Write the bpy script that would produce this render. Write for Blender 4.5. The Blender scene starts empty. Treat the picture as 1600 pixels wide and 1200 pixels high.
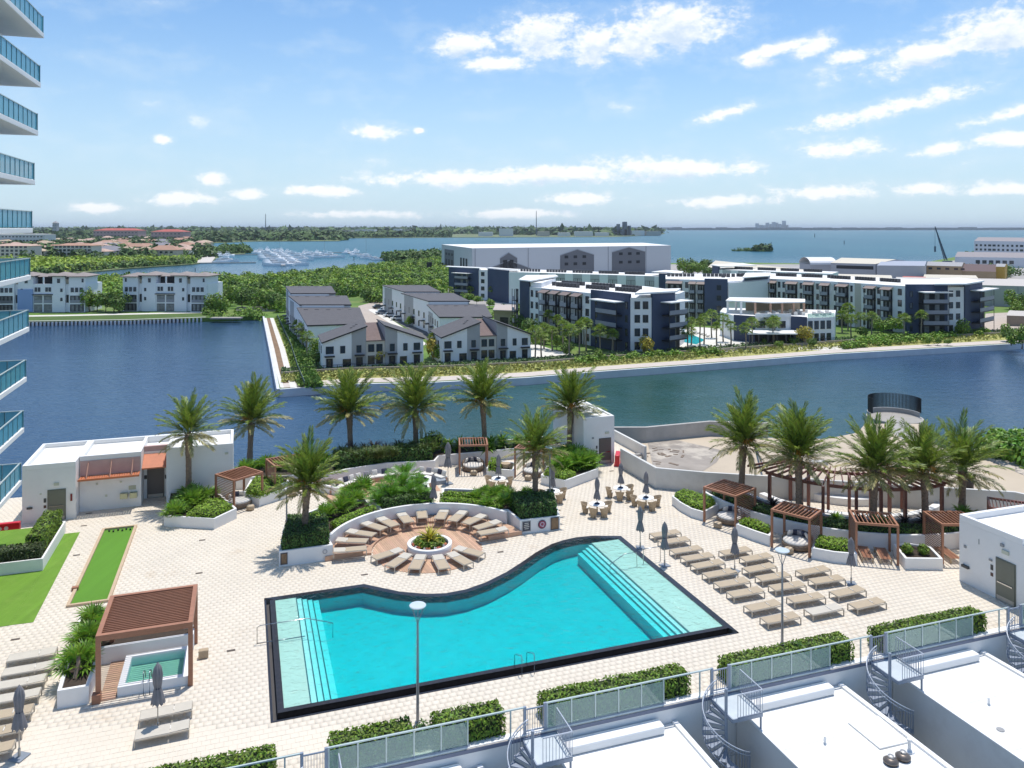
import bpy, math, random
import numpy as np
from mathutils import Vector, Matrix
R = math.radians
random.seed(7)
rng = np.random.default_rng(7)
SC = bpy.context.scene
C = SC.collection
# ------------------------------------------------------------------ camera (a level lens with shift)
FPX = 1235.0; EYE = 21.0; HZ = 356.0
cam = bpy.data.cameras.new('camera'); co = bpy.data.objects.new('camera', cam); C.objects.link(co)
co.location = (0, 0, EYE); co.rotation_euler = (R(90), 0, 0)
cam.sensor_width = 36; cam.lens = 36*FPX/1600; cam.shift_y = -(600-HZ)/1600
cam.clip_start = 0.5; cam.clip_end = 90000
SC.camera = co
SC.render.engine = 'CYCLES'
SC.view_settings.view_transform = 'Standard'; SC.view_settings.look = 'None'
SC.view_settings.exposure = 0.3; SC.view_settings.gamma = 1.0
SC.cycles.max_bounces = 8; SC.cycles.transparent_max_bounces = 16
SC.cycles.volume_bounces = 0
SC.cycles.use_denoising = True
# ------------------------------------------------------------------ sun and sky
SUN_EL = 74.0; SUN_AZ = 22.0          # azimuth clockwise from +Y
sv = Vector((math.sin(R(SUN_AZ))*math.cos(R(SUN_EL)), math.cos(R(SUN_AZ))*math.cos(R(SUN_EL)), math.sin(R(SUN_EL))))
sl = bpy.data.lights.new('sun', 'SUN'); sl.energy = 3.45; sl.angle = R(0.5); sl.color = (1.0, 0.955, 0.89)
so = bpy.data.objects.new('sun', sl); C.objects.link(so); so.rotation_euler = (-sv).to_track_quat('-Z', 'Y').to_euler()
so.location = (0, 0, 200)
W = bpy.data.worlds.new('World'); SC.world = W; W.use_nodes = True
def sky():
    nt = W.node_tree; nt.nodes.clear(); N = nt.nodes.new; K = nt.links.new
    out = N('ShaderNodeOutputWorld'); bg = N('ShaderNodeBackground'); K(bg.outputs[0], out.inputs[0])
    st = N('ShaderNodeTexSky'); st.sky_type = 'NISHITA'; st.sun_disc = False
    st.sun_elevation = R(SUN_EL); st.sun_rotation = R(SUN_AZ); st.air_density = 1.0; st.dust_density = 0.6; st.ozone_density = 2.0
    bg.inputs[1].default_value = 0.138
    # ---- cloud field, one group that is asked twice (the second time a little higher) for the lit tops and grey bases
    g = bpy.data.node_groups.new('cloud_field', 'ShaderNodeTree')
    g.interface.new_socket('P', in_out='INPUT', socket_type='NodeSocketVector')
    g.interface.new_socket('D', in_out='OUTPUT', socket_type='NodeSocketFloat')
    gn = g.nodes.new; gl = g.links.new
    gi = gn('NodeGroupInput'); go = gn('NodeGroupOutput')
    def m(op, a, b=None, c=None):
        n = gn('ShaderNodeMath'); n.operation = op
        for i, x in enumerate((a, b, c)):
            if x is None: continue
            if isinstance(x, (int, float)): n.inputs[i].default_value = x
            else: gl(x, n.inputs[i])
        return n.outputs[0]
    def noise(sc, det, off, rough=.55, yk=2.2):
        mp = gn('ShaderNodeMapping'); mp.inputs['Location'].default_value = off; mp.inputs['Scale'].default_value = (1, yk, 1)
        gl(gi.outputs[0], mp.inputs[0])
        n = gn('ShaderNodeTexNoise'); n.inputs['Scale'].default_value = sc; n.inputs['Detail'].default_value = det; n.inputs['Roughness'].default_value = rough
        gl(mp.outputs[0], n.inputs[0]); return n.outputs[0]
    blobs = [(1050,42,95,34,0),(990,70,60,24,0),(925,72,45,32,0),(845,55,62,34,.1),(725,72,48,20,0),(775,100,60,12,0),(770,278,200,13,.02),(1040,262,130,16,-.03),
             (900,272,150,15,0),(585,205,42,11,0),(1130,178,44,9,.25),(1385,170,120,12,.2),(1470,78,110,20,.15),(1570,48,75,30,0),
             (1330,88,40,10,0),(1210,78,60,9,.2),(1320,233,64,13,0),(1475,233,36,10,.1),(1580,178,60,9,.2),(1575,216,40,11,0),(155,326,36,8,0),
             (285,311,55,10,0),(332,281,24,11,0),(500,298,60,9,0),(390,302,26,8,0),(905,312,62,9,0),(800,334,110,8,0),(1130,315,80,9,.02),
             (1300,300,80,12,0),(1440,295,50,10,0),(1560,293,50,9,0),(560,335,100,7,0),(255,218,12,6,0),(1270,75,30,14,.3),(1180,98,30,8,0),(655,205,9,5,0)]
    acc = None
    for (u, v, ru, rv, tilt) in blobs:
        az = math.atan((u-800)/FPX); el = math.atan((HZ-v)/math.hypot(FPX, u-800))
        mp = gn('ShaderNodeMapping'); mp.vector_type = 'TEXTURE'
        mp.inputs['Location'].default_value = (az, el, 0); mp.inputs['Rotation'].default_value = (0, 0, tilt)
        mp.inputs['Scale'].default_value = (1.12*ru/FPX, 1.15*rv/FPX, 1)
        gl(gi.outputs[0], mp.inputs[0])
        d = gn('ShaderNodeVectorMath'); d.operation = 'LENGTH'; gl(mp.outputs[0], d.inputs[0])
        acc = d.outputs['Value'] if acc is None else m('MINIMUM', acc, d.outputs['Value'])
    blob = m('SUBTRACT', 1.0, acc); blob = m('MAXIMUM', blob, -1.2)
    n1 = noise(24, 8, (3.1, 1.7, 0), .66, 1.7); n2 = noise(9, 3, (7.7, 2.1, 0), .5)
    n3 = noise(75, 5, (1.3, 5.7, 0), .6, 1.5)
    d = m('ADD', m('ADD', m('MULTIPLY', blob, .80), m('MULTIPLY', m('SUBTRACT', n1, .5), 1.9)), m('MULTIPLY', m('SUBTRACT', n3, .5), .9))
    # loose cloud everywhere else in the sky, scattered, mostly low
    loose = m('ADD', m('MULTIPLY', m('SUBTRACT', n2, .66), 2.6), m('MULTIPLY', m('SUBTRACT', n1, .5), 1.3))
    gl(m('MAXIMUM', d, loose), go.inputs[0])
    def wm(op, a, b=None):
        n = N('ShaderNodeMath'); n.operation = op
        for i, x in enumerate((a, b)):
            if x is None: continue
            if isinstance(x, (int, float)): n.inputs[i].default_value = x
            else: K(x, n.inputs[i])
        return n.outputs[0]
    tc = N('ShaderNodeTexCoord'); sp = N('ShaderNodeSeparateXYZ'); K(tc.outputs['Generated'], sp.inputs[0])
    az = wm('ARCTAN2', sp.outputs[0], sp.outputs[1]); el = wm('ARCSINE', sp.outputs[2])
    cb = N('ShaderNodeCombineXYZ'); K(az, cb.inputs[0]); K(el, cb.inputs[1])
    cb2 = N('ShaderNodeCombineXYZ'); K(az, cb2.inputs[0]); K(wm('ADD', el, .014), cb2.inputs[1])
    g1 = N('ShaderNodeGroup'); g1.node_tree = g; K(cb.outputs[0], g1.inputs[0])
    g2 = N('ShaderNodeGroup'); g2.node_tree = g; K(cb2.outputs[0], g2.inputs[0])
    def ramp(x, a, b, lo=0., hi=1.):
        n = N('ShaderNodeMapRange'); n.interpolation_type = 'SMOOTHSTEP'
        for i, q in zip((1, 2, 3, 4), (a, b, lo, hi)): n.inputs[i].default_value = q
        K(x, n.inputs[0]); return n.outputs[0]
    alpha = ramp(g1.outputs[0], -.04, .52)
    up = ramp(el, -.005, .02)
    alpha = wm('MULTIPLY', wm('MULTIPLY', alpha, up), .93)
    lit = ramp(g2.outputs[0], .98, .05)           # thin above = top of the cloud = bright
    cm = N('ShaderNodeMix'); cm.data_type = 'RGBA'; K(lit, cm.inputs[0])
    cm.inputs[6].default_value = (4.0, 4.8, 5.8, 1); cm.inputs[7].default_value = (6.4, 6.5, 6.6, 1)
    # milky air low over the horizon
    hz = ramp(el, .0, .42, 1., 0.)
    hz = wm('POWER', hz, 2.2)
    sm = N('ShaderNodeMix'); sm.data_type = 'RGBA'; K(wm('MULTIPLY', hz, .72), sm.inputs[0])
    gm = N('ShaderNodeMix'); gm.data_type = 'RGBA'; gm.blend_type = 'MULTIPLY'; gm.inputs[0].default_value = 1.0
    K(st.outputs[0], gm.inputs[6]); gm.inputs[7].default_value = SKY_TINT
    K(gm.outputs[2], sm.inputs[6]); sm.inputs[7].default_value = (3.9, 4.9, 5.8, 1)
    wl = N('ShaderNodeMix'); wl.data_type = 'RGBA'      # thin high veil
    K(ramp(wm('SUBTRACT', g1.outputs[0], 0.0), -.55, .1, 0., .22), wl.inputs[0]); K(sm.outputs[2], wl.inputs[6]); wl.inputs[7].default_value = (4.6, 5.4, 6.0, 1)
    fm = N('ShaderNodeMix'); fm.data_type = 'RGBA'; K(alpha, fm.inputs[0]); K(wl.outputs[2], fm.inputs[6]); K(cm.outputs[2], fm.inputs[7])
    K(fm.outputs[2], bg.inputs[0])
SKY_TINT = (.62, .80, .93, 1)
sky()
# ------------------------------------------------------------------ places
def G(u, v, z=0.0):
    Y = FPX*(EYE-z)/(v-HZ); return Vector(((u-800)*Y/FPX, Y, z))
def GY(u, v, Y): return Vector(((u-800)*Y/FPX, Y, EYE-(v-HZ)*Y/FPX))
TH = R(18.7); B0 = G(423, 1130); E1 = Vector((math.cos(TH), math.sin(TH), 0)); E2 = Vector((-math.sin(TH), math.cos(TH), 0))
def D(a, b, z=0.0): return Vector((B0.x, B0.y, 0)) + E1*a + E2*b + Vector((0, 0, z))
def toD(p):
    q = p-Vector((B0.x, B0.y, 0)); return (q.dot(E1), q.dot(E2))
# ------------------------------------------------------------------ materials
MATS = {}
def mat(name, col, rough=.6, var=.12, vs=2.0, bump=0.0, bs=30.0, metal=0.0, island=0.0, spec=.5, trans=0.0, streak=None, dirt=None, coat=0.0):
    if name in MATS: return MATS[name]
    m = bpy.data.materials.new(name); m.use_nodes = True; nt = m.node_tree; N = nt.nodes.new; K = nt.links.new
    b = nt.nodes['Principled BSDF']; b.inputs['Roughness'].default_value = rough; b.inputs['Metallic'].default_value = metal
    b.inputs['Specular IOR Level'].default_value = spec; b.inputs['Coat Weight'].default_value = coat
    geo = N('ShaderNodeNewGeometry')
    no = N('ShaderNodeTexNoise'); no.inputs['Scale'].default_value = vs; no.inputs['Detail'].default_value = 5; no.inputs['Roughness'].default_value = .6
    K(geo.outputs['Position'], no.inputs['Vector'])
    if streak:
        mp = N('ShaderNodeMapping'); mp.inputs['Rotation'].default_value = (0, 0, -.326 if 'turf' in name else 0); mp.inputs['Scale'].default_value = streak; K(geo.outputs['Position'], mp.inputs[0]); K(mp.outputs[0], no.inputs['Vector'])
    mr = N('ShaderNodeMapRange'); mr.inputs[1].default_value = .25; mr.inputs[2].default_value = .75
    mr.inputs[3].default_value = 1-var; mr.inputs[4].default_value = 1+var; K(no.outputs[0], mr.inputs[0])
    hs = N('ShaderNodeHueSaturation'); hs.inputs['Color'].default_value = (*col, 1); K(mr.outputs[0], hs.inputs['Value'])
    src = hs.outputs[0]
    if island:
        i1 = N('ShaderNodeMapRange'); i1.inputs[3].default_value = 1-island; i1.inputs[4].default_value = 1+island; K(geo.outputs['Random Per Island'], i1.inputs[0])
        h2 = N('ShaderNodeHueSaturation'); K(src, h2.inputs['Color']); K(i1.outputs[0], h2.inputs['Value'])
        fr = N('ShaderNodeMath'); fr.operation = 'FRACT'; mu = N('ShaderNodeMath'); mu.operation = 'MULTIPLY'; mu.inputs[1].default_value = 17.3
        K(geo.outputs['Random Per Island'], mu.inputs[0]); K(mu.outputs[0], fr.inputs[0])
        i2 = N('ShaderNodeMapRange'); i2.inputs[3].default_value = .5-island*.05; i2.inputs[4].default_value = .5+island*.035; K(fr.outputs[0], i2.inputs[0]); K(i2.outputs[0], h2.inputs['Hue'])
        src = h2.outputs[0]
    if dirt:
        dn = N('ShaderNodeTexNoise'); dn.inputs['Scale'].default_value = dirt[1]; dn.inputs['Detail'].default_value = 8; dn.inputs['Roughness'].default_value = .7
        K(geo.outputs['Position'], dn.inputs['Vector'])
        dr = N('ShaderNodeMapRange'); dr.inputs[1].default_value = dirt[2]; dr.inputs[2].default_value = dirt[3]; dr.inputs[4].default_value = dirt[4]; K(dn.outputs[0], dr.inputs[0])
        dm = N('ShaderNodeMix'); dm.data_type = 'RGBA'; K(dr.outputs[0], dm.inputs[0]); K(src, dm.inputs[6]); dm.inputs[7].default_value = (*dirt[0], 1); src = dm.outputs[2]
    K(src, b.inputs['Base Color'])
    if bump:
        bn = N('ShaderNodeTexNoise'); bn.inputs['Scale'].default_value = bs; bn.inputs['Detail'].default_value = 4; K(geo.outputs['Position'], bn.inputs['Vector'])
        bp = N('ShaderNodeBump'); bp.inputs['Strength'].default_value = bump; bp.inputs['Distance'].default_value = .03; K(bn.outputs[0], bp.inputs['Height']); K(bp.outputs[0], b.inputs['Normal'])
    if trans:
        o = nt.nodes['Material Output']; tl = N('ShaderNodeBsdfTranslucent'); K(src, tl.inputs[0]); mx = N('ShaderNodeMixShader'); mx.inputs[0].default_value = trans
        K(b.outputs[0], mx.inputs[1]); K(tl.outputs[0], mx.inputs[2]); K(mx.outputs[0], o.inputs[0])
    MATS[name] = m; return m
white = mat('white_stucco', (.80,.79,.77), .8, .05, .5, .3, 50, dirt=((.5,.47,.42), .9, .56, .8, .2))
whiteroof = mat('white_roof_membrane', (.76,.75,.72), .7, .05, .35, .15, 20, dirt=((.50,.47,.42), .45, .50, .75, .45))
coping = mat('coping_paint', (.82,.81,.79), .6, .03, 1)
paver = mat('cream_paver', (.685,.61,.505), .75, .05, .35, .12, 40, island=.025, dirt=((.50,.37,.24), .30, .60, .74, .5))
joint = mat('paver_joint', (.60,.515,.41), .9, .1, 3)
concrete = mat('concrete', (.42,.40,.37), .85, .12, .7, .3, 12, dirt=((.22,.2,.18), .4, .5, .75, .5))
bwood = mat('brown_pergola_wood', (.35,.165,.09), .5, .16, 3, .1, 40, streak=(1,1,6), island=.1)
rwood = mat('red_brown_wood', (.19,.075,.05), .5, .16, 3, .1, 40, streak=(1,1,6), island=.1)
dwood = mat('deck_board_wood', (.52,.33,.215), .6, .12, 3, .1, 40, island=.16)
darktile = mat('black_pool_tile', (.022,.021,.026), .25, .3, 8, .15, 60)
plaster = mat('pool_plaster', (.70,.73,.68), .6, .07, 1.2, .6, 3)
nosing = mat('step_edge_tile', (.05,.12,.13), .4)
sling = mat('taupe_sling', (.43,.345,.24), .75, .06, 4, .1, 200)
slingw = mat('faded_sling', (.53,.485,.41), .75, .06, 4, .1, 200)
lframe = mat('silver_taupe_metal', (.46,.42,.36), .4, .05, 5, metal=.3)
fabric = mat('grey_canopy_fabric', (.235,.225,.235), .85, .15, 5, .3, 40)
cushw = mat('cream_cushion', (.68,.65,.60), .9, .06, 5, .2, 30)
cushd = mat('navy_cushion', (.045,.05,.085), .9, .25, 9, .2, 30)
cushg = mat('grey_cushion', (.30,.29,.31), .9, .15, 9, .2, 30)
wick = mat('tan_wicker', (.42,.32,.21), .8, .2, 20, .5, 90)
wickd = mat('brown_wicker', (.20,.15,.11), .8, .2, 20, .5, 90)
steel = mat('steel_grey_paint', (.30,.34,.41), .4, .05, 5, metal=.2)
railm = mat('pale_green_rail_paint', (.52,.60,.58), .4, .05, 5, metal=.3)
chrome = mat('stainless', (.5,.5,.5), .2, .02, 5, metal=1)
black = mat('black_metal', (.02,.02,.022), .45, .1, 5)
turf = mat('turf', (.13,.26,.02), .9, .22, 1.6, .6, 60, streak=(1,.04,1), dirt=((.20,.32,.05), 1.2, .5, .7, .5))
soil = mat('soil', (.05,.035,.025), .95, .3, 6, .6, 20)
door_g = mat('grey_green_door', (.16,.165,.13), .5, .06, 2)
door_b = mat('brown_door', (.115,.095,.085), .5, .06, 2)
redp = mat('red_plastic', (.62,.01,.02), .35, .06, 3)
terra = mat('terracotta_panel', (.50,.16,.07), .55, .1, 3)
hedge_m = mat('hedge_leaf', (.15,.25,.022), .6, .25, 3, island=.55, trans=.25)
hedge_d = mat('dark_hedge_leaf', (.065,.14,.02), .55, .3, 3, island=.55, trans=.2)
lime_m = mat('lime_leaf', (.23,.38,.03), .6, .22, 3, island=.4, trans=.25)
leaf_m = mat('broad_leaf', (.15,.30,.03), .45, .2, 3, island=.5, trans=.3)
burg = mat('burgundy_leaf', (.035,.02,.02), .5, .3, 3, island=.5, trans=.1)
frond_m = mat('palm_frond', (.20,.285,.04), .45, .3, 1.0, island=.6, trans=.25)
frond_y = mat('old_palm_frond', (.44,.40,.15), .55, .25, 1.3, island=.5, trans=.25)
rach = mat('frond_stem', (.30,.27,.09), .5, .1)
trunk_m = mat('palm_trunk', (.24,.18,.125), .9, .35, 9, .7, 30, island=.3)
fruit = mat('orange_fruit_stalk', (.62,.27,.04), .6, .2, 9)
bark = mat('tree_bark', (.14,.105,.075), .9, .3, 6, .5, 12)
core = mat('hedge_core', (.02,.035,.008), .9, .3, 5)
glassd = mat('dark_window_glass', (.025,.035,.05), .08, .1, 1, spec=.9)
def glass(name, tint, refl=.12, haze_=0.0, dif=(.5,.65,.6)):
    if name in MATS: return MATS[name]
    m = bpy.data.materials.new(name); m.use_nodes = True; nt = m.node_tree; N = nt.nodes.new; K = nt.links.new
    o = nt.nodes['Material Output']; nt.nodes.remove(nt.nodes['Principled BSDF'])
    t = N('ShaderNodeBsdfTransparent'); t.inputs[0].default_value = (*tint, 1)
    gl = N('ShaderNodeBsdfGlossy'); gl.inputs['Roughness'].default_value = .03
    df = N('ShaderNodeBsdfDiffuse'); df.inputs[0].default_value = (*dif, 1)
    lw = N('ShaderNodeLayerWeight'); lw.inputs[0].default_value = .25
    mr = N('ShaderNodeMapRange'); mr.inputs[3].default_value = refl*.5; mr.inputs[4].default_value = min(1, refl*5); K(lw.outputs['Fresnel'], mr.inputs[0])
    a = N('ShaderNodeMixShader'); a.inputs[0].default_value = haze_; K(t.outputs[0], a.inputs[1]); K(df.outputs[0], a.inputs[2])
    x = N('ShaderNodeMixShader'); K(mr.outputs[0], x.inputs[0]); K(a.outputs[0], x.inputs[1]); K(gl.outputs[0], x.inputs[2]); K(x.outputs[0], o.inputs[0])
    MATS[name] = m; return m
railglass = glass('rail_glass', (.82,.93,.87), .10, .34)
towerglass = glass('tower_glass', (.42,.72,.80), .15, .6, (.20,.60,.76))
# ------------------------------------------------------------------ mesh builder
class MB:
    def __init__(s): s.v = []; s.f = []
    def add(s, vs, fs):
        o = len(s.v); s.v.extend([tuple(x) for x in vs]); s.f.extend([tuple(i+o for i in f) for f in fs]); return s
    def box(s, c, d, rz=0.0, rot=None):
        x, y, z = d[0]/2, d[1]/2, d[2]/2
        M = rot if rot else Matrix.Rotation(rz, 3, 'Z'); c = Vector(c)
        vs = [c+M@Vector((i*x, j*y, k*z)) for k in (-1, 1) for i, j in ((-1,-1),(1,-1),(1,1),(-1,1))]
        return s.add(vs, [(3,2,1,0),(4,5,6,7),(0,1,5,4),(1,2,6,5),(2,3,7,6),(3,0,4,7)])
    def bar(s, p, q, w, h, up=Vector((0,0,1))):
        p = Vector(p); q = Vector(q); d = (q-p).normalized()
        sd = d.cross(up)
        if sd.length < 1e-4: sd = Vector((1,0,0))
        sd.normalize(); u2 = sd.cross(d); a = sd*w/2; b = u2*h/2
        return s.add([p-a-b, p+a-b, p+a+b, p-a+b, q-a-b, q+a-b, q+a+b, q-a+b], [(0,1,2,3),(7,6,5,4),(4,5,1,0),(5,6,2,1),(6,7,3,2),(7,4,0,3)])
    def tube(s, pts, r, n=6, cap=True):
        pts = [Vector(p) for p in pts]; rr = r if isinstance(r, (list, tuple)) else [r]*len(pts); o = len(s.v); m = len(pts)
        for i, p in enumerate(pts):
            d = (pts[min(i+1, m-1)]-pts[max(i-1, 0)]).normalized(); a = d.cross(Vector((0,0,1)))
            if a.length < .05: a = d.cross(Vector((0,1,0)))
            a.normalize(); b = d.cross(a)
            for k in range(n):
                t = 2*math.pi*k/n; s.v.append(tuple(p+(a*math.cos(t)+b*math.sin(t))*rr[i]))
        for i in range(m-1):
            for k in range(n):
                s.f.append((o+i*n+k, o+i*n+(k+1)%n, o+(i+1)*n+(k+1)%n, o+(i+1)*n+k))
        if cap: s.f.append(tuple(o+k for k in range(n))[::-1]); s.f.append(tuple(o+(m-1)*n+k for k in range(n)))
        return s
    def lathe(s, prof, c=(0,0,0), n=16, cap=True):
        o = len(s.v); m = len(prof)
        for (r, z) in prof:
            for k in range(n):
                t = 2*math.pi*k/n; s.v.append((c[0]+r*math.cos(t), c[1]+r*math.sin(t), c[2]+z))
        for i in range(m-1):
            for k in range(n): s.f.append((o+i*n+k, o+i*n+(k+1)%n, o+(i+1)*n+(k+1)%n, o+(i+1)*n+k))
        if cap: s.f.append(tuple(o+k for k in range(n))[::-1]); s.f.append(tuple(o+(m-1)*n+k for k in range(n)))
        return s
    def prism(s, poly, z0, z1, bottom=True):
        n = len(poly); A = sum(poly[i][0]*poly[(i+1)%n][1]-poly[(i+1)%n][0]*poly[i][1] for i in range(n))
        if A < 0: poly = poly[::-1]
        z0s = z0 if isinstance(z0, (list, tuple)) else [z0]*n; z1s = z1 if isinstance(z1, (list, tuple)) else [z1]*n
        o = len(s.v); s.v += [(p[0], p[1], z) for p, z in zip(poly, z0s)]+[(p[0], p[1], z) for p, z in zip(poly, z1s)]
        s.f.append(tuple(o+n+i for i in range(n)))
        if bottom: s.f.append(tuple(o+i for i in range(n))[::-1])
        for i in range(n): j = (i+1) % n; s.f.append((o+i, o+j, o+n+j, o+n+i))
        return s
    def strip(s, pts, th, z0, z1, closed=False):     # a wall of thickness th along a polyline (right side of travel)
        P = [Vector((p[0], p[1])) for p in pts]; n = len(P); Q = []
        for i in range(n):
            if closed: a, b = P[i-1], P[(i+1) % n]; d1 = (P[i]-a).normalized(); d2 = (b-P[i]).normalized()
            else:
                d1 = (P[i]-P[i-1]).normalized() if i > 0 else (P[1]-P[0]).normalized()
                d2 = (P[i+1]-P[i]).normalized() if i < n-1 else d1
            n1 = Vector((d1.y, -d1.x)); n2 = Vector((d2.y, -d2.x)); m = (n1+n2).normalized(); k = 1/max(.35, m.dot(n1)); Q.append(P[i]+m*th*k)
        o = len(s.v); z1s = z1 if isinstance(z1, (list, tuple)) else [z1]*n
        for i in range(n):
            for q, z in ((P[i], z0), (P[i], z1s[i]), (Q[i], z1s[i]), (Q[i], z0)): s.v.append((q.x, q.y, z))
        for i in range(n if closed else n-1):
            a = o+4*i; b = o+4*((i+1) % n)
            for k in range(4): s.f.append((a+k, b+k, b+(k+1) % 4, a+(k+1) % 4))
        if not closed: s.f.append((o, o+1, o+2, o+3)); e = o+4*(n-1); s.f.append((e+3, e+2, e+1, e))
        return s
    def mesh(s, name, m, smooth=False):
        me = bpy.data.meshes.new(name); me.from_pydata(s.v, [], s.f)
        me.materials.append(m)
        if smooth: me.polygons.foreach_set('use_smooth', [True]*len(me.polygons))
        me.update(); return me
    def build(s, name, m, parent=None, smooth=False, bevel=0.0):
        o = bpy.data.objects.new(name, s.mesh(name, m, smooth)); C.objects.link(o)
        if parent: o.parent = parent
        if bevel:
            b = o.modifiers.new('bevel', 'BEVEL'); b.width = bevel; b.segments = 2; b.limit_method = 'ANGLE'
        return o
def obj(name, me, parent=None, loc=None, rot=None, sc=None):
    o = bpy.data.objects.new(name, me); C.objects.link(o)
    if parent: o.parent = parent
    if loc is not None: o.location = loc
    if rot is not None: o.rotation_euler = rot
    if sc is not None: o.scale = sc if hasattr(sc, '__len__') else (sc, sc, sc)
    return o
def tag(o, label, cat, group=None):
    o['label'] = label; o['category'] = cat
    if group: o['group'] = group
    return o
def thing(name, label, cat, loc=(0,0,0), rz=0.0, group=None):
    o = bpy.data.objects.new(name, None); C.objects.link(o); o.location = loc; o.rotation_euler = (0, 0, rz); o.empty_display_size = .2
    return tag(o, label, cat, group)
def struct(o): o['kind'] = 'structure'; return o
def stuff(o): o['kind'] = 'stuff'; return o
KIDS = {}
def dup(root, loc, rz=0.0, label=None, sc=None, group=None):
    r = root.copy(); C.objects.link(r); r.location = loc; r.rotation_euler = (0, 0, rz)
    if sc is not None: r.scale = sc if hasattr(sc, '__len__') else (sc, sc, sc)
    if label: r['label'] = label
    if group: r['group'] = group
    if root.name not in KIDS: KIDS[root.name] = [(c, list(c.children)) for c in root.children]
    for ch, gs in KIDS[root.name]:
        c = ch.copy(); C.objects.link(c); c.parent = r
        for g in gs: d = g.copy(); C.objects.link(d); d.parent = c
    return r
def fastmesh(name, V, nper, m, smooth=False):       # V (n,nper,3): n separate faces
    n = V.shape[0]; me = bpy.data.meshes.new(name); me.vertices.add(n*nper); me.vertices.foreach_set('co', V.reshape(-1).astype(np.float32))
    me.loops.add(n*nper); me.loops.foreach_set('vertex_index', np.arange(n*nper, dtype=np.int32))
    me.polygons.add(n); me.polygons.foreach_set('loop_start', np.arange(0, n*nper, nper, dtype=np.int32))
    me.update(calc_edges=True); me.materials.append(m); return me
def leafquads(P, Nn, size, el=1.7):                 # leaf-sized quads at P facing about Nn
    n = len(P); Nn = Nn/np.maximum(1e-6, np.linalg.norm(Nn, axis=1, keepdims=True))
    r = rng.normal(size=(n, 3)); t = np.cross(Nn, r); t /= np.maximum(1e-6, np.linalg.norm(t, axis=1, keepdims=True)); b = np.cross(Nn, t)
    s = (size*(.6+.8*rng.random(n)))[:, None]; a = t*s*el*.5; b = b*s*.5
    return np.stack([P-a, P-b*.9+a*.1, P+a, P+b*.9+a*.1], axis=1)
def ellcloud(c, r, n, size, up=.35):
    d = rng.normal(size=(n, 3)); d /= np.linalg.norm(d, axis=1, keepdims=True)
    rad = rng.random(n)**.33*.35+.68; lump = 1+.16*np.sin(d[:, 0]*7+c[0])*np.cos(d[:, 1]*6+c[1]*2)+.1*np.sin(d[:, 2]*9)
    P = np.array(c)+d*np.array(r)*(rad*lump)[:, None]
    Nn = d+rng.normal(size=(n, 3))*.5; Nn[:, 2] += up
    return leafquads(P, Nn, size)
def inpoly(x, y, poly):
    ins = np.zeros(len(x), bool); n = len(poly); j = n-1
    for i in range(n):
        xi, yi = poly[i][0], poly[i][1]; xj, yj = poly[j][0], poly[j][1]
        c = ((yi > y) != (yj > y)) & (x < (xj-xi)*(y-yi)/((yj-yi) if yj != yi else 1e-9)+xi); ins ^= c; j = i
    return ins
def ptsin(poly, n):
    xs = [p[0] for p in poly]; ys = [p[1] for p in poly]; X = []; Y = []; k = 0
    while k < n:
        x = rng.uniform(min(xs), max(xs), n*2); y = rng.uniform(min(ys), max(ys), n*2); m = inpoly(x, y, poly); X.append(x[m]); Y.append(y[m]); k += m.sum()
        if len(X) > 60: break
    return np.concatenate(X)[:n], np.concatenate(Y)[:n]
def plane_z(poly, n, z, jitter): x, y = ptsin(poly, n); return np.stack([x, y, z+rng.normal(size=len(x))*jitter], axis=1)
from mathutils.geometry import tessellate_polygon
def d2(a, b): p = D(a, b); return (p.x, p.y)
def px(l, z=0.0): return [(G(u, v, z).x, G(u, v, z).y) for u, v in l]
def fill(name, outer, holes, z, m, thick=0.0):
    loops = [[Vector((x, y, z)) for x, y in L] for L in [outer]+holes]; tris = tessellate_polygon(loops)
    vs = [v for L in loops for v in L]; b = MB(); fs = []
    for t in tris:
        a, c, d = (vs[i] for i in t); n = (c-a).cross(d-a).z; fs.append(t if n > 0 else t[::-1])
    b.add(vs, fs)
    if thick:
        o = 0
        for L in loops:
            n = len(L)
            for i in range(n):
                p, q = L[i], L[(i+1) % n]; b.add([p, q, q-Vector((0,0,thick)), p-Vector((0,0,thick))], [(3,2,1,0)])
    return b.build(name, m)
# ---------------------------------------------------------------- pool outline (outer edge of the dark coping)
curve_px = [(569,914),(594,919),(625,925.5),(666,929),(697,928),(728,922),(759,911),(791,895),(816,879),(837.5,864),(862,851),(880,845),(900,840.5),(925.5,838),(970,838)]
crv = [toD(G(u, v)) for u, v in curve_px]
crv[0] = (5.61, 11.83); crv[-1] = (23.2, 13.55)
pool_out = [(0,0),(23.2,0),(23.2,13.55)]+crv[::-1][1:]+[(0,11.83)]
deck_out = [(-26,-4.15),(45,-4.15),(54,7.5),(48.3,10.5),(33.4,19.35),(30.2,21.6),(30.2,27.4),(33.6,30),(33.6,36.2),(-5,36.2),(-5,35.6),(-30,35.6),(-30,20)]
def w2(L): return [d2(a, b) for a, b in L]
deck = struct(fill('pool_deck', w2(deck_out), [w2(pool_out)], -.010, joint, .6))
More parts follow.
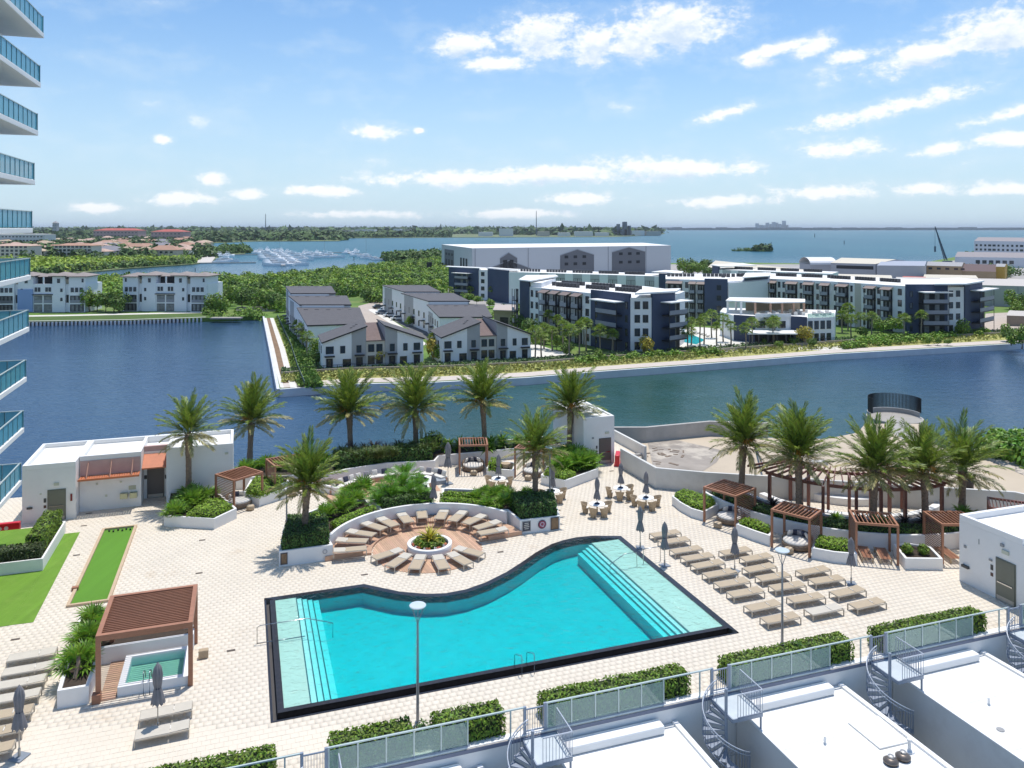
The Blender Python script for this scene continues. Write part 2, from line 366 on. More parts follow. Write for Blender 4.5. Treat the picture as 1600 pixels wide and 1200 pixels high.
# pavers: a running bond of real slabs with chamfered edges and open joints
BL, BW, GAP = .345, .33, .006
def brickfaces(cx, cy, lx, ly, z, tilt):
    n = len(cx); V = np.zeros((n, 8, 3)); ch = .003
    sx = np.array([-1,1,1,-1]); sy = np.array([-1,-1,1,1])
    for k in range(4):
        for o, (g, zz) in enumerate(((GAP/2, -.009), (GAP/2+ch, 0.))):
            V[:, o*4+k, 0] = cx+sx[k]*(lx/2-g); V[:, o*4+k, 1] = cy+sy[k]*(ly/2-g); V[:, o*4+k, 2] = z+zz+(tilt*sx[k] if o else 0)
    P = np.zeros_like(V); P[..., 0] = B0.x+E1.x*V[..., 0]+E2.x*V[..., 1]; P[..., 1] = B0.y+E1.y*V[..., 0]+E2.y*V[..., 1]; P[..., 2] = V[..., 2]; return P
def idxmesh(name, P, faces, m):
    n, k, _ = P.shape; F = np.array(faces, np.int32); nf = len(F)
    me = bpy.data.meshes.new(name); me.vertices.add(n*k); me.vertices.foreach_set('co', P.reshape(-1).astype(np.float32))
    I = (F[None]+(np.arange(n)*k)[:, None, None]).reshape(-1).astype(np.int32); me.loops.add(len(I)); me.loops.foreach_set('vertex_index', I)
    me.polygons.add(n*nf); me.polygons.foreach_set('loop_start', np.arange(0, n*nf*4, 4, dtype=np.int32)); me.update(calc_edges=True); me.materials.append(m); return me
BF = [(4,5,6,7),(0,1,5,4),(1,2,6,5),(2,3,7,6),(3,0,4,7)]
rows = []
for j in range(-13, 112):
    b = (j+.5)*BW; off = (j % 2)*BL/2
    x = np.arange(-26+off, 55, BL); y = np.full_like(x, b); L = np.full_like(x, BL)
    keep = inpoly(x, y, deck_out)
    if 0 < b < 13.55:                                   # trim against the straight pool sides
        for edge, lim in ((0.0, 11.83), (23.2, 13.6)):
            if b > lim: continue
            sd = (x-BL/2 < edge) & (x+BL/2 > edge)
            if edge == 0: hi = edge; L = np.where(sd, hi-(x-BL/2), L); x = np.where(sd, (x-BL/2+hi)/2, x)
            else: hi = x+BL/2; L = np.where(sd, hi-edge, L); x = np.where(sd, (hi+edge)/2, x)
    keep &= ~inpoly(x, y, pool_out) & (L > .06)
    rows.append(np.stack([x[keep], y[keep], L[keep]], 1))
A = np.concatenate(rows)
A = A[~((A[:, 0] > -9.2) & (A[:, 0] < -3.3) & (A[:, 1] > 4.3) & (A[:, 1] < 8.9))]
wx = B0.x+E1.x*A[:, 0]+E2.x*A[:, 1]; wy = B0.y+E1.y*A[:, 0]+E2.y*A[:, 1]
uu = 800+wx/wy*FPX; vv = HZ+FPX*EYE/wy
infr = (uu > 5) & (uu < 1595) & (vv < 1195) & (A[:, 1] > -2.6) & (np.abs(A[:, 2]-BL) < .01)
order = np.argsort(np.where(infr, wy, 1e9))[:300]
pm = bpy.data.meshes.new('paver'); pv = brickfaces(np.array([0.]), np.array([0.]), np.array([BL]), BW, 0., np.array([0.]))[0]
pv0 = [(s*(BL/2-g), t*(BW/2-g), z) for g, z in ((GAP/2, -.009), (GAP/2+.003, 0)) for s, t in ((-1,-1),(1,-1),(1,1),(-1,1))]
pm.from_pydata(pv0, [], BF); pm.materials.append(mat('cream_paver_single', (.685,.61,.505), .75, .05, .35, .12, 40, dirt=((.50,.37,.24), .30, .60, .74, .5)))
for i in order:
    p = D(A[i, 0], A[i, 1], rng.normal()*.0012); obj('paver', pm, deck, p, (rng.normal()*.004, rng.normal()*.004, TH))
rest = np.ones(len(A), bool); rest[order] = False; Q = A[rest]
o = obj('paver_field', idxmesh('paver_field', brickfaces(Q[:, 0], Q[:, 1], Q[:, 2], BW, rng.normal(size=len(Q))*.0012, rng.normal(size=len(Q))*.0012), BF, paver), deck); stuff(o)
# ---------------------------------------------------------------- the pool
pool = thing('swimming_pool', 'large freeform turquoise swimming pool with black tile edge in the paved deck', 'swimming pool', D(0,0,0))
WZ = .06
def offset(poly, d):
    n = len(poly); out = []
    A_ = sum(poly[i][0]*poly[(i+1)%n][1]-poly[(i+1)%n][0]*poly[i][1] for i in range(n)); sg = 1 if A_ > 0 else -1
    for i in range(n):
        p, c, q = (Vector(poly[(i+k) % n]) for k in (-1, 0, 1)); a = (c-p).normalized(); b = (q-c).normalized()
        na = Vector((-a.y, a.x))*sg; nb = Vector((-b.y, b.x))*sg; m = (na+nb).normalized(); dd = d[i] if isinstance(d, list) else d
        out.append(tuple(c+m*dd/max(.4, m.dot(na))))
    return out
# inner water line: front wall 0.8 in, left .55 in, the others .35
inn = offset(pool_out, .35); inn[0] = (.58,.80); inn[1] = (22.85,.80); inn[-1] = (.58, 11.48)
def pp(o): o.parent = pool; o.location = -D(0,0,0); return o
back = [i for i in range(1, len(pool_out))]
b = MB(); cop_o = w2(pool_out[1:]); cop_i = w2(inn[1:])
for i in range(len(cop_o)-1):
    a0, a1, c0, c1 = cop_o[i], cop_o[i+1], cop_i[i], cop_i[i+1]; z = .045
    b.add([(a0[0],a0[1],z),(a1[0],a1[1],z),(c1[0],c1[1],z),(c0[0],c0[1],z)], [(0,1,2,3)])
    b.add([(a0[0],a0[1],-.03),(a1[0],a1[1],-.03),(a1[0],a1[1],z),(a0[0],a0[1],z)], [(3,2,1,0)])
    b.add([(c0[0],c0[1],-.35),(c1[0],c1[1],-.35),(c1[0],c1[1],z),(c0[0],c0[1],z)], [(0,1,2,3)])
pp(b.build('coping', darktile))
b = MB()                                               # overflow wall in front and at the left, with a trough outside it
def lq(pts, flip=False): b.add([D(*p) for p in pts], [(0,1,2,3)[::-1] if flip else (0,1,2,3)])
b.prism(w2([(.30,.52),(22.9,.52),(22.9,.80),(.58,.80)]), -.45, WZ+.004)
b.prism(w2([(.30,.52),(.58,.80),(.58,11.48),(.30,11.48)]), -.45, WZ+.003)
pp(b.build('overflow_wall', mat('black_overflow_tile', (.03,.024,.022), .12, .35, 5, .3, 30)))
b = MB()
b.prism(w2([(.03,.03),(23.0,.03),(23.0,.51),(.29,.51)]), -.45, -.22); b.prism(w2([(.03,.03),(.29,.51),(.29,11.5),(.03,11.5)]), -.45, -.20)
pp(b.build('overflow_trough', mat('wet_dark_gravel', (.07,.065,.065), .7, .5, 25, 1.0, 25, island=.2)))
b = MB(); b.strip(w2([(0,11.8),(0,0),(23.2,0)]), -.10, -.45, .012)
pp(b.build('trough_rim', darktile))
ic = inn; floor = []
b = MB(); n = len(ic)
for i in range(n):
    p, q = d2(*ic[i]), d2(*ic[(i+1) % n]); b.add([(p[0],p[1],-1.1),(q[0],q[1],-1.1),(q[0],q[1],-.3 if i not in (0, n-1) else .0),(p[0],p[1],-.3 if i not in (0, n-1) else .0)], [(0,1,2,3)])
pp(b.build('basin_wall', plaster))
pp(fill('basin_floor', w2(ic), [], -1.02, plaster))
LX0, LX1, RX0, RX1 = 1.76, 2.70, 20.82, 19.66
for nm, x0, edge, top, sgn in (('left', .58, LX0, 11.48, 1), ('right', 22.85, RX0, 13.2, -1)):
    b = MB(); b2 = MB(); c = MB(); z = -.015
    for k in range(5):
        e = edge+sgn*k*.30; zz = z-k*.075
        lo, hi = sorted((x0, e)); ytop = top if (sgn > 0 or k == 0) else 13.2-.14*k
        (b2 if k else b).prism(w2([(lo,.80),(hi,.80),(hi,ytop),(lo,ytop)]), -1.01, zz-.0007*k)
        q = sorted((e-sgn*.06, e)); c.prism(w2([(q[0],.80),(q[1],.80),(q[1],ytop-.02),(q[0],ytop-.02)]), zz-.03, zz+.006) if k < 4 else 0
    pp(b.build('sun_shelf', mat('shelf_plaster', (.56,.60,.50), .6, .06, 2, .3, 6))); pp(b2.build('pool_steps', plaster)); pp(c.build('step_edge', nosing))
# water body: clear surface, absorbing volume
def poolwater(name, dens, col, wave=.6):
    m = bpy.data.materials.new(name); m.use_nodes = True; nt = m.node_tree; N = nt.nodes.new; K = nt.links.new
    o = nt.nodes['Material Output']; nt.nodes.remove(nt.nodes['Principled BSDF'])
    t = N('ShaderNodeBsdfTransparent'); gl = N('ShaderNodeBsdfGlossy'); gl.inputs['Roughness'].default_value = .04
    fr = N('ShaderNodeFresnel'); fr.inputs[0].default_value = 1.33; x = N('ShaderNodeMixShader')
    geo = N('ShaderNodeNewGeometry'); n1 = N('ShaderNodeTexNoise'); n1.inputs['Scale'].default_value = 2.6; n1.inputs['Detail'].default_value = 6; n1.inputs['Distortion'].default_value = .8; K(geo.outputs['Position'], n1.inputs[0])
    bp = N('ShaderNodeBump'); bp.inputs['Strength'].default_value = wave; bp.inputs['Distance'].default_value = .22; K(n1.outputs[0], bp.inputs['Height']); K(bp.outputs[0], gl.inputs['Normal']); K(bp.outputs[0], fr.inputs['Normal'])
    bf = N('ShaderNodeMath'); bf.operation = 'SUBTRACT'; bf.inputs[0].default_value = 1.0; K(geo.outputs['Backfacing'], bf.inputs[1]); mf = N('ShaderNodeMath'); mf.operation = 'MULTIPLY'; K(fr.outputs[0], mf.inputs[0]); K(bf.outputs[0], mf.inputs[1]); K(mf.outputs[0], x.inputs[0]); K(t.outputs[0], x.inputs[1]); K(gl.outputs[0], x.inputs[2]); K(x.outputs[0], o.inputs[0])
    va = N('ShaderNodeVolumeAbsorption'); va.inputs[0].default_value = (*col, 1); va.inputs[1].default_value = dens; K(va.outputs[0], o.inputs['Volume']); return m
pw = poolwater('pool_water', 2.1, (0.0, .925, .942))
wi = offset(ic, .003); b = MB(); b.prism(w2(wi), -1.015, WZ); pp(b.build('water', pw))
# handrails of the pool
def rail3(pts, r=.022, n=6):
    return MB().tube(pts, r, n)
def handrail(label, pts_list):
    t = thing('handrail', label, 'handrail', (pts_list[0][0].x, pts_list[0][0].y, 0), 0, 'handrails of the pool'); 
    for pts in pts_list:
        o = rail3([p-Vector((pts_list[0][0].x, pts_list[0][0].y, 0)) for p in pts]).build('rail', chrome, t, True)
for i, a in enumerate((11.25, 11.25+.62)):
    y = 1.35
    t = handrail('bent steel pool ladder rail at the front edge, '+('the left one of the pair', 'the right one of the pair')[i], [[D(a,-.12,0),D(a,-.12,.86),D(a,-.02,.92),D(a,.8,.55),D(a,.95,.45),D(a,.95,-.3)]])
handrail('long thin steel handrail crossing the left shallow shelf of the pool', [[D(-.45,6.9,0),D(-.45,6.9,.82),D(-.3,6.9,.9),D(2.0,6.9,.9),D(3.3,6.9,.45),D(3.3,6.9,-.3)],[D(-.45,6.9,.02),D(1.9,6.9,-.0)]])
handrail('short steel handrail over the right steps of the pool', [[D(20.2,9.0,-.5),D(20.2,9.0,.35),D(21.2,9.0,.85),D(22.0,9.0,.85),D(22.05,9.0,-.1)]])
handrail('square steel handrail at the right edge of the pool', [[D(22.6,9.2,-.1),D(22.6,9.2,.85),D(22.65,9.2,.9),D(23.75,9.2,.9),D(23.8,9.2,.85),D(23.8,9.2,0)]])
# ---------------------------------------------------------------- deck drains
dm = MB(); dm.box((0,0,.004), (.40,.18,.008))
for k in range(7): dm.box((-.16+k*.053,0,.010), (.02,.15,.006))
dme = dm.mesh('drain_grate', mat('bronze_grate', (.10,.075,.055), .5, .1))
for i, (u, v, w) in enumerate([(131,821.5,'by the front of the left planter'),(119.5,867.5,'beside the long lawn strip'),(316,844,'in the open paving right of the putting green'),(311,895.5,'behind the large spa pergola'),(24,999,'above the left loungers'),(361,1016.5,'between the spa and the pool'),(569.5,898,'at the front of the round wooden deck'),(782,862.5,'near the curved pool edge and the palm shadow'),(872,797.5,'beside the sign planter'),(955.5,736,'by the lift house door'),(980,786,'between the dining tables'),(139,802,'near the white building wall')]):
    tag(obj('drain_grate', dme, None, G(u, v, .001), (0,0,TH)), 'small bronze floor drain '+w, 'drain', 'drains in the deck')
# ---------------------------------------------------------------- front railing
rail = thing('glass_railing', 'long pale green railing with glass panels along the front edge of the deck', 'railing', D(0,-4.15,0))
def lp(o, t=None): o.parent = t or rail; o.location = -(t or rail).location; return o
RB = -4.15; pm_ = MB(); pm_.box((0,0,.56), (.06,.05,1.08)); postme = pm_.mesh('post', railm)
gate_a = [18.9+8.95*k for k in range(-3, 4)]
for ga in gate_a:
    e0 = ga+1.0; e1 = ga+8.95-2.45
    for k in range(6):
        a = e0+(e1-e0)*k/5; obj('post', postme, rail, D(a, RB, 0)-rail.location, (0,0,TH))
    for k in range(5):
        a = e0+(e1-e0)*(k+.5)/5; w = (e1-e0)/5-.07
        lp(MB().box(D(a, RB, .55), (w, .012, .92), TH).build('glass_panel', railglass))
    lp(MB().bar(D(e0-.1, RB, 1.12), D(ga+8.95, RB, 1.12), .07, .05).build('top_rail', railm))
    lp(MB().bar(D(e0-.1, RB-.002, .045), D(e1+.1, RB-.002, .045), .09, .07).build('base_channel', steel))
    obj('post', postme, rail, D(ga-.62, RB, 0)-rail.location, (0,0,TH))
# fascia and kerb of the deck edge
f = MB(); f.prism(w2([(-26,RB-.16),(48,RB-.16),(48,RB-.001),(-26,RB-.001)]), -.17, -.02); o = f.build('deck_edge_fascia', mat('slate_fascia', (.16,.18,.25), .5, .08)); struct(o)
f = MB(); f.prism(w2([(-26,RB-.10),(48,RB-.10),(48,RB-.03+.25),(-26,RB-.03+.25)]), -.018, .03); struct(f.build('deck_kerb', coping))
# white block below (party walls and roofs of the terrace rooms under the deck)
f = MB(); f.prism(w2([(-26,RB-.12),(48,RB-.12),(48,RB-.01),(-26,RB-.01)]), -8, -.175); struct(f.build('deck_substructure', white))
ords = ['leftmost, only its corner at the bottom edge', 'second from the left, in front of the pool', 'second from the right, with two dark round vents', 'rightmost, cut by the right edge']
for k in range(-2, 4):
    aR = 16.99+8.95*k; aL = aR-5.85; bt = RB-.16
    if k < -1: continue
    t = thing('white_roof', 'flat white terrace roof below the railing, '+ords[min(k+1, 3)], 'roof', D(aL, bt, -.8), 0, 'flat roofs below the railing')
    def rp(m_, name, mt, bev=.02): o = m_.build(name, mt, t, False, bev); o.location = -t.location; return o
    rp(MB().prism(w2([(aL,bt-14),(aR,bt-14),(aR,bt),(aL,bt)]), -8, -.8, False), 'roof_slab', whiteroof, 0)
    rp(MB().prism(w2([(aR-.22,bt-14),(aR+.02,bt-14),(aR+.02,bt-.02),(aR-.22,bt-.02)]), -.82, -.70), 'edge_curb', coping)
    rp(MB().prism(w2([(aL-.02,bt-14),(aL+.16,bt-14),(aL+.16,bt-.02),(aL-.02,bt-.02)]), -.82, -.74), 'edge_curb', coping)
    rp(MB().prism(w2([(aL+.2,bt-.62),(aR-.9,bt-.62),(aR-.9,bt-.02),(aL+.2,bt-.02)]), -.795, -.42), 'ledge', coping, .08)
    for sb in (3.1, 6.2, 9.3): rp(MB().prism(w2([(aL+.18,bt-sb),(aR-.24,bt-sb),(aR-.24,bt-sb+.07),(aL+.18,bt-sb+.07)]), -.81, -.794), 'membrane_seam', mat('membrane_seam', (.68,.67,.64), .6, .08, 1), 0)
    rp(MB().lathe([(.16,0),(.16,.03),(.1,.035)], (D(aL+1.0,bt-5).x,D(aL+1.0,bt-5).y,-.8), 14), 'roof_drain', mat('drain_grey', (.3,.3,.3)), 0)
def vent(label, a, b, kind):
    t = thing('roof_vent', label, 'vent', D(a, b, -.8), TH, 'vents on the flat roofs')
    if kind == 'pipe':
        MB().lathe([(.05,0),(.05,.32)], n=10).build('pipe', coping, t); MB().lathe([(.09,0),(.055,.06)], n=10).build('flashing', whiteroof, t)
    elif kind == 'cone':
        MB().lathe([(.22,0),(.2,.05),(.07,.10),(.06,.42),(.10,.44),(.10,.52),(.02,.55)], n=14).build('pipe', white, t)
    else:
        MB().lathe([(.26,0),(.26,.06),(.30,.08),(.30,.14),(.16,.24),(.02,.27)], n=18).build('cap', mat('bronze_cap', (.18,.15,.13), .4, .2, 5, metal=.5), t, True)
        MB().lathe([(.12,.24),(.12,.33),(.02,.35)], n=12).build('cowl', mat('zinc', (.4,.39,.38), .4, .1, metal=.6), t)
def vz(u, v): return toD(G(u, v, -.8))
vent('small white pipe vent on the roof with the hatch', *vz(1289,1162), 'pipe'); vent('small white pipe vent on the rightmost roof', *vz(1545,1101), 'pipe')
vent('white cone vent beside the roof hatch', *vz(1421,1174), 'cone'); vent('round bronze roof vent, the lower left of the two', *vz(1392,1193), 'cap'); vent('round bronze roof vent, the upper right of the two', *vz(1411,1186), 'cap')
h = [vz(1325,1131), vz(1375,1172), vz(1421,1161), vz(1372,1120)]
tag(MB().prism(w2(h), -.8, -.73).build('roof_hatch', whiteroof, None, False, .02), 'flat rectangular white hatch pad on the second roof from the right', 'hatch')
# ---------------------------------------------------------------- gates, platforms and spiral stairs
def make_stair(ga, label, glabel):
    g = thing('gate', glabel, 'gate', D(ga, RB, 0), TH, 'gates in the railing')
    for k, x in enumerate((0.0, .9)): MB().box((x, 0, .55), (.12,.09,1.2)).build('gate_post', steel, g)
    for z in (.12, 1.02): MB().box((.45, 0, z), (.78,.04,.05)).build('gate_rail', steel, g)
    bm = MB().box((0,0,.57), (.018,.018,.88)).mesh('bar', steel)
    for k in range(7): obj('bar', bm, g, (.12+k*.11, 0, 0))
    t = thing('spiral_stair', label, 'staircase', D(ga, RB, 0), TH, 'spiral stairs below the gates')
    # platform, in local x along the railing, y away from it (negative is towards the roofs)
    x0, x1, y0, y1 = -.15, 1.35, -1.85, -.2
    MB().box(((x0+x1)/2, (y0+y1)/2, -.10), (x1-x0, y1-y0, .05)).build('platform', mat('light_steel_plate', (.50,.55,.58), .5, .1), t)
    fr = MB(); 
    for p, q in (((x0,y0),(x1,y0)),((x1,y0),(x1,y1)),((x0,y1),(x1,y1)),((x0,y0),(x0,y1))): fr.bar((p[0],p[1],-.13), (q[0],q[1],-.13), .05, .16)
    fr.build('platform_frame', steel, t)
    for p, q in (((x1,y1),(x1,y0)),((x1,y0),(x0+.25,y0))): MB().bar((p[0],p[1],.95), (q[0],q[1],.95), .04, .04).build('top_rail', lframe_s, t); MB().bar((p[0],p[1],-.02), (q[0],q[1],-.02), .03, .03).build('bottom_rail', lframe_s, t)
    bm = MB().box((0,0,.46), (.018,.018,.98)).mesh('baluster', steel)
    for k in range(12): obj('baluster', bm, t, (x1, y1+(y0-y1)*k/11, 0))
    for k in range(1, 10): obj('baluster', bm, t, (x1-(x1-x0-.25)*k/9, y0, 0))
    MB().tube([(x1-.05,y0+.05,-.15),(x1-.05,y0+.05,-8)], .05).build('support_post', steel, t)
    cx, cy, r = -.15, -1.35, 1.0
    MB().tube([(cx,cy,-8),(cx,cy,1.0)], .07, 8).build('centre_pole', steel, t)
    n = 26; a0 = R(80); da = R(19.5); dz = -.19
    for k in range(n):
        a = a0+da*k; z = -.12+dz*(k+.6); a2 = a+da*1.12
        MB().prism([(cx+.05*math.cos(a), cy+.05*math.sin(a)), (cx+r*math.cos(a), cy+r*math.sin(a)), (cx+r*math.cos(a2), cy+r*math.sin(a2)), (cx+.05*math.cos(a2), cy+.05*math.sin(a2))], z-.035, z).build('tread', steel, t)
    for dr, zz, rr in ((.0, .95, .028), (.0, .80, .018), (.0, -.1, .03)):
        pts = [(cx+(r+dr)*math.cos(a0+da*k/2), cy+(r+dr)*math.sin(a0+da*k/2), -.12+dz*k/2+zz) for k in range(2*n)]
        MB().tube(pts, rr, 6).build('handrail' if zz > 0 else 'stringer', lframe_s if zz > 0 else steel, t, True)
    bm = MB().box((0,0,.42), (.018,.018,1.0)).mesh('baluster', steel)
    for k in range(2*n): a = a0+da*k/2; obj('baluster', bm, t, (cx+r*math.cos(a), cy+r*math.sin(a), -.12+dz*k/2))
lframe_s = mat('pale_steel_rail', (.52,.55,.60), .35, .05, 5, metal=.3)
sl_ = ['beside the leftmost flat roof', 'between the left flat roof and the middle one, before the pool corner', 'between the two big flat roofs', 'at the right edge beside the rightmost roof']
for i, k in enumerate((-2, -1, 0, 1, 2)):
    ga = 18.9+8.95*k-.0
    nm = ['at the bottom left corner by the first clipped hedge', 'below the lamp post hedge', 'in front of the right pool corner', 'between the two right hedges', 'near the right white block'][i]
    make_stair(ga, 'grey spiral stair with platform '+nm, 'grey barred railing gate '+nm)
# ================================================================ planting
def leafpart(name, V, m, parent=None, loc=None):
    o = bpy.data.objects.new(name, fastmesh(name, V, 4, m)); C.objects.link(o)
    if parent: o.parent = parent; o.location = -Vector(parent.location)
    return o
def hedge(poly, z0, z1, label, m=hedge_m, dens=170, size=.085, loc=None, name='hedge', cat='hedge', round_=.12, group=None, lump=.04):
    c = Vector((sum(p[0] for p in poly)/len(poly), sum(p[1] for p in poly)/len(poly), z0))
    t = thing(name, label, cat, c, 0, group)
    def z(o): o.location = -c; return o
    inner = offset([tuple(p) for p in poly], .10)
    o = MB().prism(inner, z0, z1-.09).build('branches', core, t); o.location = -c
    n = len(poly); Ps = []; Ns = []
    A_ = abs(sum(poly[i][0]*poly[(i+1)%n][1]-poly[(i+1)%n][0]*poly[i][1] for i in range(n)))/2
    k = int(A_*dens); x, y = ptsin(poly, k)
    # rounded shoulders: height falls off near the border
    dmin = np.full(len(x), 9.)
    for i in range(n):
        a = np.array(poly[i]); b = np.array(poly[(i+1) % n]); ab = b-a; L2 = (ab**2).sum()+1e-9; s = np.clip(((x-a[0])*ab[0]+(y-a[1])*ab[1])/L2, 0, 1)
        dmin = np.minimum(dmin, np.hypot(x-a[0]-s*ab[0], y-a[1]-s*ab[1]))
    zz = z1-np.maximum(0, round_-dmin)**2/max(round_, .01)*.9+lump*np.sin(x*2.3+y*1.7)*np.sin(x*.9-y*3.1)+rng.normal(size=len(x))*.025
    Ps.append(np.stack([x, y, zz], 1)); q = rng.normal(size=(len(x), 3))*.45; q[:, 2] += 1; Ns.append(q)
    sg = 1 if sum(poly[i][0]*poly[(i+1)%n][1]-poly[(i+1)%n][0]*poly[i][1] for i in range(n)) > 0 else -1
    for i in range(n):
        a = Vector(poly[i]); b = Vector(poly[(i+1) % n]); L = (b-a).length; k = int(L*(z1-z0)*dens)
        if k < 1: continue
        s = rng.random(k); h = rng.random(k); nn = Vector(((b-a).y, -(b-a).x)).normalized()*sg
        off = .02-.10*np.maximum(0, h-.85)/.15+rng.normal(size=k)*.03
        P = np.stack([a.x+(b.x-a.x)*s+nn.x*off, a.y+(b.y-a.y)*s+nn.y*off, z0+(z1-z0)*h], 1)
        q = rng.normal(size=(k, 3))*.45+np.array([nn.x, nn.y, .35]); Ps.append(P); Ns.append(q)
    V = leafquads(np.concatenate(Ps), np.concatenate(Ns), size)
    leafpart('foliage', V, m, t); return t
def hd(a0, a1, b0, b1): return w2([(a0,b0),(a1,b0),(a1,b1),(a0,b1)])
hl = 'clipped hedge along the glass railing, '
HG = 'clipped hedges along the railing'
hedge(hd(-7.2,.05,-3.85,-2.85), 0, .95, hl+'the leftmost, cut by the bottom edge of the photo', group=HG)
hedge(hd(2.15,5.35,-3.85,-2.85), 0, .95, hl+'just left of the tall front lamp post', group=HG)
hedge(hd(6.25,9.15,-3.95,-2.9), 0, .97, hl+'just right of the tall front lamp post', group=HG)
hedge(hd(11.0,17.95,-3.9,-2.9), 0, .95, hl+'in front of the middle of the pool', group=HG)
hedge(hd(20.0,26.95,-4.0,-2.95), 0, .95, hl+'with the right lamp post behind it', group=HG)
hedge(hd(28.75,35.5,-4.0,-3.0), 0, .95, hl+'nearest the right white block', group=HG)
def ellbush(c, r, label, m, n=500, size=.09, name='shrub', cat='shrub', group=None, z=0.0):
    t = thing(name, label, cat, c, 0, group)
    o = MB().lathe([(r[0]*.1,-r[2]*.6),(r[0]*.6,-r[2]*.4),(r[0]*.72,.0),(r[0]*.5,r[2]*.5),(.02,r[2]*.7)], (0,0,r[2]), 10).build('branches', core, t, True); 
    o = bpy.data.objects.new('foliage', fastmesh('foliage', ellcloud((0,0,r[2]), r, n, size), 4, m)); C.objects.link(o); o.parent = t; return t
ellbush(D(5.8,-3.35,.0), (.42,.42,.42), 'small round dark shrub in the hedge gap by the front lamp post', hedge_d, 500, .07)
ellbush(D(24.1,-3.4,.55), (.32,.32,.28), 'small round dark shrub on the hedge at the right lamp post', hedge_d, 300, .07)
# ---- planters
def planter(poly, z1, label, th=.16, soilz=None, z0=-.03, group=None, m=white):
    c = Vector((sum(p[0] for p in poly)/len(poly), sum(p[1] for p in poly)/len(poly), 0)); t = thing('planter', label, 'planter', c, 0, group)
    poly = [tuple(p) for p in poly]; A_ = sum(poly[i][0]*poly[(i+1)%len(poly)][1]-poly[(i+1)%len(poly)][0]*poly[i][1] for i in range(len(poly)))
    if A_ > 0: poly = poly[::-1]
    b = MB().strip(poly, th, z0, z1, True).build('wall', m, t, False, .015); b.location = -c
    inn_ = offset(poly, th*.9); o = MB().prism(inn_, -.02, (soilz if soilz is not None else z1-.10)).build('soil', soil, t); o.location = -c
    return t
def fan_mesh(name, m, nl=16, L=.75, nb=13, stem=.55, up=(15, 80)):
    Q = []
    for i in range(nl):
        az = i*2.39996+rng.normal()*.2; el = R(up[0]+(up[1]-up[0])*((i+.5)/nl)+rng.normal()*6); d = np.array([math.cos(az)*math.cos(el), math.sin(az)*math.cos(el), math.sin(el)]); sd = np.array([-math.sin(az), math.cos(az), 0.])
        s = stem*(.7+.5*rng.random()); p = d*s; w = sd*.012; Q.append([-w, w, p+w, p-w]); nrm = np.cross(sd, d)
        for k in range(nb):
            a = R(-105+210*k/(nb-1)); dr = d*math.cos(a)+sd*math.sin(a)-np.array([0, 0, .18]); l = L*(.75+.25*math.cos(a))*(.85+.3*rng.random()); e = np.cross(nrm, dr); e = e/np.linalg.norm(e)*.035*L/.6
            Q.append([p, p+dr*l*.5+e, p+dr*l-np.array([0,0,.12*l]), p+dr*l*.5-e])
    return fastmesh(name, np.array(Q), 4, m)
def blade_mesh(name, m, n=60, L=.9, w=.05, up=(25, 85), droop=.5, lob=False):
    Q = []
    for i in range(n):
        az = i*2.39996+rng.normal()*.3; el = R(up[0]+(up[1]-up[0])*((i+.5)/n)); l = L*(.75+.4*rng.random()); sd = np.array([-math.sin(az), math.cos(az), 0.]); p = np.zeros(3); e = el; ws = [.5, 1, .7, .05]
        for k in range(3):
            q = p+np.array([math.cos(az)*math.cos(e), math.sin(az)*math.cos(e), math.sin(e)])*l/3; a = sd*w*ws[k]*.5; b = sd*w*ws[k+1]*.5; Q.append([p-a, p+a, q+b, q-b]); p = q; e -= droop
    return fastmesh(name, np.array(Q), 4, m)
def phil_mesh(name, m, nl=34, L=.75):                # big deeply cut leaves on long stalks
    Q = []
    for i in range(nl):
        az = i*2.39996+rng.normal()*.3; el = R(15+65*((i+.5)/nl)+rng.normal()*8); d = np.array([math.cos(az)*math.cos(el), math.sin(az)*math.cos(el), math.sin(el)]); sd = np.array([-math.sin(az), math.cos(az), 0.])
        s = .55+.45*rng.random(); p = d*s; w = sd*.015; Q.append([-w, w, p+w, p-w]); dd = d*.8+np.array([0, 0, -.45]); dd /= np.linalg.norm(dd)
        for k in range(9):
            t = k/8; c = p+dd*L*.8*t; l = L*.45*math.sin(math.pi*(.15+.8*t)); 
            for sg in (-1, 1):
                tip = c+sd*sg*l+dd*l*.4-np.array([0, 0, .15*l]); h = dd*.05; Q.append([c-h*.5, c+h*.6, tip+h*.2, tip-h*.3])
        Q.append([p-sd*.03, p+sd*.03, p+dd*L+sd*.01, p+dd*L-sd*.01])
    return fastmesh(name, np.array(Q), 4, m)
FAN = [fan_mesh('fan_leaves', leaf_m) for _ in range(3)]; FANY = [fan_mesh('fan_leaves', lime_m) for _ in range(2)]
SPK = [blade_mesh('blades', burg, 60, 1.1, .09) for _ in range(2)]; GRS = [blade_mesh('blades', mat('grass_blade', (.10,.14,.03), .6, .2, 3, island=.5, trans=.2), 110, .8, .035, (40, 88), .35) for _ in range(2)]
CYC = blade_mesh('fronds', mat('golden_cycad_leaf', (.42,.38,.03), .5, .2, 3, island=.4, trans=.2), 46, 1.0, .11, (10, 80), .32); PHI = [phil_mesh('large_leaves', mat('philodendron_leaf', (.11,.26,.02), .4, .2, 3, island=.4, trans=.3)) for _ in range(2)]
BRD = [blade_mesh('blades', leaf_m, 90, .75, .12, (5, 85), .35) for _ in range(2)]
def plant(me, p, s, label, name='plant', cat='plant', group=None, z=None):
    o = obj(name, me, None, p, (0, 0, rng.uniform(0, 6.28)), s); o.location = p
    return tag(o, label, cat, group)
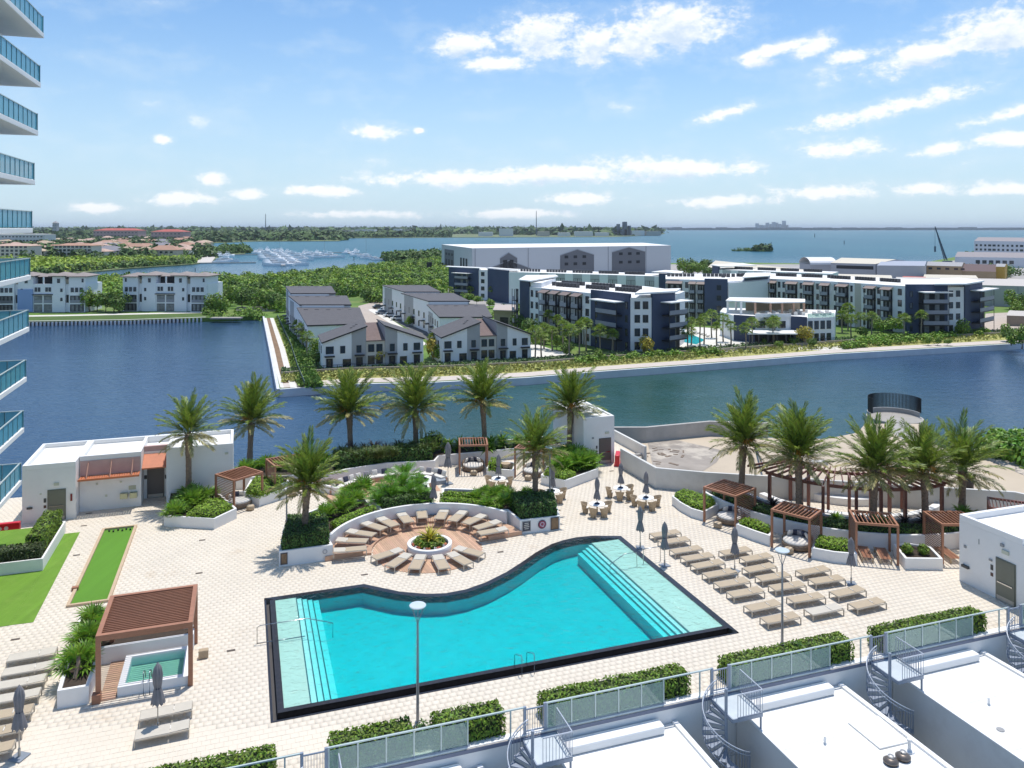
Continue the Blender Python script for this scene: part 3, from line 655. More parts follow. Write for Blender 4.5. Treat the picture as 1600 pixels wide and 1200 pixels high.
def scatter(meshes, poly, n, z, s, label, name, cat='plant', group=None, mind=.0):
    """plants nobody could count one by one from this far: joined into one bed"""
    x, y = ptsin(poly, n); Vs = []
    for i in range(len(x)):
        me = meshes[i % len(meshes)]; a = np.empty(len(me.vertices)*3, np.float32); me.vertices.foreach_get('co', a); a = a.reshape(-1, 3)*s*rng.uniform(.75, 1.2)
        t = rng.uniform(0, 6.28); c, q = math.cos(t), math.sin(t); Vs.append(np.stack([a[:, 0]*c-a[:, 1]*q+x[i], a[:, 0]*q+a[:, 1]*c+y[i], a[:, 2]+z], 1))
    o = bpy.data.objects.new(name, fastmesh(name, np.concatenate(Vs).reshape(-1, 4, 3), 4, meshes[0].materials[0])); C.objects.link(o); tag(o, label, cat, group); return stuff(o)
# ---- date palms
def frond_mesh(name, m, L=3.2, arch=1.0, n=48, twist=0.):
    Q = []; ns = 12; P = [np.zeros(3)]; e = 0.0
    T_ = []
    for k in range(ns):
        e = -arch*((k+.5)/ns)**1.4; d = np.array([math.cos(e), 0, math.sin(e)]); T_.append(d); P.append(P[-1]+d*L/ns)
    P = np.array(P)
    for k in range(ns):
        w = .035*(1-k/ns)+.008; a = np.array([0, w, 0]); Q.append([P[k]-a, P[k]+a, P[k+1]+a*.8, P[k+1]-a*.8])
    for i in range(n):
        t = .12+.88*(i+.5)/n; f = t*ns; k = min(ns-1, int(f)); p = P[k]+(P[k+1]-P[k])*(f-k); d = T_[k]; up = np.array([-d[2], 0, d[0]])
        l = L*.165*(math.sin(math.pi*(.10+.82*t))**.6)*(.85+.3*rng.random())
        for sg in (-1, 1):
            lat = np.array([0, sg, 0.]); fw = .55+.75*t; dr = lat*(.75+.1*rng.random())+d*(fw+.15)+up*(.28+.25*rng.normal()); dr /= np.linalg.norm(dr); dr[2] -= .10+.1*rng.random()
            w = d*.046; mid = p+dr*l*.45+np.array([0, 0, .01]); tip = p+dr*l; tip[2] -= l*.10
            Q.append([p-w, mid-w*1.1, tip, mid+w*1.1])
    return fastmesh(name, np.array(Q), 4, m)
FR = [frond_mesh('frond', frond_m, 3.2, a) for a in (.45, .6, .8, .55, .7)]; FY = [frond_mesh('frond', frond_y, 3.1, a) for a in (.75, .95, .6)]
def trunk_mesh(h, r=.27):
    b = MB(); n = 14; m = int(h/.16)+2; prof = []
    for i in range(m):
        z = h*i/(m-1); t = z/h; prof.append((r*(1.12-.2*min(1, t*3)+.28*max(0, t-.6)/.4), z))
    b.lathe(prof, n=n)
    k = 0; z = .15
    while z < h+.25:                                  # old leaf boots in a spiral
        a = k*2.39996; t = min(1, z/h); rr = r*(1.10-.2*min(1, t*3)+.30*max(0, t-.6)/.4); s = .75+.7*max(0, t-.45); w = .10*s; hh = .17*s; ou = (.035+.11*max(0, t-.5))
        ca, sa = math.cos(a), math.sin(a); c = Vector((ca*rr*.96, sa*rr*.96, z)); sd = Vector((-sa, ca, 0)); o = Vector((ca, sa, 0))
        b.add([c-sd*w, c+sd*w, c+o*ou+sd*w*.55+Vector((0,0,hh)), c+o*ou-sd*w*.55+Vector((0,0,hh)), c+Vector((0,0,hh*1.15))], [(0,1,2,3),(3,2,4)])
        k += 1; z += .052/max(.7, s)*(h/(h+.0))*1.0
    return b.mesh('trunk', trunk_m)
def fruit_mesh():
    Q = []
    for i in range(46):
        az = rng.normal()*.35; l = 1.0*(.7+.5*rng.random()); p = np.zeros(3); e = R(55)+rng.normal()*.15; sd = np.array([-math.sin(az), math.cos(az), 0])*.018
        for k in range(4):
            q = p+np.array([math.cos(az)*math.cos(e), math.sin(az)*math.cos(e), math.sin(e)])*l/4; Q.append([p-sd, p+sd, q+sd, q-sd]); p = q; e -= .5 if k else .25
    return fastmesh('fruit_stalk', np.array(Q), 4, fruit)
FRU = fruit_mesh()
def palm(x, Y, z0, vtop, label, s=1.0, nf=84, fr=1, wind=0.0, seed=0, yel=.8, drop=22):
    r_ = np.random.default_rng(100+seed); ztop = EYE-(vtop-HZ)*Y/FPX; X = (x-800)/FPX*Y
    t = thing('palm_tree', label, 'palm tree', (X, Y, z0), r_.uniform(0, 6.28), 'tall date palms of the pool deck'); h = ztop-z0
    tr = obj('trunk', trunk_mesh(h, .25*s**.5), t); t.rotation_euler = (r_.normal()*.025, r_.normal()*.025, t.rotation_euler.z); shag = r_.uniform(-8, 6); dens = r_.uniform(.82, 1.05); nf = int(nf*dens)
    for i in range(nf):
        f = (i+.5)/nf; el = 88-(88+4-shag)*f**1.05+r_.normal()*7; az = i*2.39996+r_.normal()*.15
        lowness = max(0, (f-.62)/.38); ye = r_.random() < lowness*yel*2.2
        me = FY[r_.integers(3)] if ye else FR[r_.integers(5)]
        L = s*(1.10-.24*f)*(1+r_.normal()*.08)
        M = Matrix.Rotation(az, 4, 'Z') @ Matrix.Rotation(-R(el), 4, 'Y') @ Matrix.Rotation(r_.normal()*.35, 4, 'X')
        o = obj('frond', me, t); o.location = (math.cos(az)*.12, math.sin(az)*.12, h-.15+.75*(1-f)); o.rotation_euler = M.to_euler(); o.scale = (L, L, L)
    for k in range(3 if 'hanging' in label else 0):
        a = -.2+.35*k-t.rotation_euler.z; o = obj('frond', FY[k % 3], t); M = Matrix.Rotation(a, 4, 'Z') @ Matrix.Rotation(R(52+k*7), 4, 'Y'); o.rotation_euler = M.to_euler(); o.location = (0,0,h-.1); o.scale = (.95,.95,.95)
    for k in range(fr):
        a = r_.uniform(0, 6.28) if k else R(-90)-t.rotation_euler.z+r_.normal()*.6
        o = obj('fruit_stalk', FRU, t, (math.cos(a)*.15, math.sin(a)*.15, h+.25), (0, 0, a), s*1.1)
    return t
P_ = [(295,60.3,.7,680,'smaller date palm with ragged windblown crown in front of the white building','',.80,44,0),
 (390,69,.6,662,'date palm standing just right of the white building against the water','',1.0,64,1),
 (475,51.6,.7,762,'date palm rising from the dark hedge left of the round wooden deck','',.80,60,2),
 (548,70.9,.7,648,'date palm with its trunk left of the burgundy shrubs, before the townhouses','',1.0,66,1),
 (650,72,.7,642,'date palm in the middle of the back row with a hanging broken frond','',1.04,66,0),
 (758,73.5,.7,630,'date palm behind the middle wooden cabana','',.97,64,1),
 (836,57.8,.7,708,'date palm rising from the hedge above the planter with the pool signs','',.80,60,2),
 (889,72,.7,640,'date palm beside the left wall of the white lift house','',.98,64,1),
 (1158,59.5,.8,697,'date palm behind the leftmost of the right cabanas','',.93,64,2),
 (1249,55.5,.8,717,'date palm at the left end of the curved pergola','',.96,66,1),
 (1364,54,.8,737,'date palm in front of the middle of the curved pergola','',.98,66,1),
 (1446,54.5,.8,741,'date palm at the right end of the curved pergola with orange fruit stalks','',.88,60,2),
 (1503,56,.8,736,'rightmost date palm, behind the white block at the right edge','',.92,62,0)]
for i, (x, Y, z0, vt, lab, _, s, nf, fr) in enumerate(P_): palm(x, Y, z0, vt, lab, s, nf+16, fr, seed=i)
# ================================================================ sun loungers
def lounger(name_mat, hd_mat, label):
    t = thing('sun_lounger', label, 'sun lounger', (0,0,0), 0)
    f = MB(); L, w, z = 2.06, .72, .34
    for y in (-w/2, w/2): f.box((0, y, z-.02), (L, .045, .05))
    for x in (-L/2+.02, L/2-.02): f.box((x, 0, z-.02), (.045, w-.05, .05))
    f.build('frame', lframe, t)
    lm = MB().box((0,0,.15), (.05,.045,.31)).mesh('leg', lframe)
    for x in (-L/2+.02, L/2-.02):
        for y in (-w/2, w/2): obj('leg', lm, t, (x, y, 0))
    cb = MB().box((0,0,.03), (.035, w-.05, .035)).mesh('crossbar', lframe)
    obj('crossbar', cb, t, (.15, 0, .22))
    MB().box((-.36, 0, z+.006), (1.30, w-.07, .022)).build('seat_sling', name_mat, t)
    M = Matrix.Rotation(R(-3), 3, 'Y'); MB().box((.66, 0, z+.028), (.70, w-.07, .022), rot=M).build('backrest_sling', hd_mat, t)
    MB().box((.30, .02, z+.03), (.035, .26, .03)).build('strap', cushw, t)
    return t
LG = 'taupe sun loungers set out on the deck'
lou = lounger(sling, sling, 'x'); lou2 = lounger(sling, slingw, 'x'); lou3 = lounger(slingw, slingw, 'x')
used = set()
def place(proto, p, rz, label, group):
    if proto.name in used: return dup(proto, p, rz, label, None, group)
    used.add(proto.name); proto.location = p; proto.rotation_euler = (0, 0, rz); proto['label'] = label; proto['group'] = group; return proto
def Z1(x, y): return G(980+x/3.81, 800+y/3.81, .35)
ordn = ['nearest the water view, at the back of', 'second from the back of', 'third from the back of', 'fourth from the back of', 'fifth from the back of', 'sixth from the back of', 'seventh from the back of', 'eighth from the back of', 'ninth from the back of', 'nearest the railing in']
cols = [([(227,126),(280,168),(352,222),(420,265),(480,308),(553,362),(625,418),(705,475),(810,555),(912,628)], 'the row beside the pool'),
        ([(645,230),(770,268),(788,330),(870,382),(953,438),(1065,508),(1171,578)], 'the middle row'), ([(1108,346),(1188,400),(1313,470),(1428,542)], 'the right row')]
for L, nm in cols:
    for i, (x, y) in enumerate(L):
        p = Z1(x, y); p.z = 0; e = 'nearest the railing in' if i == len(L)-1 else ordn[i]
        place(lou3 if (x, y) == (1171,578) else lou, p, TH+rng.normal()*.02, ('faded grey' if (x, y) == (1171,578) else 'taupe')+' sun lounger, '+e+' '+nm, LG)
Cc = Vector((-5.5, 51.15, 0))
def Z2(x, y, z): return G(500+x/5.333, 780+y/5.333, z)
ups = [(250,415),(265,340),(340,278),(445,218),(560,185),(705,150),(848,112),(1020,120),(1150,138),(1290,165),(1395,210),(1440,262)]
pos = ['bottom left end of the arc', 'second from the left end of the arc', 'third from the left end of the arc', 'fourth from the left end of the arc', 'fifth from the left end of the arc', 'just left of the umbrella pole side', 'straight behind the round planter, left of the umbrella', 'just right of the umbrella', 'fifth from the right end of the arc', 'fourth from the right end of the arc', 'second from the right end of the arc', 'right end of the arc']
for i, (x, y) in enumerate(ups):
    p = Z2(x, y, .30+.35); p.z = .30; a = math.atan2(p.y-Cc.y, p.x-Cc.x); place(lou2, p, a, 'sun lounger on the raised curved step, '+pos[i], 'loungers fanned out on the round wooden deck')
dn = [(565,452),(660,505),(815,520),(1005,520),(1160,490),(1240,430)]; pos2 = ['leftmost', 'second from the left', 'third from the left', 'third from the right', 'second from the right', 'rightmost']
for i, (x, y) in enumerate(dn):
    p = Z2(x, y, .38); p.z = .03; a = math.atan2(p.y-Cc.y-1.0, p.x-Cc.x); place(lou2, p, a+math.pi, 'sun lounger fanned in front of the round flower planter, '+pos2[i]+' of six', 'loungers fanned before the round planter')
for i, (x, y) in enumerate([(190,533),(165,615),(118,695),(80,780),(30,880),(-28,985),(-95,1100)]):
    p = G(x/3.75, 880+y/3.75, .35); p.z = 0; place(lou3 if i < 4 else lou, p, TH+.03, 'pale sun lounger in the left row, '+['farthest from the railing','second from the far end','third from the far end','fourth, just behind the grey umbrella top','fifth, hidden in part by the grey umbrella','sixth, cut by the left edge','nearest, only its end in view'][i], 'loungers at the left edge')
for i, (x, y) in enumerate([(975,862),(952,975)]):
    p = G(x/3.75, 880+y/3.75, .35); p.z = 0; place(lou3, p, TH+.03, 'pale sun lounger by the spa umbrella, '+['the one closer to the spa', 'the one closer to the railing'][i], 'pair of loungers in front of the spa')
# ================================================================ umbrellas
def umbrella(label, h=2.75):
    t = thing('closed_umbrella', label, 'umbrella', (0,0,0), 0)
    MB().tube([(0,0,.05),(0,0,h-.05)], .024, 8).build('pole', lframe, t)
    b = MB(); n = 32; prof = [(.02,h),(.05,h-.05),(.13,h-.22),(.17,h-.5),(.14,h-.85),(.115,h-1.0),(.15,h-1.15),(.20,h-1.4),(.23,h-1.62)]
    for (r, z) in prof:
        for k in range(n):
            a = 2*math.pi*k/n; rr = r*(1+.22*math.cos(8*a+z*1.5)*(r > .06)+.06*math.sin(3*a+z*4)); b.v.append((rr*math.cos(a), rr*math.sin(a), z+(.06*math.cos(8*a) if z < h-1.6 else 0)))
    for i in range(len(prof)-1):
        for k in range(n): b.f.append((i*n+k, i*n+(k+1) % n, (i+1)*n+(k+1) % n, (i+1)*n+k))
    b.build('canopy', fabric, t, True)
    MB().lathe([(.124,h-1.04),(.128,h-.98)], n=12, cap=False).build('tie', cushd, t)
    MB().box((0,0,.03), (.55,.55,.06)).build('base_plate', mat('grey_base_stone', (.22,.25,.29), .6, .1), t, False, .02)
    MB().lathe([(.05,.05),(.05,.35),(.03,.37)], n=10).build('collar', lframe, t); return t
um = umbrella('x'); UG = 'closed grey umbrellas'
def U(u, v, z, label, s=1.0):
    p = G(u, v, z); place(um, p, rng.uniform(0, 1.5), label, UG) if 'closed_umbrella' not in used and not used.add('closed_umbrella') else dup(um, p, rng.uniform(0, 1.5), label, s, UG)
used.discard('closed_umbrella')
def U(u, v, z, label, s=1.0, first=[True]):
    p = G(u, v, z)
    if first[0]: first[0] = False; um.location = p; um['label'] = label; um['group'] = UG; return um
    return dup(um, p, rng.uniform(0, 1.5), label, s, UG)
U(1000.5,856,0,'closed grey umbrella at the far right corner of the pool')
U(1038.5,884,0,'closed grey umbrella in the row of loungers beside the pool edge')
U(1148,893,0,'closed grey umbrella at the back of the middle row of loungers')
U(1330,912,0,'closed grey umbrella behind the right row of loungers by the cabana planter')
U(30,1184,0,'closed grey umbrella standing among the left loungers', 1.05)
U(246.5,1143,0,'closed grey umbrella between the two loungers before the spa', 1.05)
U(700,756,0,'tallest closed grey umbrella, on a big base left of the middle cabana', 1.25)
U(677.5,803,.3,'closed grey umbrella on the round wooden deck behind its planter', 1.05)
# dining sets
tb = thing('round_table', 'x', 'table', (0,0,0), 0); MB().lathe([(.56,.70),(.58,.72),(.58,.74),(.55,.75)], n=28).build('table_top', coping, tb)
MB().lathe([(.30,0),(.30,.03),(.06,.06),(.05,.70)], n=12).build('pedestal', wick, tb)
MB().lathe([(.20,.75),(.20,.78),(.05,.80),(.04,.90)], n=14).build('umbrella_collar', cushd, tb)
ch = thing('wicker_chair', 'x', 'chair', (0,0,0), 0)
MB().lathe([(.22,.40),(.26,.43),(.24,.46)], n=16).build('seat', cushw, ch)
b = MB(); n = 14
for i, (r, z) in enumerate([(.24,.28),(.27,.45),(.30,.62),(.36,.80),(.37,.82)]):
    for k in range(n): a = R(-110+220*k/(n-1)); zz = z*(1-(.18 if z > .5 else 0)*abs(k-(n-1)/2)/((n-1)/2)); b.v.append((r*math.cos(a), r*math.sin(a), zz))
for i in range(4):
    for k in range(n-1): b.f.append((i*n+k, i*n+k+1, (i+1)*n+k+1, (i+1)*n+k))
bo = b.build('back', wick, ch, True); sm = bo.modifiers.new('s', 'SOLIDIFY'); sm.thickness = .035
MB().lathe([(.19,.0),(.22,.2),(.245,.42)], n=14, cap=False).build('apron', wick, ch)
lgm = MB().box((0,0,.14), (.035,.035,.28)).mesh('leg', wickd)
for a in (45, 135, 225, 315): obj('leg', lgm, ch, (.2*math.cos(R(a)), .2*math.sin(R(a)), 0))
sets = [((933,787),'the front left dining set'),((970,762),'the dining set nearest the lift house'),((1009.5,777),'the right dining set by the white wall'),((863.5,766.5),'the dining set behind the lamp post'),((779,747),'the dining set before the middle cabana')]
fst = [True, True]
for i, ((u, v), nm) in enumerate(sets):
    p = G(u, v, .74); p.z = 0
    if i == 0: tb.location = p; tb['label'] = 'round white table of '+nm; tb['group'] = 'dining tables'
    else: dup(tb, p, 0, 'round white table of '+nm, None, 'dining tables')
    dup(um, p+Vector((0,0,.0)), i*.7, 'closed grey umbrella through '+nm, .98, UG)
    for k, (a, w) in enumerate(((170,'left'),(245,'front left'),(300,'front right'),(20,'back right'))):
        a2 = R(a+[0,12,-8,5,-14][i]); q = p+Vector((math.cos(a2), math.sin(a2), 0))*.86
        if fst[0]: fst[0] = False; ch.location = q; ch.rotation_euler = (0,0,a2); ch['label'] = 'tan wicker chair, '+w+' seat of '+nm; ch['group'] = 'wicker dining chairs'
        else: dup(ch, q, a2, 'tan wicker chair, '+w+' seat of '+nm, None, 'wicker dining chairs')
# ================================================================ white buildings on the deck
def at(o, t): o.parent = t; o.location = -t.location; return o
def bthing(name, label, cat, p, group=None): return thing(name, label, cat, p, 0, group)
def DB(m, a0, a1, b0, b1, z0, z1): return m.prism(hd(a0, a1, b0, b1), z0, z1)
def door(t, a, b, w, h, m, face=-1, along='a', bar=True, z0=.02):
    """a door leaf in a recess frame, facing -b (along a) or -a (along b)"""
    fr = MB(); lf = MB()
    if along == 'a':
        DB(fr, a-.06, a+w+.06, b-.05, b-.004, z0, z0+h+.06); at(fr.build('door_frame', m, ), t)
        DB(lf, a, a+w, b-.075, b-.055, z0+.01, z0+h); d = at(lf.build('door', m), t)
        if bar: k = MB(); DB(k, a+.08, a+w-.08, b-.13, b-.08, z0+1.0, z0+1.07); o = k.build('push_bar', chrome); o.parent = d
        k = MB(); DB(k, a+.02, a+w-.02, b-.082, b-.077, z0+.02, z0+.28); o = k.build('kick_plate', lframe); o.parent = d
    else:
        DB(fr, a-.05, a-.004, b-.06, b+w+.06, z0, z0+h+.06); at(fr.build('door_frame', m), t)
        DB(lf, a-.075, a-.055, b, b+w, z0+.01, z0+h); d = at(lf.build('door', m), t)
        if bar: k = MB(); DB(k, a-.13, a-.08, b+.08, b+w-.08, z0+1.0, z0+1.07); o = k.build('push_bar', chrome); o.parent = d
        k = MB(); DB(k, a-.082, a-.077, b+.02, b+w-.02, z0+.02, z0+.28); o = k.build('kick_plate', lframe); o.parent = d
def roofed(t, a0, a1, b0, b1, h, par=.35, z0=-.5):
    k = MB(); DB(k, a0, a1, b0, b1, z0, h-par); at(k.build('wall', white), t)
    k = MB().strip(hd(a0, a1, b0, b1)[::-1], .22, h-par+.001, h, True); at(k.build('parapet', coping, None, False, .02), t)
    k = MB(); DB(k, a0+.23, a1-.23, b0+.23, b1-.23, h-par, h-par+.03); at(k.build('roof', whiteroof), t)
b1_ = bthing('service_building', 'long low white stucco building with two doors and terracotta canopies at the left', 'building', D(-9, 31, 0))
roofed(b1_, -16, -12.62, 29.25, 35.4, 4.1)
roofed(b1_, -12.60, -8.45, 30.55, 35.4, 4.1)
roofed(b1_, -6.72, -1.9, 30.75, 35.4, 4.1)
k = MB(); DB(k, -8.44, -6.73, 32.2, 35.39, -.5, 3.6); at(k.build('recess_wall', white), b1_)
k = MB(); DB(k, -8.44, -6.73, 35.0, 35.39, 3.6, 4.1); at(k.build('parapet', coping), b1_)
k = MB(); k.add([D(-8.43,30.75,2.75),D(-6.74,30.75,2.75),D(-6.74,32.4,3.55),D(-8.43,32.4,3.55),D(-8.43,30.75,2.65),D(-6.74,30.75,2.65),D(-6.74,32.4,3.45),D(-8.43,32.4,3.45)], [(0,1,2,3),(7,6,5,4),(4,5,1,0),(5,6,2,1),(6,7,3,2),(7,4,0,3)]); at(k.build('awning', terra), b1_)
k = MB(); k.add([D(-8.43,32.35,3.5),D(-6.74,32.35,3.5),D(-6.74,32.45,4.0),D(-8.43,32.45,4.0)], [(0,1,2,3)]); DB(k, -8.43, -6.74, 32.3, 32.6, 3.45, 4.0); at(k.build('awning_back', mat('pink_stucco', (.52,.36,.33), .8, .08)), b1_)
DBm = MB(); DB(DBm, -12.55, -8.5, 30.50, 30.545, 2.6, 3.74); at(DBm.build('pink_band', mat('pink_stucco', (.52,.36,.33), .8, .08)), b1_)
for k_ in range(24):                                    # slatted canopy
    q = MB(); a = -12.5+k_*.168; DB(q, a, a+.125, 29.55, 30.49, 2.58, 2.64); at(q.build('canopy_slat', terra), b1_)
q = MB(); DB(q, -12.55, -8.46, 29.47, 29.54, 2.54, 2.68); at(q.build('canopy_beam', terra), b1_)
for a in (-12.0, -10.45, -9.0): at(MB().tube([D(a,29.6,2.68), D(a,30.52,3.65)], .035).build('tie_rod', mat('rust_rod', (.45,.25,.18), .5, .1)), b1_)
door(b1_, -14.35, 29.25, 1.05, 2.15, door_g, bar=True); door(b1_, -8.15, 32.2, 1.1, 2.2, door_b, bar=False)
def plate(t, name, a, b, z, w, h, m, th=.02): q = MB(); DB(q, a, a+w, b-th-.004, b-.004, z, z+h); return at(q.build(name, m), t)
ivory = mat('ivory_plastic', (.55,.56,.45), .5, .05); signg = mat('dark_plate', (.06,.06,.06), .5, .1)
plate(b1_, 'sign', -14.65, 29.25, 1.35, .16, .3, signg); plate(b1_, 'sign', -14.65, 29.25, .95, .16, .2, mat('brown_plate', (.10,.05,.04)))
plate(b1_, 'exit_light', -14.0, 29.25, 2.5, .32, .2, ivory, .08); plate(b1_, 'wall_light', -14.9, 29.25, 1.95, .12, .08, ivory, .06); plate(b1_, 'fire_alarm', -12.95, 29.25, 1.3, .12, .5, mat('dark_red_plate', (.2,.02,.02)), .07)
plate(b1_, 'tap', -15.7, 29.25, 1.0, .35, .12, signg, .12)
for a in (-11.5, -9.9): plate(b1_, 'wall_light', a, 30.55, 1.9, .14, .1, ivory, .08)
plate(b1_, 'junction_box', -10.9, 30.55, .95, .15, .15, ivory, .05)
for a in (-9.85, -9.2): plate(b1_, 'drinking_fountain', a, 30.55, .75, .5, .38, mat('fountain_steel', (.38,.40,.28), .3, .1, metal=.6), .35)
plate(b1_, 'fountain_back', -9.3, 30.55, 1.3, .5, .3, mat('pale_olive', (.45,.45,.33)), .03)
plate(b1_, 'sign', -8.42, 32.2, 1.5, .2, .3, signg); plate(b1_, 'card_reader', -6.95, 32.2, 1.4, .1, .3, signg); plate(b1_, 'wall_light', -2.5, 30.75, 3.3, .25, .15, ivory, .12)
b2_ = bthing('lift_house', 'small white lift house with brown door at the back of the deck', 'building', D(29, 30, 0))
roofed(b2_, 27.3, 30.3, 29.05, 36.3, 4.2, .15); door(b2_, 28.85, 29.05, 1.05, 2.2, door_b)
plate(b2_, 'sign', 28.5, 29.05, 1.4, .14, .25, signg); plate(b2_, 'sign', 28.5, 29.05, 1.05, .14, .18, signg); plate(b2_, 'exit_light', 29.4, 29.05, 2.65, .35, .18, ivory, .08); plate(b2_, 'wall_light', 28.1, 29.05, 2.3, .18, .14, mat('grey_plate', (.3,.3,.3)), .06)
b3_ = bthing('lift_house', 'white block with grey green door at the right edge of the deck', 'building', D(41, 0, 0))
k = MB(); DB(k, 39.3, 50, -6.0, 1.05, -.5, 3.6); at(k.build('wall', white), b3_); k = MB().strip(hd(39.3, 50, -3.0, 1.05)[::-1], .25, 3.601, 3.95, True); at(k.build('parapet', coping, None, False, .02), b3_)
door(b3_, 39.3, -2.55, 1.1, 2.3, door_g, along='b')
def plateb(t, name, a, b, z, w, h, m, th=.02): q = MB(); DB(q, a-th-.004, a-.004, b, b+w, z, z+h); return at(q.build(name, m), t)
plateb(b3_, 'sign', 39.3, -1.2, 1.5, .16, .3, signg); plateb(b3_, 'sign', 39.3, -1.2, 1.15, .16, .2, mat('brown_plate', (.1,.05,.04))); plateb(b3_, 'exit_light', 39.3, -2.2, 2.75, .4, .2, ivory, .1); plateb(b3_, 'alarm', 39.3, -1.15, 2.0, .18, .1, mat('grey_plate', (.3,.3,.3)), .08)
plateb(b3_, 'wall_light', 39.3, -1.9, 3.1, .2, .16, mat('grey_plate', (.3,.3,.3)), .1); plateb(b3_, 'wall_light', 39.3, .55, 2.1, .15, .15, mat('grey_plate', (.3,.3,.3)), .06); plateb(b3_, 'tap', 39.3, .35, .95, .45, .14, signg, .15)
plateb(b3_, 'pipe_clip', 39.3, -.3, 2.65, .03, .3, mat('grey_plate', (.3,.3,.3)), .03)
# low parapet along the water, walls to the neighbouring lot
tag(MB().strip(w2([(-1.9,36.3),(27.3,36.3)]), .22, -.5, .75).build('parapet_wall', coping), 'low white parapet along the waterside edge of the deck', 'wall')
def pxz(L): return [(G(u, v, z).x, G(u, v, z).y) for u, v, z in L]
tag(MB().strip(pxz([(969,700.5,1.65),(1024,731,1.65),(1100,738,1.65),(1200,744,1.65),(1330,753,1.65),(1475,762,1.65),(1586,769,1.65),(1660,785,1.65)])[::-1], .25, -8, 1.65).build('boundary_wall', mat('grey_render', (.60,.59,.56), .85, .06, .6, .3, 15, dirt=((.36,.34,.31), .5, .55, .8, .4)), None, False, .03), 'long bending pale grey boundary wall on the right behind the cabanas', 'wall')
tag(MB().strip(pxz([(960.5,671,1.0),(1010.5,697,1.0)]), .25, -6, 1.0).build('boundary_wall', mat('grey_render', (.6,.59,.56)), None, False, .03), 'short pale wall running from the lift house towards the vacant lot', 'wall')
tag(MB().strip(px([(1010.5,697),(965,700)], .9), .25, -6, .2).build('boundary_wall', concrete), 'dark concrete end wall beside the red barrier', 'wall')
# ================================================================ round wooden deck
CW = Vector((-5.0, 50.3, 0)); RW = 6.8; CI = Vector((-5.5, 51.6, 0)); RI = 3.6
sc_ = bthing('round_wooden_deck', 'round sunken wooden sun deck with a raised curved step and white wall', 'deck', CI)
k = MB().lathe([(RI-.02,-.03),(RI-.02,-.006)], (CI.x,CI.y,0), 48); at(k.build('base', core), sc_)
a_ = -RI+.07
cd, sd_ = math.cos(TH+R(8)), math.sin(TH+R(8)); k = MB()
while a_ < RI-.07:
    h_ = math.sqrt(RI**2-max(abs(a_), abs(a_+.13))**2) if max(abs(a_), abs(a_+.13)) < RI else 0
    if h_ > .1: k.prism([(CI.x+cd*x-sd_*y, CI.y+sd_*x+cd*y) for x, y in ((a_,-h_),(a_+.13,-h_),(a_+.13,h_),(a_,h_))], -.005, .03)
    a_ += .14
stuff(at(k.build('deck_boards', dwood), sc_))
def ringpt(c, r, deg): return (c.x+r*math.cos(R(deg)), c.y+r*math.sin(R(deg)))
k = MB(); k2 = MB()
for i in range(90):
    a, b = 20+174*i/90+.1, 20+174*(i+1)/90-.1; oa, ob = 33+152*i/90+.08, 33+152*(i+1)/90-.08
    k2.prism([ringpt(CI,3.62,a), ringpt(CI,4.14,a), ringpt(CI,4.14,b), ringpt(CI,3.62,b)], .0, .15)
    k.prism([ringpt(CI,4.16,a), ringpt(CW,RW-.02,oa), ringpt(CW,RW-.02,ob), ringpt(CI,4.16,b)], .0, .30)
stuff(at(k2.build('step_boards', dwood), sc_)); stuff(at(k.build('platform_boards', dwood), sc_))
arc = [ringpt(CW, RW, a) for a in range(176, 46, -4)]
at(MB().strip(arc, -.2, -.02, 1.1).build('curved_wall', coping, None, False, .03), sc_)
pl = bthing('round_planter', 'round white planter with a golden cycad ringed by hedge and flowers', 'planter', G(669,868,.0)+Vector((0,.9,0)))
MB().lathe([(1.42,0),(1.46,.48),(1.44,.50),(1.24,.50),(1.22,.48),(1.22,.3)], n=40, cap=False).build('bowl', coping, pl, True)
MB().lathe([(1.23,.30),(.02,.36)], n=30).build('soil', soil, pl)
V = np.concatenate([ellcloud((.92*math.cos(a)*.78, .92*math.sin(a)*.78, .55), (.3,.3,.25), 150, .08) for a in np.arange(0, 6.28, .35)]); o = bpy.data.objects.new('hedge_ring', fastmesh('hedge_ring', V, 4, hedge_m)); C.objects.link(o); o.parent = pl
fl = {'white_flower': (.75,.7,.68), 'pink_flower': (.6,.18,.12), 'orange_flower': (.6,.22,.08)}
for j, (nm, c_) in enumerate(fl.items()):
    V = np.concatenate([ellcloud((1.10*math.cos(a), 1.10*math.sin(a), .5), (.09,.09,.07), 30, .06) for a in np.arange(3.3+j*.13, 6.3, .62)]); o = bpy.data.objects.new(nm, fastmesh(nm, V, 4, mat(nm, c_, .6, .2, 5, island=.3))); C.objects.link(o); o.parent = pl
o = obj('cycad_fronds', CYC, pl, (0,0,.6), None, 1.15)
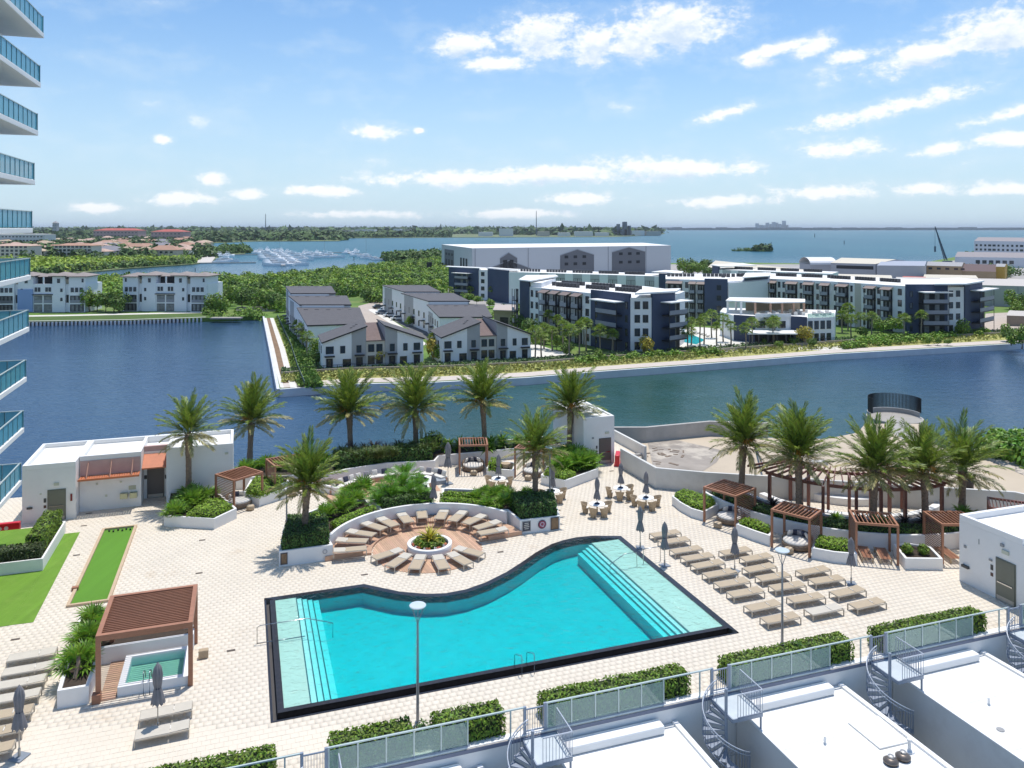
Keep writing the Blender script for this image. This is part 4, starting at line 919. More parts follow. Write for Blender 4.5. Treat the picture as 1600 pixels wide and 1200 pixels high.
# wall planters left and right of the circle
PL = planter(w2([(.97,15.96),(4.25,16.0)])+[ringpt(CW,RW+.2,a) for a in range(172,128,-6)]+w2([(7.5,23.9),(5.2,24.0),(2.8,22.2),(1.45,20.4)]), .95, 'white planter with dark hedge and palm, left of the round wooden deck', soilz=.75)
hedge(w2([(1.15,16.2),(4.0,16.2),(4.2,19.6),(1.7,20.3)]), .7, 1.75, 'dark hedge block around the palm trunk, left of the round wooden deck', hedge_d)
hedge([ringpt(CW,RW+.35,a) for a in range(160,126,-6)]+[ringpt(CW,RW+1.0,a) for a in range(128,162,6)], .7, 1.25, 'low curved lime hedge behind the left arc of the white wall', lime_m)
for i, (u, v, s) in enumerate([(508,806,.85),(527,800,1.0),(540,792,1.0),(556,784,.9),(549,776,1.1),(568,770,1.2)]):
    plant(FAN[i % 3], G(u, v, .9), s*1.05, 'green fan palm shrub left of the round deck, '+['leftmost, low beside the date palm trunk','second from the left','in the middle of the bed','behind the lime hedge','at the paving edge','nearest the big leaved bed'][i], 'fan_palm_shrub', 'plant', 'fan palms left of the round deck')
ellbush(G(492,822,1.0), (.5,.5,.45), 'round yellow green shrub beside the left hedge block', lime_m, 400)
PC = planter([ringpt(CW,RW+.22,a) for a in range(127,93,-4)]+w2([(12.6,25.6),(9.2,26.3),(7.8,24.3)]), .98, 'white planter full of big leaved plants behind the round wooden deck', soilz=.8)
hedge([ringpt(CW,RW+.4,a) for a in range(125,94,-4)]+[ringpt(CW,RW+1.2,a) for a in range(96,127,4)], .8, 1.6, 'dark green hedge behind the wall under the big leaved plants', hedge_d)
for i, (u, v, s) in enumerate([(612,770,1.3),(628,757,1.5),(598,765,1.2),(642,766,1.3),(652,756,1.3),(632,742,1.6),(612,752,1.3),(656,770,1.1),(590,775,1.0)]):
    plant(PHI[i % 2], G(u, v+14, .9), s*.78, 'philodendron with big cut leaves in the central planter', 'philodendron', 'plant', 'philodendrons behind the round deck')
PR = planter([ringpt(CW,RW+.22,a) for a in range(92,52,-5)]+w2([(16.60,18.3),(16.82,16.1),(19.75,16.03),(20.75,19.4),(18.0,22.3),(13.4,24.4)]), .96, 'white planter with three signs on its front wall, right of the round deck', soilz=.8)
hedge([ringpt(CW,RW+.4,a) for a in range(91,54,-4)]+[ringpt(CW,RW+1.0,a) for a in range(56,93,4)], .8, 1.25, 'long low curved lime hedge behind the right arc of the white wall', lime_m)
hedge([ringpt(CW,RW+1.35,a) for a in range(92,72,-4)]+[ringpt(CW,RW+1.9,a) for a in range(74,94,4)], .8, 1.35, 'shorter lime hedge strip behind the long curved one', lime_m)
hedge(w2([(16.95,16.3),(19.55,16.2),(20.4,19.0),(17.2,19.2)]), .8, 1.85, 'dark clipped hedge block above the planter with signs', hedge_d)
for i, (u, v, s) in enumerate([(745,776,1.0),(760,786,.9),(772,774,1.1),(788,784,1.1),(800,775,1.1),(815,785,1.2),(824,772,1.0),(756,768,.9),(784,768,1.0)]):
    plant(FAN[i % 3], G(u, v+5, .95), s*.82, 'fan palm shrub with stiff leaves right of the round deck', 'fan_palm_shrub', 'plant', 'fan palms right of the round deck')
# signs on the planter walls
def sign(name, label, a, w, z, h, bfront, m, frame=None, rows=0):
    t = thing(name, label, 'sign', D(a+w/2, bfront-.012, z+h/2), TH)
    if frame: MB().box((0,.002,0), (w, .02, h)).build('frame', frame, t); MB().box((0,-.012,0), (w-.1, .01, h-.1)).build('board', m, t)
    else: MB().box((0,0,0), (w, .02, h)).build('board', m, t)
    if rows:
        wm = mat('sign_text_print', (.62,.60,.55), .6, .05)
        for i in range(rows): MB().box((0,-.020,h/2-.14-i*(h-.2)/rows), ((w-.22)*(.75+.25*((i*7) % 3)/2), .004, (h-.2)/rows*.42)).build('text_line', wm, t)
    return t
brd = mat('brown_notice_board', (.24,.15,.08), .7, .4, 6); dkb = mat('dark_blue_frame', (.03,.035,.06), .5, .1)
sign('notice_board', 'brown framed notice board on the left planter wall', .98+.08, .42, .12, .72, 15.95, brd, dkb, 0)
sign('notice_board', 'dark framed rules board with four pale lines on the right planter wall', 16.98, .62, .16, .70, 16.08, dkb, mat('grey_plate', (.3,.3,.3)), 4)
sign('notice_board', 'brown blank notice board at the right end of the planter wall', 19.05, .60, .05, .86, 16.02, brd, dkb, 0)
def disc(p, r, m, name, t=None, th=.02):
    b = MB(); n = 28; vs = [(r*math.cos(2*math.pi*i/n), y, r*math.sin(2*math.pi*i/n)) for y in (0, -th) for i in range(n)]
    b.add(vs, [tuple(range(n))[::-1], tuple(range(n, 2*n))]+[(i, (i+1) % n, n+(i+1) % n, n+i) for i in range(n)]); o = b.build(name, m, t); return o
rs = thing('round_sign', 'round maroon and navy emblem sign with a pale letter on the planter wall', 'sign', D(18.42, 16.03, .52), TH)
disc(0, .30, mat('navy_print', (.04,.035,.09), .4), 'ring', rs, .02); o = disc(0, .26, mat('maroon_print', (.28,.05,.09), .4), 'disc', rs, .006); o.location = (0,-.021,0)
def text(s, size, m, t, loc, rot):
    c = bpy.data.curves.new('lettering', 'FONT'); c.body = s; c.size = size; c.align_x = 'CENTER'; c.align_y = 'CENTER'; c.extrude = .003; tmp = bpy.data.objects.new('tmp', c); C.objects.link(tmp)
    dg = bpy.context.evaluated_depsgraph_get(); me = bpy.data.meshes.new_from_object(tmp.evaluated_get(dg)); me.name = 'lettering'; bpy.data.objects.remove(tmp); me.materials.clear(); me.materials.append(m)
    return obj('lettering', me, t, loc, rot)
text('Q', .42, mat('pale_print', (.62,.60,.72), .5), rs, (0,-.034,.0), (R(90),0,0))
rs = thing('round_sign', 'round pale grey emblem on the left planter wall', 'sign', D(3.75, 15.94, .60), TH)
disc(0, .15, mat('mid_grey_print', (.36,.36,.38), .5), 'ring', rs, .015); o = disc(0, .09, mat('light_grey_print', (.6,.6,.6), .5), 'disc', rs, .006); o.location = (0,-.016,0)
# ================================================================ planting left and behind
PLG = 'white planters of the deck'
planter(px([(256,806),(335,810.5),(370,794),(345,772),(300,755),(265,762)], .75), .75, 'angular white planter in front of the white building, left of the first cabana', group=PLG)
hedge(px([(292,806),(334,808),(362,793),(345,782),(318,785)], .8), .6, 1.05, 'low curved lime green hedge in the left planter', lime_m)
for i, (u, v, s) in enumerate([(272,800,1.0),(285,792,1.2),(298,785,1.2),(278,782,1.1),(310,778,1.2),(322,772,1.2),(295,772,1.0),(335,768,1.0)]):
    plant([FAN[i % 3], BRD[i % 2]][i % 2], G(u, v+4, .75), s, 'bushy green plant in the planter before the white building', 'leafy_plant', 'plant', 'green plants of the left planter')
planter(px([(380,770),(405,776),(448,763),(452,745),(395,742)], .75), .75, 'white planter between the first and second cabana', group=PLG)
hedge(px([(384,769),(405,773),(444,761),(440,748),(400,748)], .9), .6, 1.15, 'bright lime shrubs between the first and second cabana', lime_m, lump=.12)
tag(MB().strip(px([(490.6,752.5),(532,762.5)], .6), .18, -.02, .6).build('low_wall', coping), 'short low white wall left of the curved sofa', 'wall')
# tall back bed
bed = w2([(-1.7,32.2),(5.4,30.9),(7,31.7),(10.5,32.35),(14.5,31.65),(15.2,33),(27.2,33),(27.2,36.1),(-1.7,36.1)])
planter(bed, .93, 'long white curved planter wall along the back of the deck', soilz=.8)
hedge(w2([(6.2,32.0),(10.4,32.7),(14.3,32.0),(14.6,34.1),(6.2,34.3)]), .8, 1.9, 'wide dark green grassy bed behind the curved sofa', hedge_d, 110, .13, lump=.15, name='hedge')
scatter(GRS, w2([(6.3,32.3),(14.5,32.2),(14.8,34.3),(6.3,34.4)]), 46, 1.3, 1.2, 'dark ornamental grass growing behind the curved sofa', 'ornamental_grass')
for i, (a, b, s) in enumerate([(7.2,34.9,1.2),(8.0,35.2,1.35),(8.9,34.9,1.3),(9.8,35.2,1.4),(10.8,35.0,1.15),(12.0,35.1,1.3),(13.2,35.0,1.1)]): plant(SPK[i % 2], D(a, b, 1.1), s, 'spiky dark burgundy shrub along the water behind the sofa', 'spiky_shrub', 'shrub', 'burgundy shrubs along the back wall')
for i, (a, b, s) in enumerate([(-.9,33.6,1.1),(.6,34.2,1.2),(2.2,33.9,1.2),(3.7,34.5,1.1),(5.2,33.8,1.2)]): plant(FAN[i % 3], D(a, b, .9), s, 'fan palm shrub in the shade behind the left cabanas', 'fan_palm_shrub', 'plant', 'fan palms behind the left cabanas')
for i, (a, b, s) in enumerate([(14.2,34,.9),(15.2,35,1.0)]): ellbush(D(a, b, .9), (1.0*s,.9*s,.8*s), ['bright green bush left of the middle cabana, by the water','rounder bright bush behind the tall umbrella'][i], hedge_m, 900, .12)
for i, (a, b, s) in enumerate([(16.5,34.8,1.3),(17.6,35.0,1.2),(19.0,34.6,1.2),(20.3,34.2,1.3),(21.5,34.6,1.3),(22.8,33.8,1.3),(24,34.4,1.2),(19.8,33.2,1.1)]): plant(BRD[i % 2], D(a, b, .95), s*1.3, 'leafy dark green plant behind the middle cabanas', 'leafy_plant', 'plant', 'green plants behind the middle cabanas')
planter(px([(760,731.5),(803,735),(806,722),(768,718)], .75), .75, 'white planter between the middle cabana and the one behind the palm', group=PLG)
hedge(px([(763,730),(782,731.5),(782,721),(768,720)], .9), .6, 1.25, 'small bright green hedge right of the middle cabana', lime_m)
tag(MB().lathe([(.35,0),(.42,.35)], (G(790,729,.8).x,G(790,729,.8).y,.75), 18).build('wicker_pot', wick), 'tan wicker pot on the planter right of the middle cabana', 'pot')
planter(px([(845,742),(883,751),(935,732),(932,716),(905,708),(860,720)], .75), .75, 'pointed white planter full of fan palms in front of the lift house', group=PLG)
hedge(px([(850,741),(882,748),(900,741),(880,732),(858,731)], .85), .6, 1.05, 'bright low hedge in the pointed planter by the lift house', lime_m)
for i, (u, v, s) in enumerate([(878,728,1.1),(892,722,1.2),(905,724,1.2),(918,722,1.1),(926,716,1.0),(870,716,1.1),(902,712,1.2),(884,708,1.1)]):
    plant(FAN[i % 3], G(u, v+6, .75), s*1.15, 'green fan palm in the pointed planter by the lift house', 'fan_palm_shrub', 'plant', 'fan palms by the lift house')
# ================================================================ cabanas and what they shelter
def round_daybed(p, rz, label):
    t = thing('round_daybed', label, 'daybed', p, rz, 'round wicker daybeds')
    MB().lathe([(.86,.08),(.95,.22),(.93,.36),(.88,.38)], n=28).build('base', wickd, t)
    MB().lathe([(.84,.38),(.88,.44),(.86,.52),(.7,.55)], n=28).build('mattress', cushw, t, True)
    b = MB(); n = 18
    for (r, z) in [(.92,.2),(.98,.5),(1.0,.85),(.93,.88),(.9,.5)]:
        for k in range(n): a = R(-5+190*k/(n-1)); zz = z-(.35 if z > .6 else 0)*abs(k-(n-1)/2)**2/((n-1)/2)**2; b.v.append((r*math.cos(a), r*math.sin(a), zz))
    for i in range(4):
        for k in range(n-1): b.f.append((i*n+k, i*n+k+1, (i+1)*n+k+1, (i+1)*n+k))
    b.build('back', wickd, t, True)
    for k, (a, m_) in enumerate(((40,cushw),(68,cushd),(96,cushg),(124,cushd),(150,cushw))):
        M = Matrix.Rotation(R(a+90), 3, 'Z') @ Matrix.Rotation(R(-25), 3, 'X'); MB().box((.66*math.cos(R(a)), .66*math.sin(R(a)), .75), (.42,.16,.40), rot=M).build('pillow', m_, t, True, .07)
    return t
def ottoman(p, label): 
    t = thing('wicker_stool', label, 'stool', p, 0, 'small wicker stools'); MB().lathe([(.24,.0),(.30,.15),(.29,.32),(.24,.36)], n=18).build('body', wick, t, True); MB().lathe([(.24,.36),(.02,.38)], n=18).build('top', mat('stool_top', (.50,.40,.28), .8, .2, 9), t)
def cabana(p1, p2, dep, label, h=2.5, m=bwood, lattice='right', bed=True, bl='', nsl=9, both=False):
    """p1, p2: ground points of the two front posts, seen from the pool"""
    p1 = Vector(p1); p2 = Vector(p2); w = (p2-p1).length; rz = math.atan2(p2.y-p1.y, p2.x-p1.x)
    t = thing('cabana', label, 'cabana', (p1.x, p1.y, 0), rz, 'slatted wooden cabanas')
    pm = MB().box((0,0,h/2-.06), (.13,.13,h-.12)).mesh('post', m)
    for x in (0, w):
        for y in (0, dep): obj('post', pm, t, (x, y, 0))
    for y in (0, dep): MB().box((w/2, y, h-.06), (w+.13, .13, .14)).build('beam', m, t)
    for x in (0, w): MB().box((x, dep/2, h-.06), (.13, dep-.13, .138)).build('beam', m, t)
    sm_ = MB().box((0, dep/2, h-.055), (.045, dep-.13, .11)).mesh('roof_slat', m)
    for k in range(nsl): obj('roof_slat', sm_, t, (w*(k+1)/(nsl+1), 0, 0))
    lt = MB().box((0, dep/2, 0), (.03, dep-.14, .05)).mesh('lattice_slat', m)
    for sd in ([0, w] if both else [w if lattice == 'right' else 0]):
        for k in range(17): obj('lattice_slat', lt, t, (sd, 0, .25+k*.125), (0,R(28),0))
    M = Matrix.Rotation(rz, 3, 'Z'); f = lambda x, y, z=0: p1+M@Vector((x, y, z))
    if bed: round_daybed(f(w*.5, dep*.52), rz, 'round wicker daybed with cushions under '+bl); ottoman(f(w*.5, -.25), 'small wicker stool before the daybed of '+bl)
    return t, f, w, rz
def g2(u, v): p = G(u, v, 0); return (p.x, p.y, 0)
cabana((-20.4,58.0,0), (-18.95,59.95,0), 2.3, 'leftmost slatted cabana, right of the white building', lattice='left', bl='the leftmost cabana')
cabana((-18.4,61.4,0), (-16.3,62.8,0), 2.3, 'slatted cabana hidden in part by the date palm', lattice='left', bl='the cabana behind the palm')
cabana((-4.45,67.3,0), (-2.1,67.5,0), 2.3, 'middle slatted cabana facing the camera, in front of the water', lattice='left', bl='the middle cabana', both=True)
cabana((.25,66.5,0), (2.6,65.6,0), 2.2, 'cabana behind the date palm, left of the lift house', lattice='right', bl='the cabana left of the lift house')
def rad(p1, p2, dep=2.2, **k): return cabana(p1, p2, dep, **k)
rad((13.75,56.5,0), (15.45,54.6,0), label='first cabana of the right group, beside the boundary wall', lattice='right', bl='the first right cabana', dep=2.5)
rad((17.1,52.0,0), (18.95,50.35,0), label='second cabana of the right group, with a round daybed', lattice='right', bl='the second right cabana', dep=2.0)
_, f7, w7, r7 = rad((21.65,49.7,0), (24.0,49.15,0), label='third cabana of the right group, sheltering two wooden loungers', both=False, lattice='left', bed=False)
_, f8, w8, r8 = rad((26.9,49.4,0), (29.3,49.4,0), label='fourth cabana of the right group, hidden in part by the white block', lattice='left', bed=False)
cabana((31.7,52.4,0), (33.6,51.4,0), 2.2, 'dark red cabana showing only its roof above the white block', m=rwood, bed=False)
def slatbed(p, rz, label):
    t = thing('wooden_lounger', label, 'sun lounger', p, rz, 'slatted wooden loungers under the cabanas'); sm_ = MB().box((0,0,.33), (.62,.085,.03)).mesh('slat', bwood)
    for k in range(16): obj('slat', sm_, t, (0, -.9+k*.115, 0))
    for x in (-.33,.33): MB().box((x,-.03,.30), (.05,1.95,.09)).build('side_rail', mat('pale_teak', (.45,.34,.22), .6, .15), t)
    lm = MB().box((0,0,.13), (.08,.08,.27)).mesh('leg', mat('pale_teak', (.45,.34,.22)))
    for x in (-.31,.31):
        for y in (-.92,.85): obj('leg', lm, t, (x, y, 0))
slatbed(f7(w7*.28, .95), r7, 'left wooden lounger under the third right cabana'); slatbed(f7(w7*.72, .95), r7, 'right wooden lounger under the third right cabana'); slatbed(f8(w8*.35, .95), r8, 'wooden lounger under the fourth right cabana')
# planters between the right cabanas, concentric with the curved pergola
CP = Vector((26.25, 63.74, 0))
def rp_(r, deg): return (CP.x+r*math.cos(R(deg)), CP.y+r*math.sin(R(deg)))
planter([(12.14,59.98),(12.45,58.6),(13.0,57.3),(13.73,56.6),(15.2,58.2),(15.0,59.4),(13.2,61.2)], .65, 'white planter with a lawn like lime hedge, far left of the right cabanas', group=PLG)
hedge([(12.35,59.9),(12.6,58.8),(13.1,57.6),(13.75,56.9),(14.95,58.2),(14.8,59.2),(13.2,60.9)], .5, .95, 'low lime hedge in the planter beside the boundary wall', lime_m)
planter([(15.35,54.2),(16.2,53.0),(17.0,52.1),(17.6,53.2),(16.9,54.6),(16.1,55.1)], .7, 'white planter between the first and second right cabanas', group=PLG)
hedge([(15.6,54.2),(16.4,53.2),(17.0,52.5),(17.4,53.2),(16.8,54.3),(16.1,54.7)], .5, 1.0, 'small lime hedge between the first and second right cabanas', lime_m)
planter([(19.0,50.15),(20.2,49.5),(21.5,49.2),(21.9,51.0),(20.9,51.6),(20.1,52.0)], .7, 'white planter between the second and third right cabanas', group=PLG)
hedge([(19.3,50.4),(20.4,49.8),(21.2,49.6),(21.6,51.0),(20.9,51.3),(20.1,51.6)], .5, 1.0, 'small lime hedge between the second and third right cabanas', lime_m)
planter([(24.15,48.55),(26.45,48.5),(26.7,50.4),(25.7,50.9),(24.5,50.8)], .7, 'white planter with ball shrubs between the third and fourth right cabanas', group=PLG)
ellbush(Vector((24.75,49.5,.6)), (.33,.33,.3), 'left round ball shrub between the right cabanas', hedge_m, 500, .07); ellbush(Vector((25.7,49.4,.6)), (.33,.33,.3), 'right round ball shrub between the right cabanas', hedge_m, 500, .07)
bw = thing('curved_planter', 'long curved white planter behind the right cabanas, holding the palms', 'planter', CP)
at(MB().strip([rp_(12.3, a) for a in range(197, 316, 4)], -.2, -.02, 1.0).build('wall', coping, None, False, .02), bw); at(MB().strip([rp_(9.2, a) for a in range(197, 316, 4)], .2, -.02, .95).build('wall', coping, None, False, .02), bw)
b = MB(); pts = list(range(197, 316, 4))
for i in range(len(pts)-1): b.prism([rp_(9.25, pts[i]), rp_(12.2, pts[i]), rp_(12.2, pts[i+1]), rp_(9.25, pts[i+1])], 0, .8)
at(b.build('soil', soil), bw)
hedge([rp_(12.0, a) for a in range(200, 312, 6)]+[rp_(10.9, a) for a in range(306, 196, -6)], .8, 1.25, 'long dark clipped hedge inside the curved planter behind the right cabanas', hedge_d, 120)
for i, a in enumerate([203,212,222,229,238,247,256,263,272,281,290,300]):
    x, y = rp_(10.3+.4*math.sin(i*2), a); plant([SPK[0], BRD[0], SPK[1], FAN[1]][i % 4] if i % 3 else SPK[1], Vector((x, y, .85)), .95, ['spiky dark shrub','leafy shrub','spiky dark shrub','fan palm shrub'][0 if not i % 3 else i % 4]+' under the palms behind the right cabanas', 'spiky_shrub', 'shrub', 'shrubs under the right palms')
tag(MB().strip([rp_(7.6, a) for a in range(200, 330, 4)], -.55, -.02, .5).build('curved_bench', coping, None, False, .04), 'long curved white bench under the curved pergola', 'bench')
tag(MB().prism([rp_(4.2, a) for a in range(215, 330, 8)]+[rp_(2.9, a) for a in range(323, 208, -8)], -.02, .55).build('curved_bench', coping, None, False, .04), 'shorter curved white bench nearer the boundary wall', 'bench')
pg = thing('curved_pergola', 'large curved dark red wooden pergola with radiating rafters on the right', 'pergola', CP)
HP = 3.0
def pp2(m_, nm): return at(m_.build(nm, rwood), pg)
for a0, a1 in ((214,243),(244,300)):
    pp2(MB().strip([rp_(8.86, a) for a in range(a0, a1+1, 3 if a1 < 250 else 4)], .09, HP-.28, HP-.05), 'front_beam')
pp2(MB().strip([rp_(5.5, a) for a in range(205, 310, 4)], .09, HP-.26, HP-.04), 'back_beam')
for a in range(206, 306, 4): x0, y0 = rp_(4.9, a); x1, y1 = rp_(9.45, a); pp2(MB().bar((x0,y0,HP+.04), (x1,y1,HP+.04), .07, .16), 'rafter')
for a in (216,232,241.5,255.5,266,277,287.5,298): x, y = rp_(8.86, a); pp2(MB().box((x,y,(HP-.3)/2), (.2,.2,HP-.3), R(a)), 'post')
for a in (210,226,241,256,272,288,302): x, y = rp_(5.5, a); pp2(MB().box((x,y,(HP-.3)/2), (.2,.2,HP-.3), R(a)), 'post')
# ================================================================ curved sofa and fire pit
sf = thing('curved_sofa', 'long curved outdoor sofa of wood with cream cushions along the white wall', 'sofa', D(8, 29.8, 0))
line = [(5.3,28.6),(6.1,29.7),(7.3,30.5),(9.0,31.1),(11.0,31.3),(13.0,30.8),(14.3,29.9),(14.9,28.8)]
for i in range(len(line)-1):
    a, b_ = line[i], line[i+1]
    k = MB().strip(w2([a, b_]), .75, .0, .30); at(k.build('base', dwood), sf); k = MB().strip(w2([a, b_]), .73, .305, .46); at(k.build('seat_cushion', cushw, None, False, .05), sf)
for i in range(17):
    t_ = (i+.5)/17*(len(line)-1); j = int(t_); f_ = t_-j; a = line[j][0]*(1-f_)+line[j+1][0]*f_; b_ = line[j][1]*(1-f_)+line[j+1][1]*f_
    dx = line[j+1][0]-line[j][0]; dy = line[j+1][1]-line[j][1]; M = Matrix.Rotation(TH+math.atan2(dy, dx), 3, 'Z') @ Matrix.Rotation(R(-18), 3, 'X')
    nrm = Vector((dy, -dx)).normalized()*.16; p = D(a+nrm.x, b_+nrm.y, .66)
    at(MB().box(p, (.46,.15,.42), rot=M).build('pillow', [cushw,cushd,cushw,cushd,cushw,cushw,cushg][i % 7], None, True, .06), sf)
tag(MB().lathe([(.9,0),(.95,.4),(.85,.42)], (D(7.6,28.9).x, D(7.6,28.9).y, 0), 30).build('round_wood_table', dwood), 'low round wooden table before the curved sofa', 'table')
fp = thing('fire_pit_table', 'big round tan fire pit table with pale rim at the right end of the sofa', 'fire pit', D(12.3, 28.2, 0))
MB().lathe([(1.15,0),(1.2,.5)], n=36).build('drum', mat('tan_stone', (.50,.38,.25), .7, .15, 4), fp); MB().lathe([(1.28,.5),(1.3,.56),(.85,.57),(.84,.48),(.02,.47)], n=36).build('rim', coping, fp)
q = MB(); DB(q, 5.0, 13.8, 26.6, 31.0, -.012, .012); struct(q.build('wood_terrace', dwood))
tag(MB().box(D(14.1, 28.6, .16), (1.1,1.0,.32), TH).build('umbrella_base_box', mat('blue_grey_base', (.28,.31,.35), .6, .1), None, False, .03), 'low grey stone box at the foot of the tallest umbrella', 'base')
# ================================================================ spa under its pergola
sp = thing('spa_pergola', 'square brown slatted pergola over the spa', 'pergola', D(-7.3, 4.0, 0), TH)
h = 2.9; pm = MB().box((0,0,h/2-.1), (.2,.2,h-.2)).mesh('post', bwood)
for x in (.1, 3.9):
    for y in (.1, 4.0): obj('post', pm, sp, (x, y, 0))
for y in (.1, 4.0): MB().box((2, y, h-.1), (4.0,.2,.26)).build('beam', bwood, sp)
for x in (.1, 3.9): MB().box((x, 2.05, h-.1), (.2,3.7,.258)).build('beam', bwood, sp)
sm_ = MB().box((2,0,0), (3.6,.035,.14)).mesh('roof_slat', bwood)
for k in range(21): obj('roof_slat', sm_, sp, (0, .30+k*.175, h-.09))
MB().box((.05,.0,.2), (.35,.35,.4)).build('post_foot', bwood, sp)
sa = thing('spa_pool', 'small raised green spa pool with white rim under the pergola', 'spa', D(-5, 5.5, 0))
so_ = w2([(-6.45,4.15),(-3.5,4.15),(-3.5,7.0),(-6.45,7.0)])
at(MB().strip(so_[::-1], .28, -.03, .42, True).build('rim', coping, None, False, .02), sa)
k = MB(); DB(k, -6.2, -3.75, 4.4, 6.75, -.5, -.45); DB(k, -6.2, -3.75, 6.2, 6.75, -.44, -.05); DB(k, -6.2, -5.7, 4.4, 6.19, -.44, -.06); DB(k, -4.2, -3.75, 4.4, 6.19, -.44, -.062); at(k.build('basin', mat('teal_tile', (.03,.30,.24), .4, .15, 8)), sa)
k = MB(); DB(k, -6.21, -3.73, 4.39, 6.76, -.505, .33); at(k.build('water', poolwater('spa_water', 1.2, (.05, .88, .8), .35)), sa)
for x in (-5.35, -5.1): at(rail3([D(x,3.9,0),D(x,3.9,.95),D(x,4.1,1.0),D(x,4.6,.75),D(x,4.7,.4)]).build('handrail', chrome, None, True), sa)
k = MB()
for i in range(17): DB(k, -7.15+.0, -6.5, 4.0+i*.2, 4.19+i*.2, -.0, .05)
stuff(at(k.build('deck_boards', dwood), sa))
planter(w2([(-8.8,4.0),(-7.55,4.0),(-7.55,7.3),(-3.45,7.3),(-3.45,8.3),(-7.6,8.6),(-7.7,11.6),(-9.2,11.6)]), .8, 'L shaped white planter around two sides of the spa', group=PLG)
for i, (a, b_, s) in enumerate([(-8.3,5.9,1.25),(-8.25,7.0,1.15),(-8.3,8.0,1.2),(-8.4,9.0,1.15),(-8.3,10.0,1.2),(-8.4,11.0,1.1)]): plant([FAN[i % 3], BRD[i % 2]][i % 2], D(a, b_, .75), s*.9, 'leafy fan palm beside the spa pergola, number '+['one','two','three','four','five','six'][i]+' from the camera', 'fan_palm_shrub', 'plant', 'plants beside the spa')
tag(MB().tube([D(-8.3,5.0,.7), D(-8.2,5.3,1.2), D(-8.25,5.6,1.5)], .09).build('bare_trunk', trunk_m), 'short bare plant stump in the spa planter', 'plant')
tag(MB().box(D(-2.95,6.4,.2), (.45,.3,.4), TH).build('wicker_stool', wick, None, False, .03), 'small square stool right of the spa', 'stool')
# ================================================================ putting green, lawns, left hedges
gr = thing('putting_green', 'long narrow putting green framed by a tan timber kerb', 'putting green', D(-9.3, 20, 0))
k = MB(); DB(k, -10.25, -8.35, 14.4, 26.0, -.01, .012); at(k.build('turf', mat('putting_turf', (.10,.25,.02), .95, .14, 1.0, .4, 90, streak=(1,.05,1))), gr)
at(MB().strip(w2([(-10.4,14.24),(-8.2,14.24),(-8.2,26.15),(-10.4,26.15)])[::-1], .17, -.02, .13, True).build('kerb', mat('tan_timber', (.52,.38,.25), .7, .1)), gr)
for i in range(6): tag(MB().lathe([(.01,0),(.05,.02),(.07,.07),(.05,.12),(.01,.14)], (D(-9.9+.28*i*(1 if i < 4 else .95),25.6-.15*(i % 2)).x, D(-9.9+.28*i,25.6-.15*(i % 2)).y, .01), 10).build('bocce_ball', black, None, True), 'dark bocce ball at the far end of the putting green', 'ball', 'balls on the putting green')
tag(MB().box(D(-10.35,16.5,.1), (.35,.25,.2), TH).build('bumper_box', bwood), 'small brown wooden box on the left kerb of the putting green', 'box')
struct(fill('lawn', w2([(-11.7,13.0),(-11.8,26.2),(-12.8,26.2),(-12.8,13.02)]), [], .012, turf)); struct(fill('lawn_left', w2([(-12.8,13.0),(-12.8,20.3),(-20,20.3),(-20,13.0)]), [], .016, turf))
planter(w2([(-21,20.05),(-12.75,20.05),(-12.75,26.6),(-13.3,26.6),(-13.3,20.95),(-21,20.95)]), .75, 'white L shaped planter along the lawn at the left edge', group=PLG, th=.12)
hedge(w2([(-19,20.3),(-12.95,20.3),(-12.95,21.5),(-19,21.5)]), .5, 1.35, 'dark red green hedge along the front of the left lawn planter', mat('bronze_hedge_leaf', (.055,.085,.022), .55, .4, 1, island=.6, trans=.2))
hedge(w2([(-13.0,21.5),(-12.95,26.4),(-14.0,26.4),(-14.0,21.5)]), .5, 1.7, 'taller brighter hedge beside the putting green', hedge_m, lump=.1)
struct(fill('lawn_back', w2([(-14.1,21.6),(-14.1,26.4),(-20,26.4),(-20,21.6)]), [], .6, turf))
br = thing('plastic_barrier', 'red plastic road barrier with two round holes at the left edge', 'barrier', D(-16.7, 27.3, 0), TH)
MB().box((0,0,.45), (2.1,.35,.75)).build('body', redp, br, False, .06); MB().box((0,0,.05), (2.1,.5,.1)).build('foot', redp, br)
for x in (-.35,.05): o = disc(0, .13, mat('pale_hole', (.6,.5,.45)), 'hole', br, .01); o.location = (x+.2,-.18,.5)
for i, lb in enumerate(('red plastic barrier beside the lift house, behind the dining sets', )): 
    br = thing('plastic_barrier', lb, 'barrier', G(965,725), TH+R(60)); MB().box((0,0,.5), (1.6,.4,.95)).build('body', redp, br, False, .08); MB().box((0,0,.05), (1.6,.55,.1)).build('foot', redp, br)
def lawnblades(poly, z, n, label):
    x, y = ptsin(w2(poly), n); P = np.stack([x, y, np.full(len(x), z+.02)], 1); Nn = rng.normal(size=P.shape); Nn[:, 2] = np.abs(Nn[:, 2])*.6
    o = bpy.data.objects.new('grass_blades', fastmesh('grass_blades', leafquads(P, Nn, .05), 4, mat('lawn_blade', (.15,.30,.025), .8, .2, .6, island=.5, trans=.2))); C.objects.link(o); tag(stuff(o), label, 'grass')
